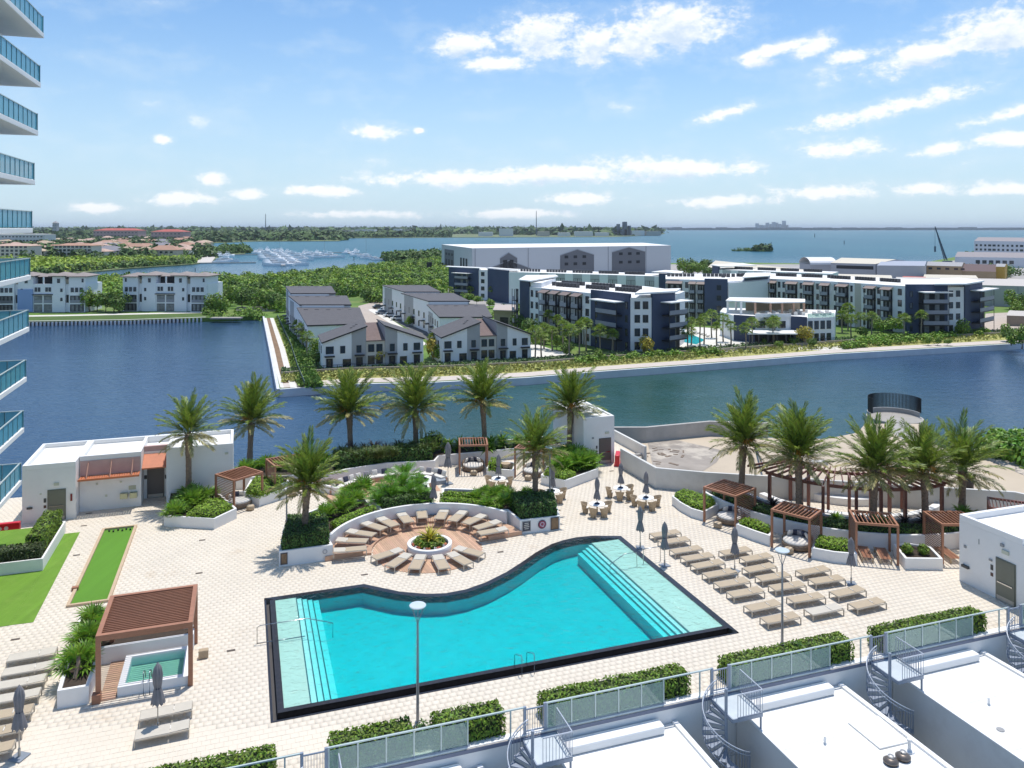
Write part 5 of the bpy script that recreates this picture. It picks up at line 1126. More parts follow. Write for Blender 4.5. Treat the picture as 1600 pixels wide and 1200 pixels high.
# ================================================================ lamp posts
def lamp(p, h, label):
    t = thing('lamp_post', label, 'lamp post', p, 0, 'tall lamp posts of the deck'); lm = mat('lamp_pole_grey', (.27,.28,.31), .4, .05, metal=.4)
    MB().tube([(0,0,0),(0,0,h-.75)], [.07,.045], 10).build('pole', lm, t); MB().lathe([(.12,0),(.12,.04),(.07,.06)], n=12).build('base_plate', lm, t)
    for s in (-1, 1): MB().tube([(0,0,h-.8),(s*.27,0,h-.05)], .018).build('arm', lm, t)
    MB().tube([(0,0,h-.8),(0,.2,h-.05)], .018).build('arm', lm, t)
    MB().lathe([(.34,h-.06),(.36,h-.02),(.34,h),(.02,h+.02)], n=24).build('disc_head', mat('lamp_disc', (.62,.68,.70), .3, .05, metal=.2), t)
lamp(D(5.91,-1.95), 5.0, 'tall lamp post with disc head rising in front of the pool'); lamp(D(24.66,-1.6), 4.75, 'tall lamp post standing among the right sun loungers')
lamp(Vector((-14.8,51.9,.6)), 3.6, 'slim lamp post in the dark hedge left of the round deck'); lamp(Vector((2.75,57.4,.5)), 4.6, 'slim lamp post behind the sign planter')
# ================================================================ water, land, and everything beyond the deck
ZG, ZW = -6.5, -7.8
def sea():
    m = bpy.data.materials.new('bay_water'); m.use_nodes = True; nt = m.node_tree; N = nt.nodes.new; K = nt.links.new; b = nt.nodes['Principled BSDF']
    geo = N('ShaderNodeNewGeometry'); sp = N('ShaderNodeSeparateXYZ'); K(geo.outputs['Position'], sp.inputs[0])
    def mr(x, a, b_, c=0., d=1.):
        n = N('ShaderNodeMapRange'); n.interpolation_type = 'SMOOTHSTEP'
        for i, q in zip((1,2,3,4), (a,b_,c,d)): n.inputs[i].default_value = q
        K(x, n.inputs[0]); return n.outputs[0]
    def nz(sc, det=4, st=None):
        n = N('ShaderNodeTexNoise'); n.inputs['Scale'].default_value = sc; n.inputs['Detail'].default_value = det
        if st: mp = N('ShaderNodeMapping'); mp.inputs['Scale'].default_value = st; mp.inputs['Rotation'].default_value = (0,0,R(12)); K(geo.outputs['Position'], mp.inputs[0]); K(mp.outputs[0], n.inputs[0])
        else: K(geo.outputs['Position'], n.inputs[0])
        return n.outputs[0]
    def mix(f, a, c):
        n = N('ShaderNodeMix'); n.data_type = 'RGBA'
        K(f, n.inputs[0]); 
        for s, q in ((6, a), (7, c)):
            if isinstance(q, tuple): n.inputs[s].default_value = (*q, 1)
            else: K(q, n.inputs[s])
        return n.outputs[2]
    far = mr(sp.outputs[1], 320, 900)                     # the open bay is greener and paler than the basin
    lag = mix(mr(nz(.02, 3), .35, .7), (.026,.062,.125), (.036,.080,.145))
    # green shallows of the channel, with the trees' reflection painted into the colour
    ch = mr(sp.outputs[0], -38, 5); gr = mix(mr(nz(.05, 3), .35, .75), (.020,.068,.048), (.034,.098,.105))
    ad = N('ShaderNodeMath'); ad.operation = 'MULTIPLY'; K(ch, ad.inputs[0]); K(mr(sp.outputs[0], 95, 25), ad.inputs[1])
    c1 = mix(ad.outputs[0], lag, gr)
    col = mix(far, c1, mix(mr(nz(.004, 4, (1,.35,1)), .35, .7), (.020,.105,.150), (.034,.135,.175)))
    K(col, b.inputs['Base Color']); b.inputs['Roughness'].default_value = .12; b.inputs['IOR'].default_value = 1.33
    K(mr(far, 0, 1, .10, .28), b.inputs['Roughness']); K(mr(far, 0, 1, .36, .10), b.inputs['Specular IOR Level'])
    h = N('ShaderNodeMath'); h.operation = 'ADD'; K(nz(1.3, 5, (1,1.8,1)), h.inputs[0]); K(nz(.22, 3, (1,2.4,1)), h.inputs[1])
    bp = N('ShaderNodeBump'); bp.inputs['Distance'].default_value = .35; K(h.outputs[0], bp.inputs['Height']); K(mr(far, 0, 1, .30, .8), bp.inputs['Strength']); K(bp.outputs[0], b.inputs['Normal'])
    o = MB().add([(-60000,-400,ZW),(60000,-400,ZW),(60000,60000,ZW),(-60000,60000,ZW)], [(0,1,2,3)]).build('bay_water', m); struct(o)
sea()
grass = mat('grass', (.10,.19,.022), .9, .3, .12, dirt=((.20,.19,.07), .06, .48, .7, .7)); sand = mat('sand_lot', (.50,.415,.31), .9, .10, .12, .2, 5, dirt=((.27,.23,.19), .11, .54, .68, .75))
pathm = mat('pale_path', (.66,.63,.57), .85, .08, .3); roadm = mat('beige_street_pavers', (.44,.37,.31), .85, .1, .3); asph = mat('parking_asphalt', (.12,.12,.12), .9, .15, .2)
seawall_m = mat('seawall_concrete', (.62,.62,.64), .85, .10, .4, .2, 4, dirt=((.3,.3,.27), .5, .6, .85, .5)); dkwall = mat('dark_sheet_piles', (.10,.10,.105), .8, .25, .6)
def gp(L, z): return [(G(u, v, z).x, G(u, v, z).y) for u, v in L]
def sheet(name, L, z, m, thick=2.5, zz=None): return struct(fill(name, gp(L, zz if zz is not None else z), [], z, m, thick))
front = [(437,608),(545,600),(680,597),(820,590),(940,580),(1080,570),(1300,553),(1600,536),(1800,527)]
land = front+[(2300,440),(2100,388),(1600,389),(1500,400),(1440,411),(1300,412),(1130,410),(1048,411),(700,405),(680,405),(560,421),(420,437),(330,440),(130,441),(0,441),(-300,446),(-260,520),(0,503),(200,500),(380,494.5),(405,493),(413,494.5),(424,545)]
sheet('peninsula_ground', land, ZG, grass, 3)
struct(MB().strip(gp(front, ZG), .55, ZW-.5, ZG+.06).build('seawall', seawall_m)); struct(MB().strip(gp([(437,608),(424,545),(413,494.5)], ZG), -.5, ZW-.5, ZG+.06).build('seawall_canal', seawall_m))
sw = thing('sheet_pile_wall', 'dark sheet pile seawall with a pale cap below the left white condominiums', 'seawall', G(200,500,ZG))
at(MB().strip(gp([(-260,520),(0,503),(200,500),(322,496)], ZG), .35, ZW-.5, ZG-.25).build('wall', dkwall), sw); at(MB().strip(gp([(-260,519.5),(0,502.5),(200,499.5),(322,495.5)], ZG), .8, ZG-.24, ZG+.1).build('cap', pathm), sw)
pm_ = MB().box((0,0,-.9), (.45,.35,1.5)).mesh('pile', seawall_m)
for i in range(56): u = -20+i*6.1; v = 503-(u/200)*3 if u < 200 else 500-(u-200)/122*4; obj('pile', pm_, sw, G(u, v, ZG)-Vector((0,.62,0))-sw.location)
def ribbon(name, A_, B_, z, m, th=.0):
    b = MB(); a = [G(u, v, ZG) for u, v in A_]; c = [G(u, v, ZG) for u, v in B_]
    for i in range(len(a)-1): b.add([(a[i].x,a[i].y,z),(a[i+1].x,a[i+1].y,z),(c[i+1].x,c[i+1].y,z),(c[i].x,c[i].y,z)], [(0,1,2,3)])
    return struct(b.build(name, m))
cw = lambda o: [(413.5+o*.55,497),(424+o*.85,545),(431+o*.95,580),(438+o*1.05,606)]
ribbon('canal_walk', cw(0), cw(5.5), ZG+.05, pathm); ribbon('canal_bed', cw(5.5), cw(15), ZG+.03, mat('bark_mulch', (.22,.14,.08), .95, .35, .8)); ribbon('canal_walk_inner', cw(15), cw(25), ZG+.052, pathm); ribbon('canal_verge', cw(25), cw(35), ZG+.02, mat('yellow_verge', (.26,.28,.05), .9, .25, .3))
fr_ = lambda d: [(u+3, v-d*(v-HZ)/235) for u, v in front[:-1]]
ribbon('front_walk', fr_(1.5), fr_(8), ZG+.045, mat('pink_walk', (.55,.48,.42), .85, .08, .5)); ribbon('front_verge', fr_(8), fr_(19), ZG+.025, mat('straw_verge', (.36,.35,.11), .9, .35, .5))
def tufts(name, A_, B_, n, m, size, label):
    P = []
    for i in range(n):
        k = rng.integers(len(A_)-1); t, s = rng.random(), rng.random(); a = G(*A_[k], ZG).lerp(G(*A_[k+1], ZG), t); b = G(*B_[k], ZG).lerp(G(*B_[k+1], ZG), t); q = a.lerp(b, s); P.append((q.x, q.y, ZG+.2+rng.random()*size))
    P = np.array(P); Nn = rng.normal(size=P.shape); Nn[:, 2] = abs(Nn[:, 2]); o = bpy.data.objects.new(name, fastmesh(name, leafquads(P, Nn, size), 4, m)); C.objects.link(o); return tag(stuff(o), label, 'grass')
tufts('verge_grass', fr_(9), fr_(18), 6500, mat('straw_grass', (.36,.37,.10), .8, .3, 1, island=.4), .42, 'straw coloured clumps of grass along the front waterside walk')
tufts('verge_grass', cw(27), cw(35), 1500, mat('green_grass_clump', (.16,.24,.04), .8, .3, 1, island=.4), .4, 'greenish clumps of grass beside the canal walk')
tufts('waterside_shrubs', fr_(20), fr_(27), 9000, mat('silvery_shrub', (.16,.24,.09), .8, .3, 1, island=.5), .42, 'mixed low green and silvery shrubs in front of the townhouses')
tufts('canal_shrubs', cw(39), cw(62), 9000, mat('canal_shrub_leaf', (.15,.25,.04), .7, .3, 1, island=.5), .55, 'dense shrubs between the canal fence and the townhouses')
# retaining wall behind the verge, railing of the canal walk
tag(MB().strip([(G(u,v,ZG).x, G(u,v,ZG).y) for u, v in fr_(19)], -.3, ZG-.1, ZG+.75).build('retaining_wall', mat('tan_block_wall', (.36,.31,.25), .9, .15, .5)), 'low tan retaining wall along the front waterside verge', 'wall')
def fence(name, label, pts, h, m, step=2.4):
    t = thing(name, label, 'fence', pts[0]); pm = MB().box((0,0,h/2), (.07,.07,h)).mesh('post', m)
    for i in range(len(pts)-1):
        L = (pts[i+1]-pts[i]).length; n = max(1, int(L/step))
        for k in range(n): obj('post', pm, t, pts[i].lerp(pts[i+1], k/n)-pts[0])
        for z in (h, h*.12): at(MB().bar(pts[i]+Vector((0,0,z)), pts[i+1]+Vector((0,0,z)), .06, .06).build('rail', m), t)
        b = MB(); nb = min(120, int(L/.35))
        for k in range(nb): q = pts[i].lerp(pts[i+1], k/nb); b.box((q.x, q.y, q.z+h/2), (.025,.025,h*.85))
        stuff(at(b.build('pickets', m), t))
fence('canal_fence', 'long dark green fence along the canal walk', [G(u, v, ZG) for u, v in cw(36)], 1.2, mat('green_grey_metal', (.12,.17,.15), .5, .1))
fence('waterside_fence', 'dark picket fence in front of the townhouses and apartments', [G(u, v, ZG+.0) for u, v in fr_(21)], 1.2, black)
sheet('hardstand', [(700,470),(760,478),(1000,470),(1300,470),(1600,455),(1900,455),(2000,396),(1600,394),(1440,413),(1048,413),(700,410)], ZG+.02, mat('grey_hardstand', (.36,.34,.32), .9, .15, .05), 0)
# ---------------------------------------------------------------- facade helpers
aw = mat('apartment_white', (.80,.80,.81), .8, .05, .1); ag = mat('apartment_grey', (.46,.46,.47), .8, .06, .1); an = mat('apartment_navy', (.042,.060,.115), .7, .12, .2); aroof = mat('apartment_roof', (.80,.79,.76), .7, .06, .05, dirt=((.5,.46,.4), .1, .5, .7, .6))
shing = mat('charcoal_shingle', (.105,.10,.105), .9, .14, 1.2, .4, 6); dark = mat('dark_parts_and_shade', (.028,.028,.032), .7, .2, .5); trim = mat('black_trim', (.025,.025,.03), .5); bgrey = mat('board_grey', (.38,.38,.39), .8, .06, .3); awn = mat('brown_awning', (.20,.15,.13), .6, .1)  # near-black: doors, windows, and shade painted onto flat balcony, veranda and loggia pieces
wframe = MB(); wpane = MB()
def wmesh(w, h, cache={}):
    k = (round(w, 2), round(h, 2))
    if k not in cache:
        f = MB(); t = .09
        for x in (-w/2+t/2, w/2-t/2): f.box((x, -.03, h/2), (t, .09, h))
        for z in (t/2, h-t/2): f.box((0, -.03, z), (w-2*t, .088, t))
        if w > 1.1: f.box((0, -.025, h/2), (.06, .07, h-2*t))
        p = MB().box((0, -.012, h/2), (w-.1, .022, h-.1)); cache[k] = (f.mesh('window', trim), p.mesh('pane', glassd))
    return cache[k]
def window(t, p0, p1, s, z, w, h):
    d = (p1-p0); L = math.hypot(d.x, d.y); rz = math.atan2(d.y, d.x); q = Vector((p0.x+d.x*s/L, p0.y+d.y*s/L, z)); f, p = wmesh(w, h)
    o = obj('window', f, t, q-t.location, (0,0,rz)); obj('pane', p, o)
def panel(t, p0, p1, s0, s1, z0, z1, m, name='wall_panel', out=.04, dep=.04):
    d = (p1-p0); d.z = 0; L = d.length; e = d/L; n = Vector((e.y, -e.x, 0)); a = Vector((p0.x, p0.y, 0))+e*s0; b = Vector((p0.x, p0.y, 0))+e*s1
    return at(MB().prism([(a.x+n.x*out, a.y+n.y*out), (b.x+n.x*out, b.y+n.y*out), (b.x+n.x*(out-dep), b.y+n.y*(out-dep)), (a.x+n.x*(out-dep), a.y+n.y*(out-dep))], z0, z1).build(name, m), t)
def balconies(t, p0, p1, s0, s1, z0, nfl, fh, dep=1.5, roof=True, rm=None, bm=None):
    """a stack of balconies: flat dark panel for the shaded opening with glass, slab, posts, railing per floor and a small pitched roof"""
    d = (p1-p0); d.z = 0; L = d.length; e = d/L; n = Vector((e.y, -e.x, 0)); rm = rm or mat('balcony_railing', (.27,.28,.33), .5, .1)
    panel(t, p0, p1, s0, s1, z0, z0+nfl*fh, dark, 'balcony_shade_panel', .05, .05)  # flat panel on the wall, shade of the opening put into its colour
    A = Vector((p0.x, p0.y, 0))
    for k in range(nfl):
        z = z0+k*fh
        for q in (.22, .62): panel(t, p0, p1, s0+(s1-s0)*q, s0+(s1-s0)*(q+.18), z+.15, z+2.3, mat('curtained_glass', (.22,.23,.24), .2, .5, .8), 'balcony_door', .08, .03)
        if k: 
            panel(t, p0, p1, s0, s1, z-.2, z, trim, 'balcony_slab', dep, dep-.06)
            panel(t, p0, p1, s0, s1, z+.12, z+1.05, rm, 'railing', dep, .05)
    for s in (s0, s1-.12): panel(t, p0, p1, s, s+.12, z0, z0+nfl*fh, trim, 'balcony_post', dep, .12)
    if roof:
        zt = z0+nfl*fh; a = A+e*(s0-.25); b = A+e*(s1+.25); o = n*(dep+.35)
        at(MB().add([tuple(a+Vector((0,0,zt+.75))), tuple(b+Vector((0,0,zt+.75))), tuple(b+o+Vector((0,0,zt+.1))), tuple(a+o+Vector((0,0,zt+.1))), tuple(a+Vector((0,0,zt+.6))), tuple(b+Vector((0,0,zt+.6))), tuple(b+o+Vector((0,0,zt-.05))), tuple(a+o+Vector((0,0,zt-.05)))], [(3,2,1,0),(4,5,6,7),(0,1,5,4),(1,2,6,5),(2,3,7,6),(3,0,4,7)]).build('awning_roof', awn), t)
def UY(u, Y): return Vector(((u-800)/FPX*Y, Y, 0))
def mass(name, t, L, z0, z1, m, roofm=None, par=.0):
    P = [UY(u, Y) for u, Y in L]; at(MB().prism([(p.x, p.y) for p in P], z0, z1, False).build(name, m), t)
    if roofm: at(MB().prism([(p.x, p.y) for p in P], z1+.004, z1+.05, False).build('roof', roofm), t)
    return P
def units(t, poly, z, n, label=None):                      # rows of roof top air conditioners
    b = MB(); 
    for (u0, Y0), (u1, Y1), k in poly:
        for i in range(k):
            f = i/max(1, k-1)
            if (i % 9) > 6: continue
            p = UY(u0+(u1-u0)*f, Y0+(Y1-Y0)*f); b.box((p.x, p.y, z+.5), (.9,.9,1.0))
    stuff(at(b.build('roof_units', mat('ac_unit', (.07,.07,.075), .6, .2)), t))
# ---------------------------------------------------------------- apartments: middle block
F4 = 2.95
ap = thing('apartment_block', 'four storey white and navy apartment block nearest the camera with palms before it', 'apartment building', UY(960,185))
ZT = 5.7
mp_ = [(826,205),(926,184),(985,172.5),(1018,172.5),(1053,178),(1070,190),(1010,206),(930,221),(846,229)]
P = mass('wall', ap, mp_, ZG, ZT, aw, aroof)
panel(ap, P[0], P[1], 5.5, 20.5, ZG, ZT-.02, ag, 'wall_panel', .03, .03)
for k in range(4):
    for s in (1.5, 3.6): window(ap, P[0], P[1], s, ZG+.9+k*F4, 1.0, 1.7)
    for s in (9.6, 13.9, 17.9): window(ap, P[0], P[1], s, ZG+.9+k*F4, .9, 1.6)
    window(ap, P[0], P[1], 23.6, ZG+.9+k*F4, 1.3, 1.7)
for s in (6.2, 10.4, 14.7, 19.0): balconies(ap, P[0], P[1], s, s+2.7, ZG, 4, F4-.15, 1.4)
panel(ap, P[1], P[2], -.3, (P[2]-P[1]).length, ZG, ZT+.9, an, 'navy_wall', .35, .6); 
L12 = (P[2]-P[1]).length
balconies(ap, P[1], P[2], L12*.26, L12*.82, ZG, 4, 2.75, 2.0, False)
for k in range(4):
    for s in (L12*.12, L12*.92): window(ap, P[1]+Vector((-.2,-.32,0)), P[2]+Vector((-.2,-.32,0)), s, ZG+.9+k*F4, .8, 1.6)
    for s in (1.5, 3.3): window(ap, P[2], P[3], s, ZG+.9+k*F4, 1.2, 1.7)
panel(ap, P[1], P[2], L12*.2, L12*.88, 4.6, 4.85, aroof, 'canopy', 3.2, 3.2)
L34 = (P[4]-P[3]).length
panel(ap, P[3], P[4], 0, L34, ZG, ZT+.9, an, 'navy_wall', .35, .6)
for k in range(4): window(ap, P[3]+Vector((0,-.36,0)), P[4]+Vector((0,-.36,0)), .9, ZG+.9+k*F4, .7, 1.6)
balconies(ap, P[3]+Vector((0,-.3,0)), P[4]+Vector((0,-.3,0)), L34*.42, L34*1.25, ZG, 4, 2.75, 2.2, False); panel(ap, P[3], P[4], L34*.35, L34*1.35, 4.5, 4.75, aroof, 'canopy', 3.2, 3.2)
mass('roof_slab', ap, [(992,170),(1057,176),(1064,184),(1000,180)], ZT+.9, ZT+1.25, aroof); mass('navy_wall', ap, [(812,209),(827,204.5),(829,207),(815,212)], ZG, 7.2, an)
mass('roof_slab', ap, [(810,207),(829,202),(872,222),(868,228),(822,226)], 7.2, 7.5, aroof); mass('upper_wall', ap, [(829,204.6),(846,202),(868,221),(850,226)], ZT, 6.9, aw)
Q0, Q1 = UY(806,207), UY(814,205.5); balconies(ap, Q0, UY(816,204), 0, 1.4, ZG, 4, 2.9, 1.2, False)
units(ap, [((872,206),(1000,186),26),((880,214),(1000,194),24),((865,209),(905,204),8)], ZT+.05, 0)
# apartments: long right block with the clubhouse in front
ar = thing('apartment_block', 'long right apartment block with grey and white bays and a navy corner', 'apartment building', UY(1300,235))
fl_ = [(1040,236),(1102,231),(1102,226),(1137,224),(1202,237),(1300,225),(1414,207),(1415,203),(1480,203),(1506,204),(1533,213),(1533,231),(1420,236),(1300,252),(1200,266),(1060,262),(1040,255)]
P = mass('wall', ar, fl_, ZG, ZT, aw, aroof)
def bays(t, p0, p1, plan, z0=ZG, nf=4, zt=ZT):
    L = Vector((p1.x-p0.x, p1.y-p0.y, 0)).length
    for kind, a, b in plan:
        a *= L; b *= L
        if kind == 'w':
            for k in range(nf): window(t, p0, p1, (a+b)/2, z0+.9+k*F4, min(1.4, b-a), 1.7)
        elif kind == 'b': balconies(t, p0, p1, a, b, z0, nf, F4-.2, 1.5)
        elif kind == 'g': panel(t, p0, p1, a, b, z0, zt-.02, ag, 'wall_panel', .03, .03)
        elif kind == 't': panel(t, p0, p1, a, b, z0, zt-.02, mat('apartment_tan', (.50,.47,.42), .8, .05), 'wall_panel', .03, .03)
bays(ar, P[0], P[1], [('g',.0,.35),('b',.05,.42),('w',.5,.58),('b',.62,.76),('b',.82,.98)])
Ln = (P[3]-P[2]).length; panel(ar, P[2], P[3], -.2, Ln, ZG, ZT+.8, an, 'navy_wall', .3, .55)
for k in range(4): window(ar, P[2]+Vector((0,-.3,0)), P[3]+Vector((0,-.3,0)), Ln*.6, ZG+.9+k*F4, 1.3, 1.5)
panel(ar, P[3], P[4], 0, (P[4]-P[3]).length*.98, 0, ZT-.3, aw, 'white_bay', .5, .5)
for s in (.3, .5, .58): window(ar, P[3]+Vector((0,-.5,0)), P[4]+Vector((0,-.5,0)), (P[4]-P[3]).length*s, 1.6, 1.5, 1.5)
bays(ar, P[4], P[5], [('g',.0,.12),('b',.02,.12),('w',.145,.185),('w',.22,.26),('b',.30,.46),('w',.50,.54),('g',.56,.70),('b',.58,.72),('w',.76,.80),('b',.84,.96)])
bays(ar, P[5], P[6], [('w',.03,.07),('g',.09,.25),('b',.10,.24),('w',.27,.30),('t',.33,.42),('w',.45,.48),('b',.50,.62),('w',.64,.68),('b',.72,.84),('w',.91,.96)])
Ln = (P[8]-P[7]).length; panel(ar, P[7], P[8], 0, Ln, ZG, ZT+.8, an, 'navy_wall', .3, .55); q0, q1 = P[7]+Vector((0,-.3,0)), P[8]+Vector((0,-.3,0))
balconies(ar, q0, q1, Ln*.30, Ln*.92, ZG, 4, 2.75, 2.2, False); panel(ar, q0, q1, Ln*.28, Ln*.96, 4.5, 4.75, aroof, 'canopy', 3.4, 3.4)
for k in range(4):
    window(ar, q0, q1, Ln*.12, ZG+.9+k*F4, .7, 1.5)
    for s in (1.1, 3.2): window(ar, P[8], P[9], s, ZG+.9+k*F4, 1.2, 1.6)
Ln = (P[10]-P[9]).length; panel(ar, P[9], P[10], 0, Ln, ZG, ZT+.8, an, 'navy_wall', .3, .55); balconies(ar, P[9], P[10], Ln*.35, Ln*1.2, ZG, 4, 2.75, 2.4, False); panel(ar, P[9], P[10], Ln*.3, Ln*1.3, 4.5, 4.75, aroof, 'canopy', 3.2, 3.2)
mass('roof_slab', ar, [(1460,200),(1510,200.5),(1538,212),(1500,224),(1470,222)], ZT+.8, ZT+1.15, aroof); mass('roof_slab', ar, [(1160,226),(1202,234),(1204,252),(1165,250)], ZT+.85, ZT+1.1, aroof); mass('upper_wall', ar, [(1163,228),(1200,236),(1200,250),(1168,248)], ZT, ZT+.85, an)
units(ar, [((1045,248),(1200,246),26),((1130,243),(1200,256),10),((1215,250),(1300,240),20),((1300,238),(1408,220),26)], ZT+.05, 0)
# apartments: wings behind
ak = thing('apartment_block', 'apartment wing behind with a grey and white top floor, in front of the big hangar', 'apartment building', UY(860,285))
P = mass('wall', ak, [(702,312),(748,302),(763,300),(795,288),(1030,262),(1060,258),(1066,272),(800,310),(710,330)], ZG, 4.9, aw, aroof)
for i in (0, 2): panel(ak, P[i], P[i+1], 0, (P[i+1]-P[i]).length, ZG, 5.5, an, 'navy_wall', .3, .55)
panel(ak, P[4], P[5], 0, (P[5]-P[4]).length, ZG, 5.9, an, 'navy_wall', .3, .55); L = (P[1]-P[0]).length; balconies(ak, P[0]+Vector((0,-.3,0)), P[1]+Vector((0,-.3,0)), L*.3, L*.75, ZG, 4, 2.6, 2, False); panel(ak, P[0], P[1], L*.25, L*.8, 3.4, 3.6, aroof, 'canopy', 3, 3)
for k in range(4): window(ak, P[1], P[2], 1.8, ZG+.9+k*2.75, 1.5, 1.5)
L = (P[4]-P[3]).length; 
for i in range(7):
    a = L*(.22+.115*i); panel(ak, P[3], P[4], a, a+L*.06, ZG, 4.88, ag, 'wall_panel', .04, .04)
    for s in (.018, .045): window(ak, P[3], P[4], a+L*s, 1.7, 1.5, 1.6)
mass('roof_slab', ak, [(1018,266),(1064,256),(1068,268),(1040,276)], 6.0, 6.3, aroof); mass('roof_slab', ak, [(696,313),(750,301),(752,306),(700,318)], 5.5, 5.75, aroof); mass('roof_slab', ak, [(760,301),(808,287),(812,292),(766,306)], 5.5, 5.75, aroof)
units(ak, [((815,292),(1010,270),44)], 4.95, 0)
ab = thing('apartment_block', 'rear right apartment wing with navy left corner, before the pale warehouse roofs', 'apartment building', UY(1200,290))
P = mass('wall', ab, [(1114,302),(1124,294),(1300,268),(1310,280),(1130,312)], ZG, 5.4, aw, aroof); panel(ab, P[0], P[1], 0, (P[1]-P[0]).length, ZG, 6.6, an, 'navy_wall', .3, .55); L = (P[2]-P[1]).length
for i in range(6):
    a = L*(.03+.15*i); panel(ab, P[1], P[2], a, a+L*.08, ZG, 5.38, ag, 'wall_panel', .04, .04)
    for s in (.02, .055): window(ab, P[1], P[2], a+L*s, 2.0, 1.6, 1.7)
mass('roof_slab', ab, [(1110,303),(1126,292),(1182,300),(1160,318)], 6.6, 6.85, aroof); units(ab, [((1150,297),(1290,276),36)], 5.45, 0)
# clubhouse
cl = thing('clubhouse', 'two storey white and navy clubhouse with a roof terrace and dark veranda', 'clubhouse', UY(1215,195))
P = mass('wall', cl, [(1125,203),(1147,193),(1180,190),(1236,190),(1261,188),(1304,190),(1306,206),(1130,212)], ZG, -.5, aw, aroof)
for i in (1, 3): panel(cl, P[i], P[i+1], 0, (P[i+1]-P[i]).length, ZG, -.2, an, 'navy_wall', .25, .3)
for s, w in ((1.2,2.0),(4.0,1.8),(6.2,1.8)): window(cl, P[2], P[3], s+.2, -3.1, w, 1.7)
for s in (.9,2.6,4.3,6.0): window(cl, P[4], P[5], s, -3.2, 1.2, 2.0); window(cl, P[4], P[5], s, -6.2, 1.2, 2.0)
mass('veranda_roof', cl, [(1168,183),(1246,183),(1248,190),(1172,190)], -3.7, -3.45, aroof)
panel(cl, P[2], P[3], .0, 8.4, ZG, -3.8, dark, 'veranda_shade_panel', .08, .08)  # shade under the veranda roof put into a dark panel
for u in (1172,1186,1200,1214,1228,1242): p = UY(u, 183.6); at(MB().box((p.x,p.y,-5.1), (.3,.3,2.8)).build('veranda_post', trim), cl)
mass('terrace_roof', cl, [(1134,199),(1205,193.5),(1258,195),(1258,203),(1205,206),(1140,208)], 2.5, 2.75, aroof)
for u, Y in ((1137,200),(1158,196.5),(1180,195),(1204,194.5),(1222,195),(1240,195.3),(1256,195.5),(1200,205),(1150,207)): p = UY(u, Y); at(MB().box((p.x,p.y,1.0), (.45,.45,3.0)).build('column', coping if u < 1160 else dwood), cl)
mass('terrace_wall', cl, [(1165,205),(1250,204),(1250,205),(1165,206)], -.5, 2.5, mat('terrace_tan', (.38,.30,.22), .8, .2, .5)); mass('terrace_parapet', cl, [(1180,189.7),(1236,189.7),(1236,190.1),(1180,190.1)], -.5, .35, aw)
mass('terrace_glass', cl, [(1262,188.6),(1304,190.3),(1304,190.5),(1262,188.8)], -.45, .5, railglass)
b = MB()
for i in range(22): p = UY(1185+(i*37 % 115), 192+(i*13 % 9)); b.box((p.x,p.y,-.05), (.8,.6,.8))
stuff(at(b.build('terrace_furniture', cushw), cl))
sheet('club_terrace', [(1062,548),(1120,552),(1180,545),(1240,540),(1210,531),(1150,515),(1075,510),(1056,520)], ZG+.03, pathm, .0); sheet('lap_pool', [(1060,533),(1088,538),(1102,531),(1072,519),(1060,521)], ZG+.06, mat('lap_pool_water', (.02,.42,.46), .15, .08, .3), .0)
sheet('green_lawn', [(1300,545),(1400,538),(1445,530),(1420,520),(1330,528)], ZG+.02, mat('bright_lawn', (.12,.28,.02), .9, .12, .3), 0); sheet('curved_path', [(1235,546),(1300,548),(1345,541),(1340,537),(1290,542),(1250,541)], ZG+.03, pathm, 0)
sheet('right_pavement', [(1535,532),(1600,530),(1700,520),(1640,485),(1540,490)], ZG+.02, roadm, 0)
lgm = MB().box((0,0,.25), (1.8,.6,.3)).mesh('pool_lounger', cushw)
for i in range(14): tag(obj('pool_lounger', lgm, None, G(1078+i*4.6, 545-abs(i-6)*.5, ZG+.06), (0,0,R(60))), 'tiny white lounger beside the apartment pool', 'sun lounger', 'loungers at the apartment pool')
for i in range(9): tag(obj('pool_lounger', lgm, None, G(1066+i*5, 513+i*1.6, ZG+.06), (0,0,R(60))), 'tiny white lounger on the far side of the apartment pool', 'sun lounger', 'loungers behind the apartment pool')
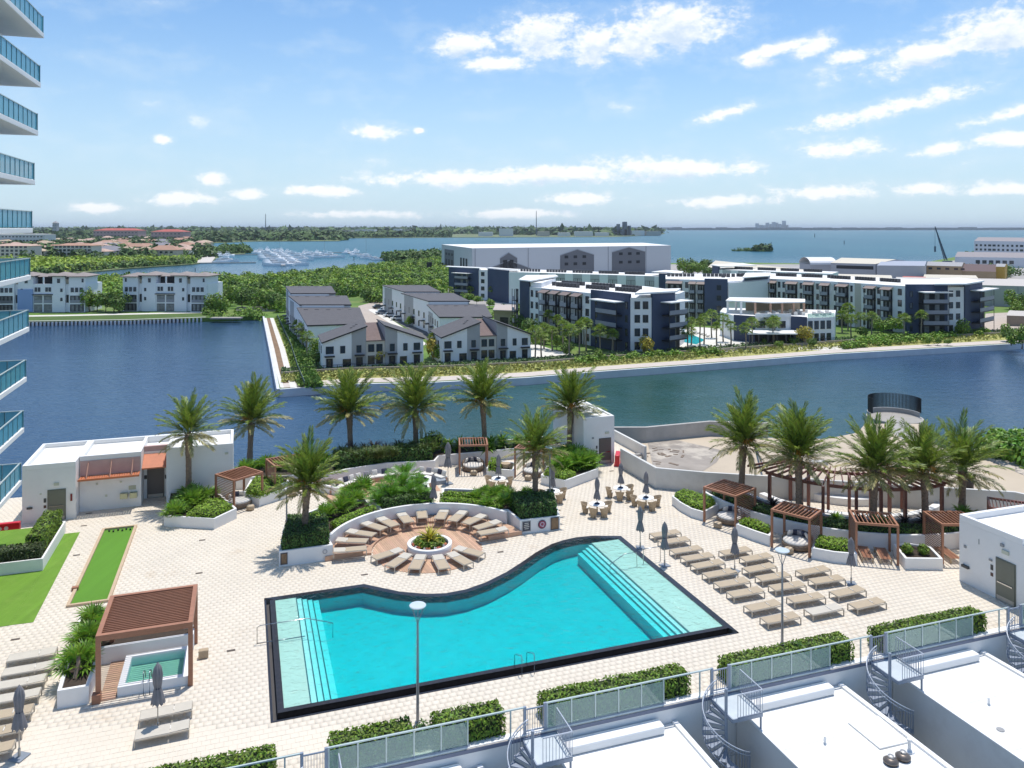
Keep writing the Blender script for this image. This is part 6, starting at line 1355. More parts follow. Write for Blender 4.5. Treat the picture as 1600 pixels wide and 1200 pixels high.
# ---------------------------------------------------------------- townhouses
def townhouse(p, rz, label):
    t = thing('townhouse', label, 'townhouse', (p.x, p.y, ZG), rz, 'two storey townhouses by the water'); Lx, dep, e, k = 19.6, 11.0, 5.3, 8.3
    def sl(x0, x1, z0, z1, y0, y1, m, nm): o = MB().prism([(x0,y0),(x1,y0),(x1,y1),(x0,y1)], 0, [z0,z1,z1,z0], False).build(nm, m, t)
    def rf(x0, x1, z0, z1, y0, y1, o=.25): MB().prism([(x0-o*0-.2,y0-.35),(x1+.2,y0-.35),(x1+.2,y1),(x0-.2,y1)], [z0+.01,z1+.01,z1+.01,z0+.01], [z0+.22,z1+.22,z1+.22,z0+.22]).build('roof', shing, t); MB().bar((x0-.2,y0-.37,z0+.11), (x1+.2,y0-.37,z1+.11), .05, .26).build('fascia', trim, t)
    sl(0, 5.5, e, e+2.0, 0, dep, aw, 'wall'); sl(5.5, k, e+2.0, e+2.9, .0, dep, bgrey, 'wall'); rf(0, k, e, e+2.9, 0, dep)
    sl(Lx-5.2, Lx, e+1.9, e, 0, dep, aw, 'wall'); sl(Lx-7.6, Lx-5.2, e+2.9, e+1.9, 0, dep, bgrey, 'wall'); rf(Lx-7.6, Lx, e+2.9, e, 0, dep)
    MB().prism([(k,.2),(Lx-7.6,.2),(Lx-7.6,dep),(k,dep)], 0, [e,e,e+2.2,e+2.2], False).build('wall', mat('townhouse_cream', (.60,.57,.52), .8, .05), t)
    MB().prism([(k,-.1),(Lx-7.6,-.1),(Lx-7.6,dep),(k,dep)], [e+.01,e+.01,e+2.21,e+2.21], [e+.2,e+.2,e+2.4,e+2.4]).build('roof', mat('brown_shingle', (.17,.125,.115), .9, .14, 1.2, .4, 6), t)
    q0, q1 = Vector((0,0,0)), Vector((Lx,0,0))
    def w(s, z, ww, hh, y=0): f, pn = wmesh(ww, hh); o = obj('window', f, t, (s, y, z)); obj('pane', pn, o)
    for s, ww in ((1.35,1.5),(3.8,.95),(6.9,.95),(Lx-6.2,.95),(Lx-3.6,.85),(Lx-1.3,1.3)): w(s, 3.2, ww, 1.45)
    for s, ww in ((4.6,1.6),(Lx-4.0,1.4)): w(s, .6, ww, 1.5)
    for s in (9.3, 10.9): w(s, 3.2, 1.2, 1.5, .2); w(s, .8, 1.3, 1.7, .2)
    for s in (1.3, 7.0, Lx-6.2, Lx-1.3):
        MB().box((s,-.45,2.75), (1.9,.9,.22)).build('door_canopy', trim, t); d = MB().box((s,-.03,1.15), (1.25,.06,2.3)).build('front_door', dark, t); o = MB().box((s,-.07,1.3), (.5,.03,1.6)).build('door_glass', glassd); o.parent = d
    MB().box((.25,-.75,1.35), (.22,.22,2.6)).build('porch_post', aw, t); MB().box((Lx-.25,-.75,1.35), (.22,.22,2.6)).build('porch_post', aw, t)
    for s in range(3): MB().box((5.8+s*.6, 4.0+s*.9, e+2.35+s*.2), (.5,.25,.06)).build('roof_vent', trim, t)
    f, pn = wmesh(.9, 1.5)
    for y in (3, 7): o = obj('window', f, t, (0, y, 3.0), (0,0,R(-90))); obj('pane', pn, o)
    return t
pA, pB = UY(504,151.8), UY(664,157.8); rzA = math.atan2((pB-pA).y, (pB-pA).x)
th1 = townhouse(pA, rzA, 'front left townhouse pair with butterfly roof beside the canal walk')
p2_ = UY(690,158.8); p3_ = UY(832,164.5); dup(th1, (p2_.x, p2_.y, ZG), math.atan2((p3_-p2_).y, (p3_-p2_).x), 'front right townhouse pair with butterfly roof before the street', (.96,1,1))
def shed(label, L, zs, side=True, name='townhouse_row'):
    t = thing(name, label, 'townhouse', UY(*L[0]), 0, 'rows of dark roofed townhouses behind'); P = [UY(u, Y) for u, Y in L]
    at(MB().prism([(p.x, p.y) for p in P], ZG, zs, False).build('wall', aw), t); c = sum(P, Vector())/4; Q = [c+(p-c)*1.03 for p in P]
    at(MB().prism([(p.x, p.y) for p in Q], [z+.02 for z in zs], [z+.25 for z in zs]).build('roof', shing), t)
    at(MB().bar(Vector((Q[0].x,Q[0].y-.03,zs[0]+.12)), Vector((Q[1].x,Q[1].y-.03,zs[1]+.12)), .05, .3).build('fascia', trim), t)
    a, b = P[3], P[0]; Ls = math.hypot((b-a).x, (b-a).y)                      # left long side
    panel(t, a, b, Ls*.1, Ls*.45, ZG, min(zs)-.1, bgrey, 'wall_panel')
    for i in range(5):
        s = Ls*(.12+.18*i); window(t, a, b, s, ZG+3.4, 1.0, 1.5); window(t, a, b, s, ZG+.7, 1.1, 1.5)
        if i % 2 == 0: panel(t, a, b, s-1, s+1, ZG+2.6, ZG+2.8, trim, 'door_canopy', 1.1, 1.1)
    Lf = math.hypot((P[1]-P[0]).x, (P[1]-P[0]).y)
    for i in range(5): p = P[3].lerp(P[2], .12+.18*i); q = p.lerp(P[0].lerp(P[1], .12+.18*i), .12); at(MB().box((q.x,q.y,zs[3]+.22-(zs[3]-zs[0])*.12), (1.0,.5,.12)).build('roof_vent', trim), t)
    return t
shed('nearest row of the left column of townhouses, behind the canal shrubs', [(481,173.5),(571,177),(561,190),(465,190)], [-.6,-.6,1.6,1.6])
shed('second row of the left column of townhouses', [(469,190.5),(548,190.5),(541,207),(452,207)], [2.3,2.3,3.0,3.0])
shed('third and farthest row of the left column of townhouses', [(455,207.5),(524,207.5),(517,226),(447,226)], [3.6,3.6,4.1,4.1])
shed('nearest row of the middle column of townhouses', [(687,189),(768,189),(757,207),(668,207)], [-.5,-.5,.7,.7])
shed('second row of the middle column of townhouses', [(670,207.5),(733,207.5),(708,232),(628,232)], [1.6,1.6,1.6,1.6])
shed('third row of the middle column of townhouses', [(632,232.5),(688,232.5),(668,256),(598,256)], [2.0,2.0,2.2,2.2])
for P_0, P_1, z0, z1 in ((UY(472,190.2),UY(538,190.2),1.85,2.3),(UY(456,207.2),UY(514,207.2),3.05,3.6),(UY(671,207.2),UY(731,207.2),.75,1.6),(UY(633,232.2),UY(687,232.2),1.65,2.0)): tag(MB().bar(Vector((P_0.x,P_0.y-.1,(z0+z1)/2)), Vector((P_1.x,P_1.y-.1,(z0+z1)/2)), .3, z1-z0).build('clerestory_wall', aw), 'long pale clerestory strip between two dark townhouse roofs', 'wall')
sheet('street', [(560,500),(615,540),(640,520),(600,492),(585,480),(640,474),(600,468),(560,478)], ZG+.02, roadm, 0); sheet('parking', [(585,478),(640,476),(690,520),(720,560),(690,545),(640,515),(600,492)], ZG+.03, asph, 0); sheet('driveway', [(790,550),(845,572),(930,562),(860,545),(815,530),(800,535)], ZG+.03, pathm, 0)
sheet('sidewalk', [(575,484),(592,494),(620,512),(660,540),(668,538),(628,510),(600,492),(583,482)], ZG+.05, pathm, 0)
# cars
def car(body, label, cat='car'):
    t = thing('parked_car', label, cat, (0,0,0), 0); b = MB().prism([(-2.25,-.9),(2.25,-.9),(2.25,.9),(-2.25,.9)], .3, .85).build('body', body, t, False, .12)
    b = MB(); b.add([(-1.6,-.8,.85),(1.1,-.8,.85),(1.1,.8,.85),(-1.6,.8,.85),(-1.2,-.65,1.42),(.35,-.65,1.42),(.35,.65,1.42),(-1.2,.65,1.42)], [(4,5,6,7),(0,1,5,4),(1,2,6,5),(2,3,7,6),(3,0,4,7)]); b.build('cabin_glass', glassd, t)
    MB().box((-.42,0,1.43), (1.5,1.28,.06)).build('car_roof', body, t)
    w = MB().tube([(0,-.12,0),(0,.12,0)], .33, 12).mesh('wheel', black)
    for x in (-1.4, 1.4):
        for y in (-.8, .8): obj('wheel', w, t, (x, y, .33))
    return t
cwt = mat('car_white', (.72,.72,.72), .25, .02, 1, coat=.5); cg = mat('car_grey', (.25,.26,.28), .25, .02, 1, coat=.5); cb = mat('car_black', (.03,.03,.035), .2, .02, 1, coat=.5)
cars = [(592,482,cb,'black car parked first behind the townhouses'),(601,487,cwt,'white car parked second in the townhouse street'),(598,491,cg,'grey car parked third in the townhouse street'),(610,495,cwt,'white car parked fourth in the townhouse street'),(618,490,cg,'grey car near the middle townhouse row'),(622,500,cwt,'white car nearest the front townhouses'),(846,532,cwt,'white car right of the front right townhouse'),(855,530,cg,'grey car on the driveway right of the townhouse')]
for u, v, m_, lb in cars: t = car(m_, lb); t.location = G(u, v, ZG+.04); t.rotation_euler = (0,0,R(20+rng.uniform(-5,5))); t['group'] = 'parked cars'
# small buildings near
gz = thing('garage_block', 'low tan garage building with flat roof between townhouses and apartments', 'building', UY(790,225)); P = mass('wall', gz, [(772,222),(802,220),(806,232),(776,234)], ZG, -2.2, mat('garage_tan', (.34,.30,.24), .8, .1)); mass('roof', gz, [(770,221),(804,219),(808,234),(774,236)], -2.2, -1.9, mat('garage_roof', (.45,.38,.34), .8, .1)); panel(gz, P[0], P[1], 1.8, 4.2, ZG, -4, dark, 'garage_door')
# ---------------------------------------------------------------- left condominiums
cwh = mat('condo_white', (.82,.83,.86), .8, .04, .1); cbl = mat('condo_blue', (.25,.36,.62), .8, .05, .1); ctan = mat('condo_tan_stucco', (.50,.42,.33), .8, .1, .5)
def condo(label, uL, uR, Y0, Y1, blue=False):
    t = thing('condominium', label, 'apartment building', UY((uL+uR)/2, Y0+6), 0, 'white condominiums on the left shore'); p0, p1 = UY(uL, Y0), UY(uR, Y1); d = p1-p0; L = d.length; e = d/L; n = Vector((-e.y, e.x, 0))
    def bk(s0, s1, y0, y1, z0, z1, m, nm='wall'): return at(MB().prism([((p0+e*s+n*y).x, (p0+e*s+n*y).y) for s, y in ((s0,y0),(s1,y0),(s1,y1),(s0,y1))], z0, z1).build(nm, m), t)
    def hip(s0, s1, y0, y1, z, h, o=.8):
        c = [(p0+e*s+n*y) for s, y in ((s0-o,y0-o),(s1+o,y0-o),(s1+o,y1+o),(s0-o,y1+o))]; r = min(s1-s0, y1-y0)/2; r0 = p0+e*(s0+r)+n*((y0+y1)/2); r1 = p0+e*(s1-r)+n*((y0+y1)/2)
        V = [(q.x,q.y,z) for q in c]+[(r0.x,r0.y,z+h),(r1.x,r1.y,z+h)]; at(MB().add(V, [(3,2,1,0),(0,1,5,4),(1,2,5),(2,3,4,5),(3,0,4)]).build('roof', mat('taupe_tile_roof', (.27,.23,.21), .85, .15, .8)), t)
        bk(s0-o, s1+o, y0-o, y1+o, z-.2, z-.003, trim, 'eave')
    k = L/28.
    bk(0, L, 1.0, 12, ZG, 2.6, cwh); 
    tw = [(0.2,5.2,5.0),(6.4,11.0,5.4),(17.2,21.2,5.4),(22.6,27.8,5.2)]
    for i, (a, b, z) in enumerate(tw): bk(a*k, b*k, (.0,.3,.3,.0)[i], 9, ZG, z, cwh if not (blue and i == 1) else cwh); hip(a*k, b*k, 0, 9, z, 1.1)
    if blue: bk(6.3*k, 11.1*k, .0, .3, ZG+.2, 1.0, cbl, 'blue_panel')
    bk(11.0*k, 17.2*k, 3.5, 9, 2.6, 4.9, dark, 'loggia_shade_box'); hip(10.6*k, 17.6*k, 2.5, 10, 5.0, 1.0); bk(14.0*k, 14.4*k, .6, 1.0, 2.6, 4.9, cwh, 'column')  # solid dark box, its colour stands for the shade inside
    bk(10.9*k, 17.3*k, .5, .9, ZG, 2.7, cwh, 'wall'); bk(10.8*k, 17.4*k, .0, .9, -.9, -.6, trim, 'canopy')
    bk(5.2*k, 6.4*k, 1.2, 8, 2.6, 4.0, ctan, 'stair_tower'); bk(21.2*k, 22.6*k, 1.2, 8, 2.6, 4.2, ctan, 'stair_tower')
    q = lambda y: (p0+n*(y), p1+n*(y))
    for a, b, y in ((.6,4.8,0),(6.7,9.6,.3) if False else (.6,4.8,0),(11.3,13.9,.5),(14.4,17.0,.5),(23.0,27.4,0)):
        for z in (ZG+.15, ZG+3.0):
            A, B = q(y); panel(t, A, B, a*k, b*k, z, z+2.4, dark, 'balcony_shade_panel', .03, .03)  # balcony shade painted as a dark panel set on the wall
            for s in (.2,.5,.8): panel(t, A, B, (a+(b-a)*s-.45)*k, (a+(b-a)*s+.45)*k, z+.2, z+2.2, mat('curtained_glass', (.22,.23,.24)), 'balcony_door', .06, .02)
            if z > ZG+1: panel(t, A, B, a*k, b*k, z, z+.95, mat('balcony_railing', (.27,.28,.33)), 'railing', .12, .04)
    A, B = q(0)
    for s in (1.4,2.8,4.2,23.7,25.1,26.5): window(t, A, B, s*k, .0, 1.0, 1.5)
    for s in (1.2,27.0): window(t, A, B, s*k, 3.2, .6, 1.2)
    A, B = q(.3)
    for s in (8.9,19.2): window(t, A, B, s*k, 3.0, .9, 1.4)
    for s in (7.5,20.1): window(t, A, B, s*k, .1, .7, 1.1); window(t, A, B, s*k, -2.9, .7, 1.1)
    A, B = q(.5)
    for s in (11.9,12.9,15.3,16.3): window(t, A, B, s*k, .2, .8, 1.4)
    A, B = q(1)
    panel(t, A, B, 5.3*k, 6.3*k, ZG+3, ZG+5.6, dark, 'balcony_shade_panel'); panel(t, A, B, 21.3*k, 22.5*k, ZG+3, ZG+5.6, dark, 'balcony_shade_panel')
condo('white four storey condominium with four tile roofed towers, left of the mangroves', 191, 323, 261, 259); condo('white condominium with a blue panel behind the balconies at the left edge', -4, 134, 256, 258, True)
condo('white condominium cut by the left edge of the photo', -150, -12, 252, 255)
ribbon('condo_lawn', [(-100,497),(100,494),(325,489)], [(-100,504),(100,501),(325,496)], ZG+.02, mat('dark_lawn', (.07,.12,.02), .9, .3, .2)); ribbon('condo_path', [(-100,495),(100,492),(325,487)], [(-100,497),(100,494),(325,489)], ZG+.03, pathm)
# ---------------------------------------------------------------- trees of the middle distance
def canopy(name, label, polys, n, hr, rr, nl, size, m, z=ZG, cat='trees', px_=True, base=.0):
    Vs = []
    for poly in polys:
        L = gp(poly, z) if px_ else poly; x, y = ptsin(L, n//len(polys))
        for i in range(len(x)):
            h = rng.uniform(*hr); r = rng.uniform(*rr); Vs.append(ellcloud((x[i], y[i], z+base+h-r*.7), (r, r, r*.8), nl, size))
            if i % 2: Vs.append(ellcloud((x[i], y[i], z+h*.35), (r*.9, r*.9, h*.35), nl//3, size))
    o = bpy.data.objects.new(name, fastmesh(name, np.concatenate(Vs), 4, m)); C.objects.link(o); return tag(stuff(o), label, cat)
mg = mat('mangrove_leaf', (.15,.27,.025), .7, .3, .05, island=.55, trans=.15); mg2 = mat('mangrove_leaf_dark', (.08,.155,.025), .7, .3, .05, island=.55, trans=.15); mg3 = mat('mangrove_lime', (.25,.36,.035), .7, .25, .05, island=.45, trans=.15)
mang = [(128,441),(430,437.5),(560,423),(690,407),(702,440),(700,455),(660,462),(595,470),(590,474),(540,462),(445,470),(440,490),(412,482),(330,470),(326,470),(190,470),(140,478)]
canopy('mangroves', 'broad belt of bright green mangroves behind the dark roofed townhouses', [mang], 1500, (2.5,4.5), (1.8,3.4), 70, .75, mg)
canopy('mangroves', 'darker mangrove clumps scattered through the green belt', [mang], 500, (2.5,5.0), (1.6,3.0), 70, .75, mg2)
canopy('mangroves', 'lime green mangrove tops scattered through the belt', [mang], 320, (3.4,4.8), (1.6,2.6), 60, .7, mg3)
canopy('mangroves', 'smooth lime mangrove fringe on the far side of the channel at the left', [[(-60,431),(48,431),(130,423.5),(200,417),(295,411),(300,407),(200,409),(100,409),(0,410),(-60,412)]], 700, (3,5), (4,7), 45, 1.6, mg3, ZG-.6)
canopy('mangroves', 'dark trees edging the lime mangrove fringe', [[(48,431.5),(130,424),(200,418),(300,412),(300,409),(130,421),(48,428)],[(150,412),(300,409),(320,400),(150,408)]], 260, (2,5), (3,6), 40, 1.5, mg2, ZG-.6)
tree_l = [mat('tree_leaf', (.16,.27,.03), .65, .25, 1, island=.5, trans=.2), mat('tree_leaf_dark', (.09,.17,.025), .65, .25, 1, island=.5, trans=.2), mat('tree_leaf_yellow', (.38,.33,.04), .65, .25, 1, island=.4, trans=.2)]
def tree_mesh(r, h, n, size, m):
    V = np.concatenate([ellcloud((rng.normal()*r*.35, rng.normal()*r*.35, h*.62+rng.normal()*r*.25), (r*.7, r*.7, r*.6), n//5, size) for _ in range(5)]); return fastmesh('crown', V, 4, m)
TM = [[tree_mesh(2.4, 5.5, 700, .42, m) for _ in range(2)] for m in tree_l]
tk = MB().tube([(0,0,0),(.08,.05,1.6),(-.1,.1,3.4)], [.2,.15,.08], 7).mesh('trunk', bark); tk2 = MB(); [tk2.tube([(0,0,0),(.5*math.cos(a),.5*math.sin(a),2.2),(1.1*math.cos(a),1.1*math.sin(a),3.6)], [.12,.09,.05], 6) for a in (0,1.3,2.6,3.9,5.1)]; tk2 = tk2.mesh('trunk', mat('pale_bark', (.35,.29,.22), .9, .2, 3))
def tree(u, v, kind, s, label, z=ZG, group=None, name='tree', multi=False):
    p = G(u, v, z); t = thing(name, label, 'tree', p, rng.uniform(0, 6.28), group); t.scale = (s, s, s); obj('trunk', tk2 if multi else tk, t); obj('crown', TM[kind][rng.integers(2)], t); return t
def sabal_mesh(m):
    Q = []
    for i in range(34):
        az = i*2.39996+rng.normal()*.2; el = R(-35+115*rng.random()); d = np.array([math.cos(az)*math.cos(el), math.sin(az)*math.cos(el), math.sin(el)]); sd = np.array([-math.sin(az), math.cos(az), 0.]); p = d*.9; Q.append([-sd*.03, sd*.03, p+sd*.03, p-sd*.03])
        for k in range(7): a = R(-75+25*k); dr = d*math.cos(a)+sd*math.sin(a)-np.array([0,0,.3]); e = np.cross(dr, d)*.0+sd*.09*math.cos(a)+d*.09*abs(math.sin(a)); Q.append([p, p+dr*.5+e, p+dr*1.05-np.array([0,0,.15]), p+dr*.5-e])
    return fastmesh('crown', np.array(Q), 4, m)
SM = [sabal_mesh(mat('sabal_leaf', (.20,.30,.045), .6, .25, 1, island=.5, trans=.2)) for _ in range(3)]; st_ = MB().tube([(0,0,0),(.1,0,2),(.05,.08,4),(0,0,1*5.6)], [.2,.16,.15,.17], 8).mesh('trunk', mat('sabal_trunk', (.27,.22,.17), .9, .25, 3, .5, 9))
def sabal(u, v, h, label, s=1.0, group='small palms around the apartments'):
    p = G(u, v, ZG); t = thing('sabal_palm', label, 'palm tree', p, rng.uniform(0, 6.28), group); o = obj('trunk', st_, t); o.scale = (1, 1, h/5.6); o = obj('crown', SM[rng.integers(3)], t, (0,0,h)); o.scale = (s*(1.0 if u > 700 else 1.1),)*3; return t
sp_ = [(703,468),(716,466),(735,468),(757,468),(779,462),(768,470),(815,505),(830,512),(845,520),(858,530),(850,545),(863,548),(872,540),(880,550),(890,560),(905,556),(916,548),(912,540),(930,538),(938,552),(957,553),(959,548),(1075,548),(1080,542),(1094,545),(1100,538),(1112,528),(1120,541),(1130,534),(1142,543),(1165,548),(1175,541),(1192,534),(1208,540),(1210,536),(1316,520),(1325,516),(1330,528),(1345,528),(1412,530),(1418,523),(1428,522),(1362,530),(1290,500),(560,455),(575,470),(640,457),(655,470),(480,560),(472,545),(466,530),(678,560),(836,562),(846,560),(1440,527)]
for i, (u, v) in enumerate(sp_): 
    h = (5.5 if u > 780 else 4.2)*rng.uniform(.8, 1.15); sabal(u, v, h, 'slender sabal palm with a round crown among the '+('townhouses' if u < 700 else 'apartments' if u < 1000 else 'clubhouse gardens' if u < 1250 else 'right apartment gardens'), rng.uniform(.85, 1.15))
tl = [(492,556,0,.9),(486,546,1,.9),(494,570,1,.8),(480,533,0,.8),(471,518,0,.9),(462,505,1,.8),(455,492,0,.9),(587,572,2,.9),(612,572,0,.6),(676,562,2,.85),(688,566,0,.6),(705,560,0,.55),(596,470,0,.9),(572,472,1,.8),(625,475,0,.8),(645,500,0,.5),(640,510,0,.5),(765,482,0,.9),(787,492,1,.9),(745,476,0,.9),(730,475,0,.8),(775,500,0,.8),(800,505,1,1.0),(808,515,1,1.2),(818,520,1,1.2),(830,530,1,1.3),(840,536,0,.9),(852,538,1,.9),(828,545,0,1.0),(870,548,0,1.0),(885,556,1,.8),(1008,556,2,1.05),(935,565,0,.6),(1258,540,2,1.1),(1240,541,1,.6),(1268,545,1,.6),(1218,545,0,.5),(1195,540,0,.4),(1345,530,1,.8),(1380,524,0,1.1),(1395,522,0,1.2),(1372,520,0,1.0),(1504,526,0,1.05),(1450,540,0,.5),(1465,540,0,.5),(1480,540,0,.45),(1590,500,0,1.0),(1575,534,0,.7),(1600,485,1,1.1),(1582,484,0,1.1),(1580,540,1,.7),(1597,545,0,.9),(1108,438,1,1.3),(1080,430,1,1.8),(1068,432,0,1.7),(1090,432,0,1.6),(1105,430,1,1.7),(140,487,0,1.3),(152,486,0,1.2),(165,488,1,1.2),(178,487,0,1.2),(186,489,1,1.1),(330,489,0,1.0),(345,490,0,1.1),(338,478,1,1.2),(395,475,1,1.2),(360,478,0,1.2),(378,482,1,1.2),(405,484,0,1.1),(430,485,1,1.1),(440,475,0,1.1),(445,488,0,.9)]
for i, (u, v, k, s) in enumerate(tl):
    w = 'on the canal side' if u < 500 else 'by the front townhouses' if u < 720 and v > 520 else 'behind the townhouses' if u < 800 else 'beside the middle apartment block' if u < 1060 else 'in the clubhouse gardens' if u < 1320 else 'near the right apartment block'
    tree(u, v, k, s*(.7 if u < 520 and v > 495 else .72 if 740 < u < 1570 and v > 470 else 1.0), ['leafy green tree ','dark green tree ','yellow flowering tree with pale stems '][k]+w, multi=k == 2, group='garden trees of the shore')
canopy('waterside_bushes', 'overhanging bushes at the water on the left inlet', [[(322,499),(345,500),(348,494),(322,492)],[(365,500),(412,499),(410,492),(372,491)]], 34, (1.5,3), (1.3,2.3), 110, .45, mg, ZG-1.0)
canopy('hedge_mass', 'clipped shrub masses in front of the right apartment block', [[(1315,546),(1340,544),(1475,533),(1470,527),(1320,540)],[(1340,537),(1420,532),(1420,529),(1340,533)],[(900,572),(1000,562),(1130,556),(1130,551),(900,566)],[(1455,530),(1545,525),(1545,520),(1455,525)]], 260, (.8,1.6), (.7,1.2), 55, .35, mg)
# pier structures at the inlet and channel markers
tag(MB().box(G(354,497,ZG), (9,3,.4)).build('wooden_dock', mat('grey_timber', (.3,.28,.25), .9, .2, 1)), 'small grey dock at the left inlet among the bushes', 'dock')
b = MB(); [b.box(G(402+i*.01,486-i*1.2,ZG+.15), (14,.6,.3)) for i in range(6)]; tag(b.build('boardwalk', mat('grey_timber', (.3,.28,.25))), 'grey stepped boardwalk at the head of the canal walk', 'boardwalk')
# ---------------------------------------------------------------- the big hangar and the warehouses
hw = mat('hangar_wall', (.60,.60,.61), .8, .05, .05, dirt=((.56,.56,.59), .05, .5, .7, .4)); hgab = mat('hangar_gable_grey', (.17,.17,.185), .8, .06, .1)
hg = thing('hangar', 'huge pale grey hangar with grey painted gables behind the apartments', 'hangar', UY(900,480))
P = mass('wall', hg, [(690,518),(738,421),(1048,489),(1005,575)], ZG, 10.1, hw, aroof); L = Vector((P[2]-P[1]).to_2d().to_3d()).length
def gable(a, b, zt, zp, wins):
    d = (P[2]-P[1]); d.z = 0; e = d/d.length; n = Vector((e.y,-e.x,0))*.12; q = Vector((P[1].x,P[1].y,0))+n; A, B, M_ = q+e*a, q+e*b, q+e*(a+b)/2
    g = at(MB().add([(A.x,A.y,ZG),(B.x,B.y,ZG),(B.x,B.y,zt),(M_.x,M_.y,zp),(A.x,A.y,zt)], [(0,1,2,3,4)]).build('gable', hgab), hg); 
    for p_, q_, za, zb in ((A,M_,zt,zp),(M_,B,zp,zt)): at(MB().bar(Vector((p_.x,p_.y,za)), Vector((q_.x,q_.y,zb)), .3, .35).build('gable_trim', bgrey), hg)
    for s, z, w, h_ in wins: panel(hg, Vector((q.x,q.y,0)), Vector((q.x,q.y,0))+e*10, s, s+w, z, z+h_, dark, 'hangar_window', .15, .08)
px2s = lambda u: (Vector(((u-800)/FPX*1,1,0)), 0)
def us(u):                                              # distance along the front wall where picture column u meets it
    p, d = P[1], (P[2]-P[1]); k = (u-800)/FPX; t_ = (k*p.y-p.x)/(d.x-k*d.y); return t_*math.hypot(d.x, d.y)
gable(us(781), us(808), 4.4, 7.4, [(us(786),-1.5,us(792)-us(786),5),(us(796),-1.5,us(802)-us(796),5)]); gable(us(875), us(928), 5.4, 8.6, [(us(u),z,2.4,1.6) for u in (882,896,910) for z in (3.6,-.4)]); gable(us(956), us(1008), 6.6, 9.4, [(us(u),z,2.6,1.6) for u in (967,981,994) for z in (4.8,-.2)])
gable(us(760), us(829), -1.5, 3.2, [])
for u in (722+20, 825, 950, 1009): panel(hg, P[1], P[2], us(u), us(u)+.25, ZG, 10, mat('downpipe', (.3,.3,.33)), 'downpipe', .2, .2)
e0, e1 = P[0], P[1]; Ls = math.hypot((e1-e0).x, (e1-e0).y); panel(hg, e0, e1, Ls*.12, Ls*.45, ZG, 7.5, hgab, 'gable', .1, .1)
for s in (.16,.26,.36): panel(hg, e0, e1, Ls*s, Ls*(s+.06), -3, 1.5, dark, 'hangar_window', .16, .08); panel(hg, e0, e1, Ls*s, Ls*(s+.06), 4, 5.4, dark, 'hangar_window', .16, .08)
for s in (.66,.74,.82): panel(hg, e0, e1, Ls*s, Ls*(s+.045), -1, 4, dark, 'hangar_window', .16, .08)
wroof = mat('warehouse_roof', (.60,.54,.43), .7, .06, .03); wwall = mat('warehouse_wall', (.40,.40,.42), .8, .06, .05)
def ware(label, L, ze, zr, ridge_along=0, rm=wroof, wm=wwall, name='warehouse', cat='warehouse', extra=None):
    """gabled shed on four (u,Y) corners; the ridge runs parallel to edge 0-1 (or 1-2)"""
    t = thing(name, label, cat, UY(*L[0]), 0); P = [UY(u, Y) for u, Y in L]
    if ridge_along: P = P[1:]+P[:1]
    at(MB().prism([(p.x, p.y) for p in P], ZG, ze, False).build('wall', wm), t); r0 = (P[0]+P[3])/2; r1 = (P[1]+P[2])/2
    V = [(p.x,p.y,ze) for p in P]+[(r0.x,r0.y,zr),(r1.x,r1.y,zr)]; at(MB().add(V, [(0,1,5,4),(2,3,4,5)]).build('roof', rm), t); at(MB().add([(P[0].x,P[0].y,ze),(P[3].x,P[3].y,ze),(r0.x,r0.y,zr),(P[1].x,P[1].y,ze),(P[2].x,P[2].y,ze),(r1.x,r1.y,zr)], [(0,1,2),(4,3,5)]).build('gable', wm), t)
    if extra: extra(t, P)
    return t
ware('wide warehouse with a cream gabled roof behind the rear apartment wing', [(1240,345),(1302,352),(1130,470),(1105,440)], -1.0, 2.2, 1, extra=lambda t, P: [at(MB().box(((P[0].x+P[3].x)/2+4, (P[0].y+P[3].y)/2-1, -1.5), (4,.4,2.6)).build('loft_door', dark), t)])
ware('long low grey warehouse with white roof right of the cream one', [(1300,330),(1395,318),(1392,360),(1300,372)], -.6, .4)
def arch(label, u0, u1, Y, zt, m):
    t = thing('arched_hangar', label, 'hangar', UY(u0, Y)); a, b = UY(u0, Y), UY(u1, Y); bb = MB(); n = 12; r = 9
    for i in range(n): 
        p, q = math.pi*i/n, math.pi*(i+1)/n
        y0, y1, z0, z1 = -r*math.cos(p), -r*math.cos(q), zt-4+4*math.sin(p), zt-4+4*math.sin(q); bb.add([(a.x,Y+y0,z0),(b.x,Y+y0,z0),(b.x,Y+y1,z1),(a.x,Y+y1,z1)], [(0,1,2,3)])
    at(bb.build('roof', m, None, True), t); at(MB().box(((a.x+b.x)/2, Y, (zt-4+ZG)/2), (b.x-a.x-.5, 2*r-.5, zt-4-ZG)).build('wall', wwall), t)
arch('white arched hangar roof behind the cream warehouse', 1257, 1298, 470, 3.6, mat('arched_roof', (.74,.74,.74), .5, .04)); 
ware('grey hangar with white roof and a dark window band, right of the arched hangar', [(1298,430),(1368,415),(1430,440),(1330,470)], 2.0, 4.0, 0, extra=lambda t, P: panel(t, P[0], P[1], 3, 22, -1, .8, dark, 'window_band'))
ware('tall plain grey hangar gable between the white roof and tan building', [(1370,400),(1445,395),(1450,450),(1385,455)], 2.0, 3.2, 0, mat('hangar_grey_roof', (.34,.36,.42), .6, .05))
tanm = mat('tan_wall', (.42,.29,.17), .8, .08); ware('long tan industrial building with small dark windows', [(1447,420),(1503,410),(1508,450),(1452,465)], 1.0, 2.2, 0, mat('dull_roof', (.33,.32,.32), .8, .1), tanm, 'building', 'building', lambda t, P: [window(t, P[0], P[1], s, -1.0, 1.8, 1.1) for s in (2,6,10,14,17)])
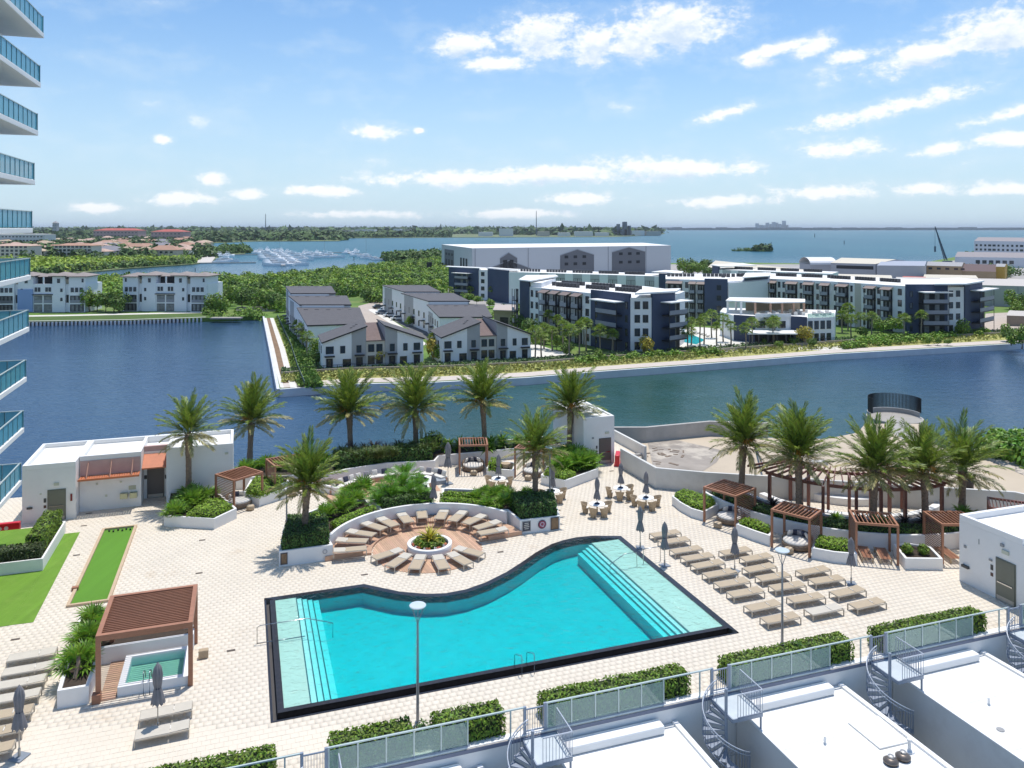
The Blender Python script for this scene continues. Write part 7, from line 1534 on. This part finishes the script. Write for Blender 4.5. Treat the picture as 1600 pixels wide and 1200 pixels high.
ware('brown roofed low building right of the tan one', [(1503,412),(1556,405),(1558,440),(1506,450)], -1.5, 1.4, 0, mat('dark_brown_roof', (.12,.075,.07), .8, .1), tanm, 'building', 'building'); ware('yellow ochre building at the right', [(1556,410),(1570,408),(1574,440),(1558,445)], .9, 1.6, 0, mat('dull_roof', (.33,.32,.32)), mat('ochre_wall', (.50,.31,.06), .8, .06), 'building', 'building')
ware('white roofed low shed in front of the tan building', [(1442,380),(1530,372),(1520,400),(1446,408)], -3.4, -2.2); ware('small building with a red hipped roof', [(1409,350),(1447,345),(1446,365),(1412,370)], -3.2, -1.0, 0, mat('red_roof', (.50,.11,.08), .7, .1), mat('cream_wall', (.55,.46,.36), .8, .1), 'building', 'building', lambda t, P: [window(t, P[0], P[1], s, -5.4, 1.0, 1.5) for s in (1.5,3.5,5.5,7.5,9.5)])
ware('big grey warehouse with pale roof behind the navy corner, at the right edge', [(1400,290),(1760,262),(1760,300),(1400,325)], .8, 1.8, 0, mat('pale_tan_roof', (.50,.46,.42), .8, .06), mat('warm_grey_wall', (.40,.39,.38), .8, .06), extra=lambda t, P: [panel(t, P[0], P[1], s, s+.2, ZG, .8, mat('downpipe', (.3,.3,.33)), 'wall_seam', .1, .1) for s in range(30, 84, 8)])
ware('flat roofed tan house among trees at the right edge', [(1573,222),(1640,218),(1640,232),(1578,236)], -3.6, -3.2, 0, mat('pale_tan_roof', (.50,.46,.42)), mat('brown_wall', (.28,.22,.17), .8, .1), 'house', 'house')
def hotel(t, P):
    for k in range(4):
        for s in np.arange(2, 60, 3.4): window(t, P[0], P[1], s, -4+k*3.4, 1.6 if int(s) % 3 else 2.4, 1.6)
ware('pale four storey hotel with grey roof on the bay at the far right', [(1522,640),(1620,600),(1640,640),(1535,690)], 10.5, 13.2, 0, mat('hotel_roof', (.28,.25,.25), .8, .1), mat('hotel_wall', (.60,.62,.66), .8, .05), 'hotel', 'hotel', hotel)
ware('grey roofed low block with dark windows before the hotel', [(1492,560),(1600,540),(1604,575),(1500,600)], .5, 3.5, 0, mat('hotel_roof', (.28,.25,.25)), mat('hotel_wall', (.60,.62,.66)), 'building', 'building', lambda t, P: [window(t, P[0], P[1], s, -4, 2.6, 2.4) for s in range(14, 36, 4)])
canopy('tree_line', 'line of green trees in front of the tan buildings at the right', [[(1432,434),(1550,437),(1600,430),(1560,427),(1440,428)],[(1500,405),(1600,408),(1600,402),(1500,400)]], 130, (3,6), (2,3.6), 60, .8, mg2)
# crane
cr = thing('crane', 'tall dark lattice crane leaning over the right warehouses', 'crane', UY(1478,560)); a = UY(1478,560); a.z = -2; b_ = Vector((UY(1461,560).x, 560, 21+2*560/FPX)); cm = mat('crane_paint', (.03,.07,.11), .5, .1)
for ox, oz in ((-1,0),(1,0),(0,1.4)): at(MB().tube([a+Vector((ox,0,oz)), b_], .28, 5).build('boom_chord', cm), cr)
k = MB()
for i in range(26): f = i/26; p = a.lerp(b_, f); q = a.lerp(b_, f+.04); w = 1-f; k.bar(p+Vector((-w,0,0)), q+Vector((w,0,0)), .22, .22); k.bar(p+Vector((w,0,0)), q+Vector((-w,0,1.4*w)), .22, .22)
stuff(at(k.build('boom_lacing', cm), cr)); at(MB().box(a+Vector((1,0,-2.2)), (5,4,3.6)).build('cab', cm), cr); at(MB().tube([b_, b_+Vector((0,0,-14))], .12).build('hoist_rope', cm), cr); at(MB().box(b_+Vector((0,0,-16)), (.9,.9,4)).build('hook_block', cm), cr)
# ---------------------------------------------------------------- far shore at the left: houses, blocks, trees
far_z = -7.0
fl2 = [(-900,470),(-100,440),(40,432),(130,425.5),(200,419),(300,412.5),(331,408),(345,399),(383,396),(386,391),(350,388),(330,383),(322,380),(400,377),(530,376.5),(540,372),(700,371),(960,370),(1030,367),(1040,364.5),(1000,361),(700,359),(0,359),(-1500,359.5)]
sheet('far_left_shore', fl2, far_z, mat('far_ground', (.14,.17,.07), .9, .3, .01), 1.0)
fg = [mat('far_tree_leaf', (.062,.115,.025), .8, .3, .01, island=.4), mat('far_tree_light', (.10,.17,.03), .8, .3, .01, island=.4)]
canopy('far_trees', 'dark trees between the far red roofed houses', [[(-100,408),(150,408),(330,404),(330,385),(300,374),(0,374),(-100,380)]], 1150, (5,10), (4,7), 26, 3.2, fg[0], far_z)
canopy('far_trees', 'lighter trees between the far red roofed houses', [[(-100,408),(150,408),(330,404),(330,385),(300,374),(0,374),(-100,380)]], 420, (4,7), (4,6), 26, 3.0, fg[1], far_z)
canopy('far_forest', 'long dark forest along the far side of the bay', [[(-100,374),(310,374),(325,379),(400,376.3),(530,376),(545,371.5),(700,370.6),(700,365),(0,366)]], 2600, (10,15), (14,26), 22, 9, fg[0], far_z)
canopy('far_forest', 'hazy distant forest reaching the horizon', [[(-200,366),(700,366),(960,369),(1030,366),(1035,363.5),(900,360.5),(-200,360.5)]], 2600, (12,20), (30,70), 20, 26, fg[0], far_z)
canopy('mangrove_island', 'small mangrove island right of the marina', [[(598,409.5),(640,409.5),(690,407),(692,401),(640,402),(602,405)]], 150, (4,8), (4,7), 60, 1.8, mg2, ZW)
canopy('mangrove_spit', 'low mangrove spit beyond the small boat basin', [[(340,397),(384,395.5),(386,391),(350,389)]], 70, (4,8), (5,8), 50, 2.0, mg2, far_z)
canopy('bay_islet', 'tiny wooded islet alone in the open bay', [[(1146,392.5),(1208,393.5),(1206,392),(1150,391)]], 26, (2,4), (4,7), 50, 1.6, mg2, ZW); canopy('bay_islet_trees', 'taller trees on the tiny bay islet', [[(1180,393),(1202,393.3),(1200,392),(1182,392)]], 10, (6,9), (4,6), 90, 2, fg[0], ZW)
roofs = [mat('tile_roof_orange', (.40,.23,.16), .85, .15, .1), mat('tile_roof_salmon', (.48,.33,.26), .85, .15, .1), mat('tile_roof_grey', (.23,.22,.24), .85, .15, .1), mat('tile_roof_tan', (.46,.36,.25), .85, .15, .1), mat('tile_roof_red', (.42,.10,.08), .85, .15, .1)]
hwl = [mat('house_cream', (.58,.50,.40), .8, .08, .1), mat('house_white', (.64,.62,.58), .8, .08, .1)]
def house_proto(w, d, h, rm, wm):
    t = thing('house', 'x', 'house', (0,0,0), 0); MB().prism([(-w/2,-d/2),(w/2,-d/2),(w/2,d/2),(-w/2,d/2)], 0, h, False).build('wall', wm, t); o = 1.0; r = d/2
    MB().add([(-w/2-o,-d/2-o,h),(w/2+o,-d/2-o,h),(w/2+o,d/2+o,h),(-w/2-o,d/2+o,h),(-w/2+r,0,h+d*.22),(w/2-r,0,h+d*.22)], [(3,2,1,0),(0,1,5,4),(1,2,5),(2,3,4,5),(3,0,4)]).build('roof', rm, t)
    f, pn = wmesh(1.8, 1.8)
    for x in np.arange(-w/2+2.5, w/2-1, 4.2):
        for z in ([1.0, 4.2] if h > 5 else [1.0]): q = obj('window', f, t, (x, -d/2, z)); obj('pane', pn, q)
    return t
HP_ = [house_proto(20, 13, 6.5, roofs[0], hwl[0]), house_proto(18, 14, 6.5, roofs[1], hwl[1]), house_proto(22, 14, 6.0, roofs[2], hwl[1]), house_proto(17, 13, 6.5, roofs[3], hwl[0])]
hs = [(58,403,3),(64,396,1),(55,391,3),(150,395,0),(160,402,1),(155,389,3),(168,392,1),(182,401,2),(196,393,0),(200,400,3),(212,396,0),(218,389,2),(228,394,0),(244,392,2),(262,403,1),(240,401,0),(255,397,0),(275,401,0),(285,395,1),(292,392,0),(300,397,1),(270,392,0),(310,390,1),(306,387,3),(176,384,3),(190,386,0),(205,383,1),(222,381,3),(160,381,2),(145,379,1),(236,384,0),(250,386,2),(125,382,3),(110,379,1),(95,382,0),(80,388,3),(70,381,0),(262,379,1),(280,381,0),(120,376,2),(20,379,1),(38,383,0),(12,384,3),(168,377,1),(205,376,2),(232,377,3)]
for i in range(48):
    u = rng.uniform(-40, 325); v = rng.uniform(376, 401); hs.append((u, v, int(rng.integers(4))))
usedh = set()
for i, (u, v, k) in enumerate(hs):
    p = G(u, v, far_z); rz = R(rng.uniform(-30, 30)); s = rng.uniform(.85, 1.2); lb = ['orange tile','salmon tile','grey','tan'][k]+' roofed house in the far left neighbourhood'; 
    if k not in usedh: usedh.add(k); h_ = HP_[k]; h_.location = p; h_.rotation_euler = (0,0,rz); h_['label'] = lb; h_['group'] = 'houses on the far left shore'
    else: dup(HP_[k], p, rz, lb, s, 'houses on the far left shore')
def block(label, u0, u1, vb, h, rm, wm, nfl, step, dep=16, roofh=2.0, rz=0, ww=2.4):
    a, b = G(u0, vb, far_z), G(u1, vb, far_z); w = b.x-a.x; t = thing('condo_block', label, 'apartment building', ((a.x+b.x)/2, a.y, far_z), rz, None)
    MB().prism([(-w/2,0),(w/2,0),(w/2,dep),(-w/2,dep)], 0, h, False).build('wall', wm, t); o = 1; MB().add([(-w/2-o,-o,h),(w/2+o,-o,h),(w/2+o,dep+o,h),(-w/2-o,dep+o,h),(-w/2+dep/2,dep/2,h+roofh),(w/2-dep/2,dep/2,h+roofh)], [(3,2,1,0),(0,1,5,4),(1,2,5),(2,3,4,5),(3,0,4)]).build('roof', rm, t)
    f, pn = wmesh(ww, 1.9)
    for k in range(nfl):
        for x in np.arange(-w/2+2.2, w/2-1.5, step): q = obj('window', f, t, (x, 0, 1.2+k*h/nfl)); obj('pane', pn, q)
    return t
block('cream four storey block with orange tile roof and dark windows, on the far left shore', 84, 144, 406, 12.5, roofs[0], mat('block_cream', (.74,.67,.58), .8, .06), 4, 3.6); block('cream block with terracotta roof at the left edge behind the tower balcony', -14, 48, 407, 12.5, roofs[1], mat('block_cream', (.74,.67,.58)), 4, 3.9)
block('long white waterfront building behind the tower balcony at the left', -20, 70, 384, 18, mat('white_flat_roof', (.7,.7,.7)), mat('block_white', (.62,.62,.63), .8, .05), 3, 5.5, 30, .6, 0, 3.2)
block('far pink and red roofed apartment row, the left one', 146, 216, 375, 22, roofs[4], mat('pink_wall', (.50,.33,.32), .8, .06), 3, 8, 40, 5, 0, 4); block('far pink and red roofed apartment row, the right one', 236, 286, 377, 20, roofs[4], mat('pink_wall', (.50,.33,.32)), 3, 8, 40, 5, 0, 4)
block('distant domed grey tower on the left horizon', 82, 88.5, 371, 42, mat('dull_roof', (.33,.32,.32)), mat('grey_far_wall', (.4,.4,.42), .8, .05), 5, 6, 12, 6, 0, 3)
block('villa with a gabled entrance beside the far marina', 232, 276, 405.5, 8.5, roofs[0], hwl[0], 2, 4.5, 14, 4)
fm = mat('far_white_wall', (.66,.66,.66), .8, .05)
for i, (u0, u1, vb, h) in enumerate([(535,551,368,20),(557,587,368,22),(616,627,368,24),(632,642,368,22),(748,770,369,14),(780,802,369,26),(840,858,369,16),(898,925,369,16),(985,1005,368,18),(1008,1030,368,16),(930,950,368.5,12),(872,890,369,12)]):
    a, b = G(u0, vb, far_z), G(u1, vb, far_z); tag(MB().box(((a.x+b.x)/2, a.y, far_z+h/2), (b.x-a.x, 60, h)).build('waterfront_building', fm if i % 3 else mat('far_tan_wall', (.48,.44,.38), .8, .05)), 'small pale building on the far shore of the bay', 'building', 'pale buildings on the far shore')
pw_ = thing('power_station', 'distant industrial plant with dark stacks on the far shore', 'industrial plant', G(975,368,far_z))
for u, w, h in ((966,2.2,42),(976,4,50),(983,2,36),(959,2,26),(972,16,22)): a = G(u, 368, far_z); s_ = a.y/FPX; at(MB().box((a.x, a.y, far_z+h/2), (w*s_, 60, h)).build('stack' if w < 5 else 'boiler_house', mat('far_dark_plant', (.12,.14,.17), .8, .1)), pw_)
for u, vb, h in ((415,366,90),(838,368,90)): a = G(u, vb, far_z); s_ = a.y/FPX; tag(MB().tube([(a.x,a.y,far_z),(a.x,a.y,far_z+h)], [s_*.9,s_*.4], 6).build('radio_mast', mat('far_dark_plant', (.12,.14,.17))), 'thin distant mast on the horizon, '+('left, above the marina' if u < 600 else 'above the far shore'), 'mast')
# horizon land on the right, and the skyline of a city
def ridge(name, label, u0, u1, Y, z0, z1, m, n=160):
    b = MB(); 
    for i in range(n):
        ua, ub = u0+(u1-u0)*i/n, u0+(u1-u0)*(i+1)/n; h = z0+(z1-z0)*(.5+.5*math.sin(i*1.7)*math.sin(i*.43+1))*rng.uniform(.7, 1); a, c = UY(ua, Y), UY(ub, Y); b.prism([(a.x,Y),(c.x,Y),(c.x,Y+300),(a.x,Y+300)], ZW, h, False)
    return struct(b.build(name, m))
ridge('horizon_shore', '', 1050, 2300, 9800, 14, 30, mat('horizon_tree_mass', (.035,.075,.085), .9, .3, .002)); ridge('horizon_shore', '', -800, 1060, 15000, 20, 42, mat('horizon_tree_mass', (.035,.075,.085)))
tm_ = mat('city_tower_wall', (.32,.34,.37), .7, .1, .01)
for i, (u, w, vt) in enumerate([(1183,2,349),(1189,2.6,351.5),(1199,2.2,348),(1203.5,1.8,350),(1209,2.6,347),(1213,2.2,348),(1217,2.4,350),(1221,1.6,350.5),(1225,2.2,345),(1194,2,352),(1229,2,351.5)]):
    Y = 12500; p = UY(u, Y); h = EYE+(HZ-vt)*Y/FPX; tag(MB().box((p.x, Y, (h+ZW)/2), (w*Y/FPX, 120, h-ZW)).build('city_tower', tm_), 'hazy city tower on the horizon', 'tower', 'towers of the distant city')
# ---------------------------------------------------------------- marina
ywt = mat('yacht_white', (.92,.92,.92), .3, .03, 1)
def yacht(L, fly=True):
    t = thing('motor_yacht', 'x', 'boat', (0,0,0), 0, 'boats in the far marina'); w = L*.14
    pts = [(-L/2,-w),(L*.15,-w),(L*.36,-w*.6),(L/2,0),(L*.36,w*.6),(L*.15,w),(-L/2,w)]; MB().prism(pts, 0, [1.5,1.7,2.1,2.4,2.1,1.7,1.5]).build('hull', ywt, t)
    MB().prism([(-L*.32,-w*.75),(L*.18,-w*.6),(L*.18,w*.6),(-L*.32,w*.75)], 1.6, [3.2,2.7,2.7,3.2]).build('cabin', ywt, t); MB().prism([(-L*.30,-w*.77),(L*.19,-w*.62),(L*.19,w*.62),(-L*.30,w*.77)], 2.3, 2.6).build('cabin_windows', glassd, t)
    if fly: MB().prism([(-L*.26,-w*.6),(L*.0,-w*.5),(L*.0,w*.5),(-L*.26,w*.6)], 3.2, 4.0).build('flybridge', ywt, t); MB().box((-L*.14,0,5.1), (L*.2,w*1.1,.12)).build('hardtop', ywt, t); MB().tube([(-L*.2,0,4.2),(-L*.24,0,6.4)], .08).build('mast', ywt, t)
    return t
def sailboat(L):
    t = thing('sailing_boat', 'x', 'boat', (0,0,0), 0, 'boats in the far marina'); w = L*.12
    MB().prism([(-L/2,-w*.8),(L*.1,-w),(L/2,0),(L*.1,w),(-L/2,w*.8)], 0, 1.3).build('hull', ywt, t); MB().box((-.3,0,1.6), (L*.4,w,.6)).build('cabin', ywt, t); MB().tube([(0,0,1),(0,0,L*1.3)], .12).build('mast', lframe, t); MB().tube([(0,0,2.6),(-L*.35,0,2.6)], .14).build('boom', cushd, t)
    return t
YB = [yacht(17), yacht(21), yacht(12, False)]; SB = sailboat(13); ub = set()
bl_ = []
for i in range(9): bl_ += [(424-8+i*2.6-2, 397+i*2.25, 1, 180), (424+13+i*3.2, 396.5+i*2.2, 1, 0)]
bl_ += [(410,394,1,60),(402,396,0,80),(418,392.5,0,100),(428,392.5,2,80),(440,393,0,100),(450,394.5,0,80),(455,397,2,20),(462,400,0,0),(470,404,0,5),(476,407,0,0),(472,399,2,60),(480,397,0,60),(490,399,1,20),(497,397,0,80),(505,400,2,0),(512,401,0,0),(520,402.5,1,0),(486,402,0,10),(500,403,0,0),(545,396,0,60),(551,398,2,80),(560,400,0,30),(568,402,2,20),(576,404,0,10),(586,405.5,2,0),(557,394.5,0,80),(590,407,2,10),(572,399,3,0),(507,397,3,0),(437,391,3,0),(332,400,2,60),(338,402,2,40),(345,401,0,80),(352,402,2,60),(358,401,0,70),(350,408,2,10),(357,409,0,0),(346,411,2,20)]
for i, (u, v, k, rz) in enumerate(bl_):
    p = G(u, v, ZW); nm = ('left basin' if u < 370 else 'big middle cluster' if u < 484 else 'second cluster' if u < 530 else 'right pier'); lb = ('sailing boat with a tall mast' if k == 3 else ['white motor yacht','large white motor yacht','small white cabin boat'][k])+' moored in the '+nm+' of the marina'; pr = SB if k == 3 else YB[k]
    if pr.name not in ub: ub.add(pr.name); pr.location = p; pr.rotation_euler = (0,0,R(rz)); pr['label'] = lb
    else: dup(pr, p, R(rz), lb, rng.uniform(.85, 1.15), 'boats in the far marina')
dk = mat('dock_concrete', (.55,.50,.45), .8, .1)
def dock(label, pts, w=3.0): tag(MB().strip([(G(u,v,ZW).x, G(u,v,ZW).y) for u, v in pts], w, ZW-.3, ZW+.9).build('dock', dk), label, 'dock')
dock('pale pier through the middle of the boat cluster', [(423,394),(430,400),(446,416)]); dock('dark thin breakwater joining the marina basins', [(355,399),(400,398.5),(470,396.5),(540,395)], 2); dock('thin pier of the right marina arm', [(540,395),(560,398),(600,407)]); dock('thin floating pier in front of the left basin', [(300,411.5),(360,411.5),(400,411)], 1.6)
dock('pale quay of the left boat basin', [(333,398),(336,404),(330,412)], 12)
for i, (u, v) in enumerate([(578,419),(583,419),(608,422),(571,427),(553,407),(305,424),(1205,384),(1273,371),(1319,382)]): p = G(u, v, ZW); s_ = p.y/FPX; tag(MB().tube([(p.x,p.y,ZW),(p.x,p.y,ZW+6*s_)], .5*s_, 6).build('channel_marker', mat('dark_pile', (.06,.06,.06))), 'dark channel marker pile standing in the bay', 'pile', 'channel markers in the bay')
sig = thing('water_tank', 'dark cylinder on a post before the hangar by the bay', 'tank', G(668,425,ZG)); at(MB().box(G(671,426,ZG)+Vector((0,0,3)), (3,2,7)).build('tank', dark), sig)
# ---------------------------------------------------------------- neighbouring sandy lot
zl = -2.2
lot = [(1000,691),(1110,681),(1200,684),(1290,686),(1340,676),(1352,662),(1440,662),(1450,690),(1510,712),(1545,720),(1640,760),(1900,850),(1500,850),(1100,800),(1000,730)]
sheet('sand_lot', lot, zl, sand, 6)
tag(MB().strip(gp([(960,691),(1010,691),(1110,681),(1200,684)], zl), -.4, zl-6, zl+1.6).build('concrete_wall', concrete), 'long weathered concrete wall at the back of the vacant lot', 'wall')
for k_, (u, v) in enumerate([(1011,690),(1040,687.5),(1072,684)]): pass
ck = thing('lookout', 'round concrete lookout on the water ringed by a dark slatted fence', 'lookout', G(1398,655,zl))
cc = G(1398,652,zl); at(MB().lathe([(3.2,-6),(3.2,.03)], (cc.x,cc.y,zl), 36).build('base', concrete), ck); at(MB().lathe([(3.0,.03),(3.0,.04),(.1,.045)], (cc.x,cc.y,zl), 36).build('floor', mat('sand_slab', (.34,.32,.29), .9, .1)), ck)
sm_ = MB().box((0,0,.9), (.09,.05,1.8)).mesh('fence_slat', black)
for i in range(64): a = R(-10+200*i/63); obj('fence_slat', sm_, ck, Vector((cc.x+3.0*math.cos(a), cc.y+3.0*math.sin(a), zl+.6))-ck.location, (0,0,a+R(90)))
at(MB().strip([(cc.x+2.9*math.cos(R(a)), cc.y+2.9*math.sin(R(a))) for a in range(0, 186, 6)], .2, zl-.5, zl+.55).build('low_wall', concrete), ck)
sheet('damp_ground', [(1012,692),(1060,688),(1130,704),(1120,722),(1085,745),(1020,728)], zl+.02, mat('damp_sand', (.30,.26,.22), .8, .3, .3, dirt=((.5,.44,.36), .25, .5, .6, .9)), 0)
sheet('lookout_ramp', [(1385,670),(1415,690),(1440,688),(1425,668),(1420,655),(1385,655)], zl+.03, mat('grey_ramp', (.36,.34,.31), .9, .1), 0)
mh = G(1541,705,zl); tag(MB().lathe([(1.15,0),(1.15,.10),(.2,.11),(.2,.16),(.02,.16)], (mh.x,mh.y,zl), 28).build('manhole_disc', pathm), 'flat round white concrete disc on the sandy lot', 'disc')
b = MB(); p = G(1330-50,664+60,zl)
q = G(1279,725,zl); tag(MB().box((q.x,q.y,zl+.15), (1.6,.8,.3)).build('debris_box', mat('dirty_white', (.55,.52,.48))), 'small pale box lying on the sandy lot', 'box')
b = MB()
for i in range(18): q = G(1008+rng.uniform(0,60), 700+rng.uniform(0,26), zl); b.box((q.x,q.y,zl+.03), (rng.uniform(.3,1.2),rng.uniform(.08,.3),.06), rng.uniform(0,3))
tag(stuff(b.build('rubble', mat('brown_rubble', (.20,.15,.11), .9, .3, 1))), 'scattered brown rubble on the damp corner of the lot', 'rubble')
pu = G(1182,730,zl); tag(MB().tube([G(1180,700,zl)+Vector((0,0,.2)), G(1195,757,zl)+Vector((0,0,1.2))], .09).build('leaning_pole', black), 'thin dark pole leaning on the lot beside a palm', 'pole')
tag(MB().lathe([(.38,0),(.36,1.0),(.15,1.35),(.02,1.4)], (G(1514,765,zl).x, G(1514,765,zl).y, zl+.0), 14).build('black_bin', black, None, True), 'small black rounded bin behind the right palm', 'bin')
x, y = ptsin(gp([(1520,716),(1560,722),(1640,760),(1660,752),(1570,715),(1530,708)], zl), 170); b = MB(); 
for i in range(len(x)): s = rng.uniform(.25,.7); b.lathe([(s*.5,-.1),(s,.1*s),(s*.7,s*.5),(.02,s*.65)], (x[i],y[i],zl-.2), 7, True)
tag(stuff(b.build('rocks', mat('shore_rock', (.48,.42,.35), .9, .25, 1, .5, 4))), 'pale rocks along the edge of the sandy lot', 'rocks')
canopy('shore_bushes', 'bright green bushes on the rocky edge of the lot', [[(1535,712),(1600,728),(1640,745),(1640,712),(1570,702)]], 60, (1.0,2.6), (.8,1.6), 190, .28, leaf_m, zl)
# ---------------------------------------------------------------- the tower with glass balconies at the left edge
tb_ = thing('apartment_tower', 'tall white tower at the left edge showing only rounded glass balconies', 'apartment building', GY(0, 360, 52)+Vector((-14,0,-20)))
ys = [(60,69),(137,64),(212,60),(289,55),(364,51.5),(437,48.5),(518,46),(596,42),(675,38),(757,34)]
FH = 3.22
for i, (v, u) in enumerate(ys):
    z = 21+(HZ-v)*52/FPX; xt = (u-800)/FPX*52; tip = Vector((xt, 52.0, 0)); back = tip-E1*14; near = tip-E2*13; nb = near-E1*14
    at(MB().prism([(q.x, q.y) for q in (tip, back, nb, near)], z, z+.32).build('balcony_slab', coping, None, False, .03), tb_)
    for A_, B_ in ((tip-E2*12.9, tip), (tip, tip-E1*10)):
        d = (B_-A_).normalized(); inw = (-E1 if abs(d.dot(E2)) > .5 else -E2)*.1; A2 = A_+inw; n_ = int((B_-A_).length/1.05)
        for q in range(n_):
            p0 = A2+d*(1.05*q+.05); p1 = A2+d*(1.05*(q+1)); p0.z = p1.z = z+.88; at(MB().bar(p0, p1, .015, 1.02).build('glass_panel', towerglass), tb_); at(MB().box((p0.x, p0.y, z+.86), (.06,.06,1.1), TH).build('rail_post', mat('teal_metal', (.06,.20,.24), .4, .1)), tb_)
        a = A2.copy(); b = B_+inw; a.z = b.z = z+1.42; at(MB().bar(a, b, .08, .05).build('top_rail', railm), tb_)
at(MB().prism([(-60,30),(-37,30),(-40,50),(-60,44)], -10, 60).build('tower_wall', white), tb_)
for i, (v, u) in enumerate(ys[5:9]):
    z = 21+(HZ-v)*52/FPX; at(MB().box((-33.8, 49.0, z+.75), (.7,.6,.8)).build('chair', black), tb_)
# ---------------------------------------------------------------- air
def haze():
    m = bpy.data.materials.new('haze'); m.use_nodes = True; nt = m.node_tree; nt.nodes.remove(nt.nodes['Principled BSDF']); v = nt.nodes.new('ShaderNodeVolumePrincipled')
    v.inputs['Color'].default_value = (.80,.90,1,1); v.inputs['Density'].default_value = HAZE; v.inputs['Anisotropy'].default_value = .1; nt.links.new(v.outputs[0], nt.nodes['Material Output'].inputs['Volume'])
    o = MB().box((0, 29000, 60), (110000, 60000, 140)).build('haze', m); stuff(o)
HAZE = 4.5e-5
haze()
# ================================================================ labels that several alike things still share get their place in the row
def rank_labels():
    by = {}
    for o in C.objects:
        if o.parent is None and 'label' in o and 'category' in o: by.setdefault(o['label'], []).append(o)
    W_ = ['leftmost', 'second from left', 'third from left', 'fourth from left', 'fifth from left', 'sixth from left', 'seventh from left', 'eighth from left', 'ninth from left', 'tenth from left', 'eleventh from left', 'twelfth from left']+[w+' from left' for w in 'thirteenth fourteenth fifteenth sixteenth seventeenth eighteenth nineteenth twentieth twenty-first twenty-second'.split()]
    for lab, L in by.items():
        if len(L) < 2 or len(L) > 44: continue
        def u(o): p = o.location if o.type == 'EMPTY' or o.location.length > 0 else sum((Vector(c) for c in o.bound_box), Vector())/8; return p.x/max(p.y, 1)
        L.sort(key=u); n = len(L)
        for i, o in enumerate(L):
            w = W_[i] if i < min(22, (n+1)//2) else W_[n-1-i].replace('left', 'right')
            o['label'] = lab+', '+w
rank_labels()
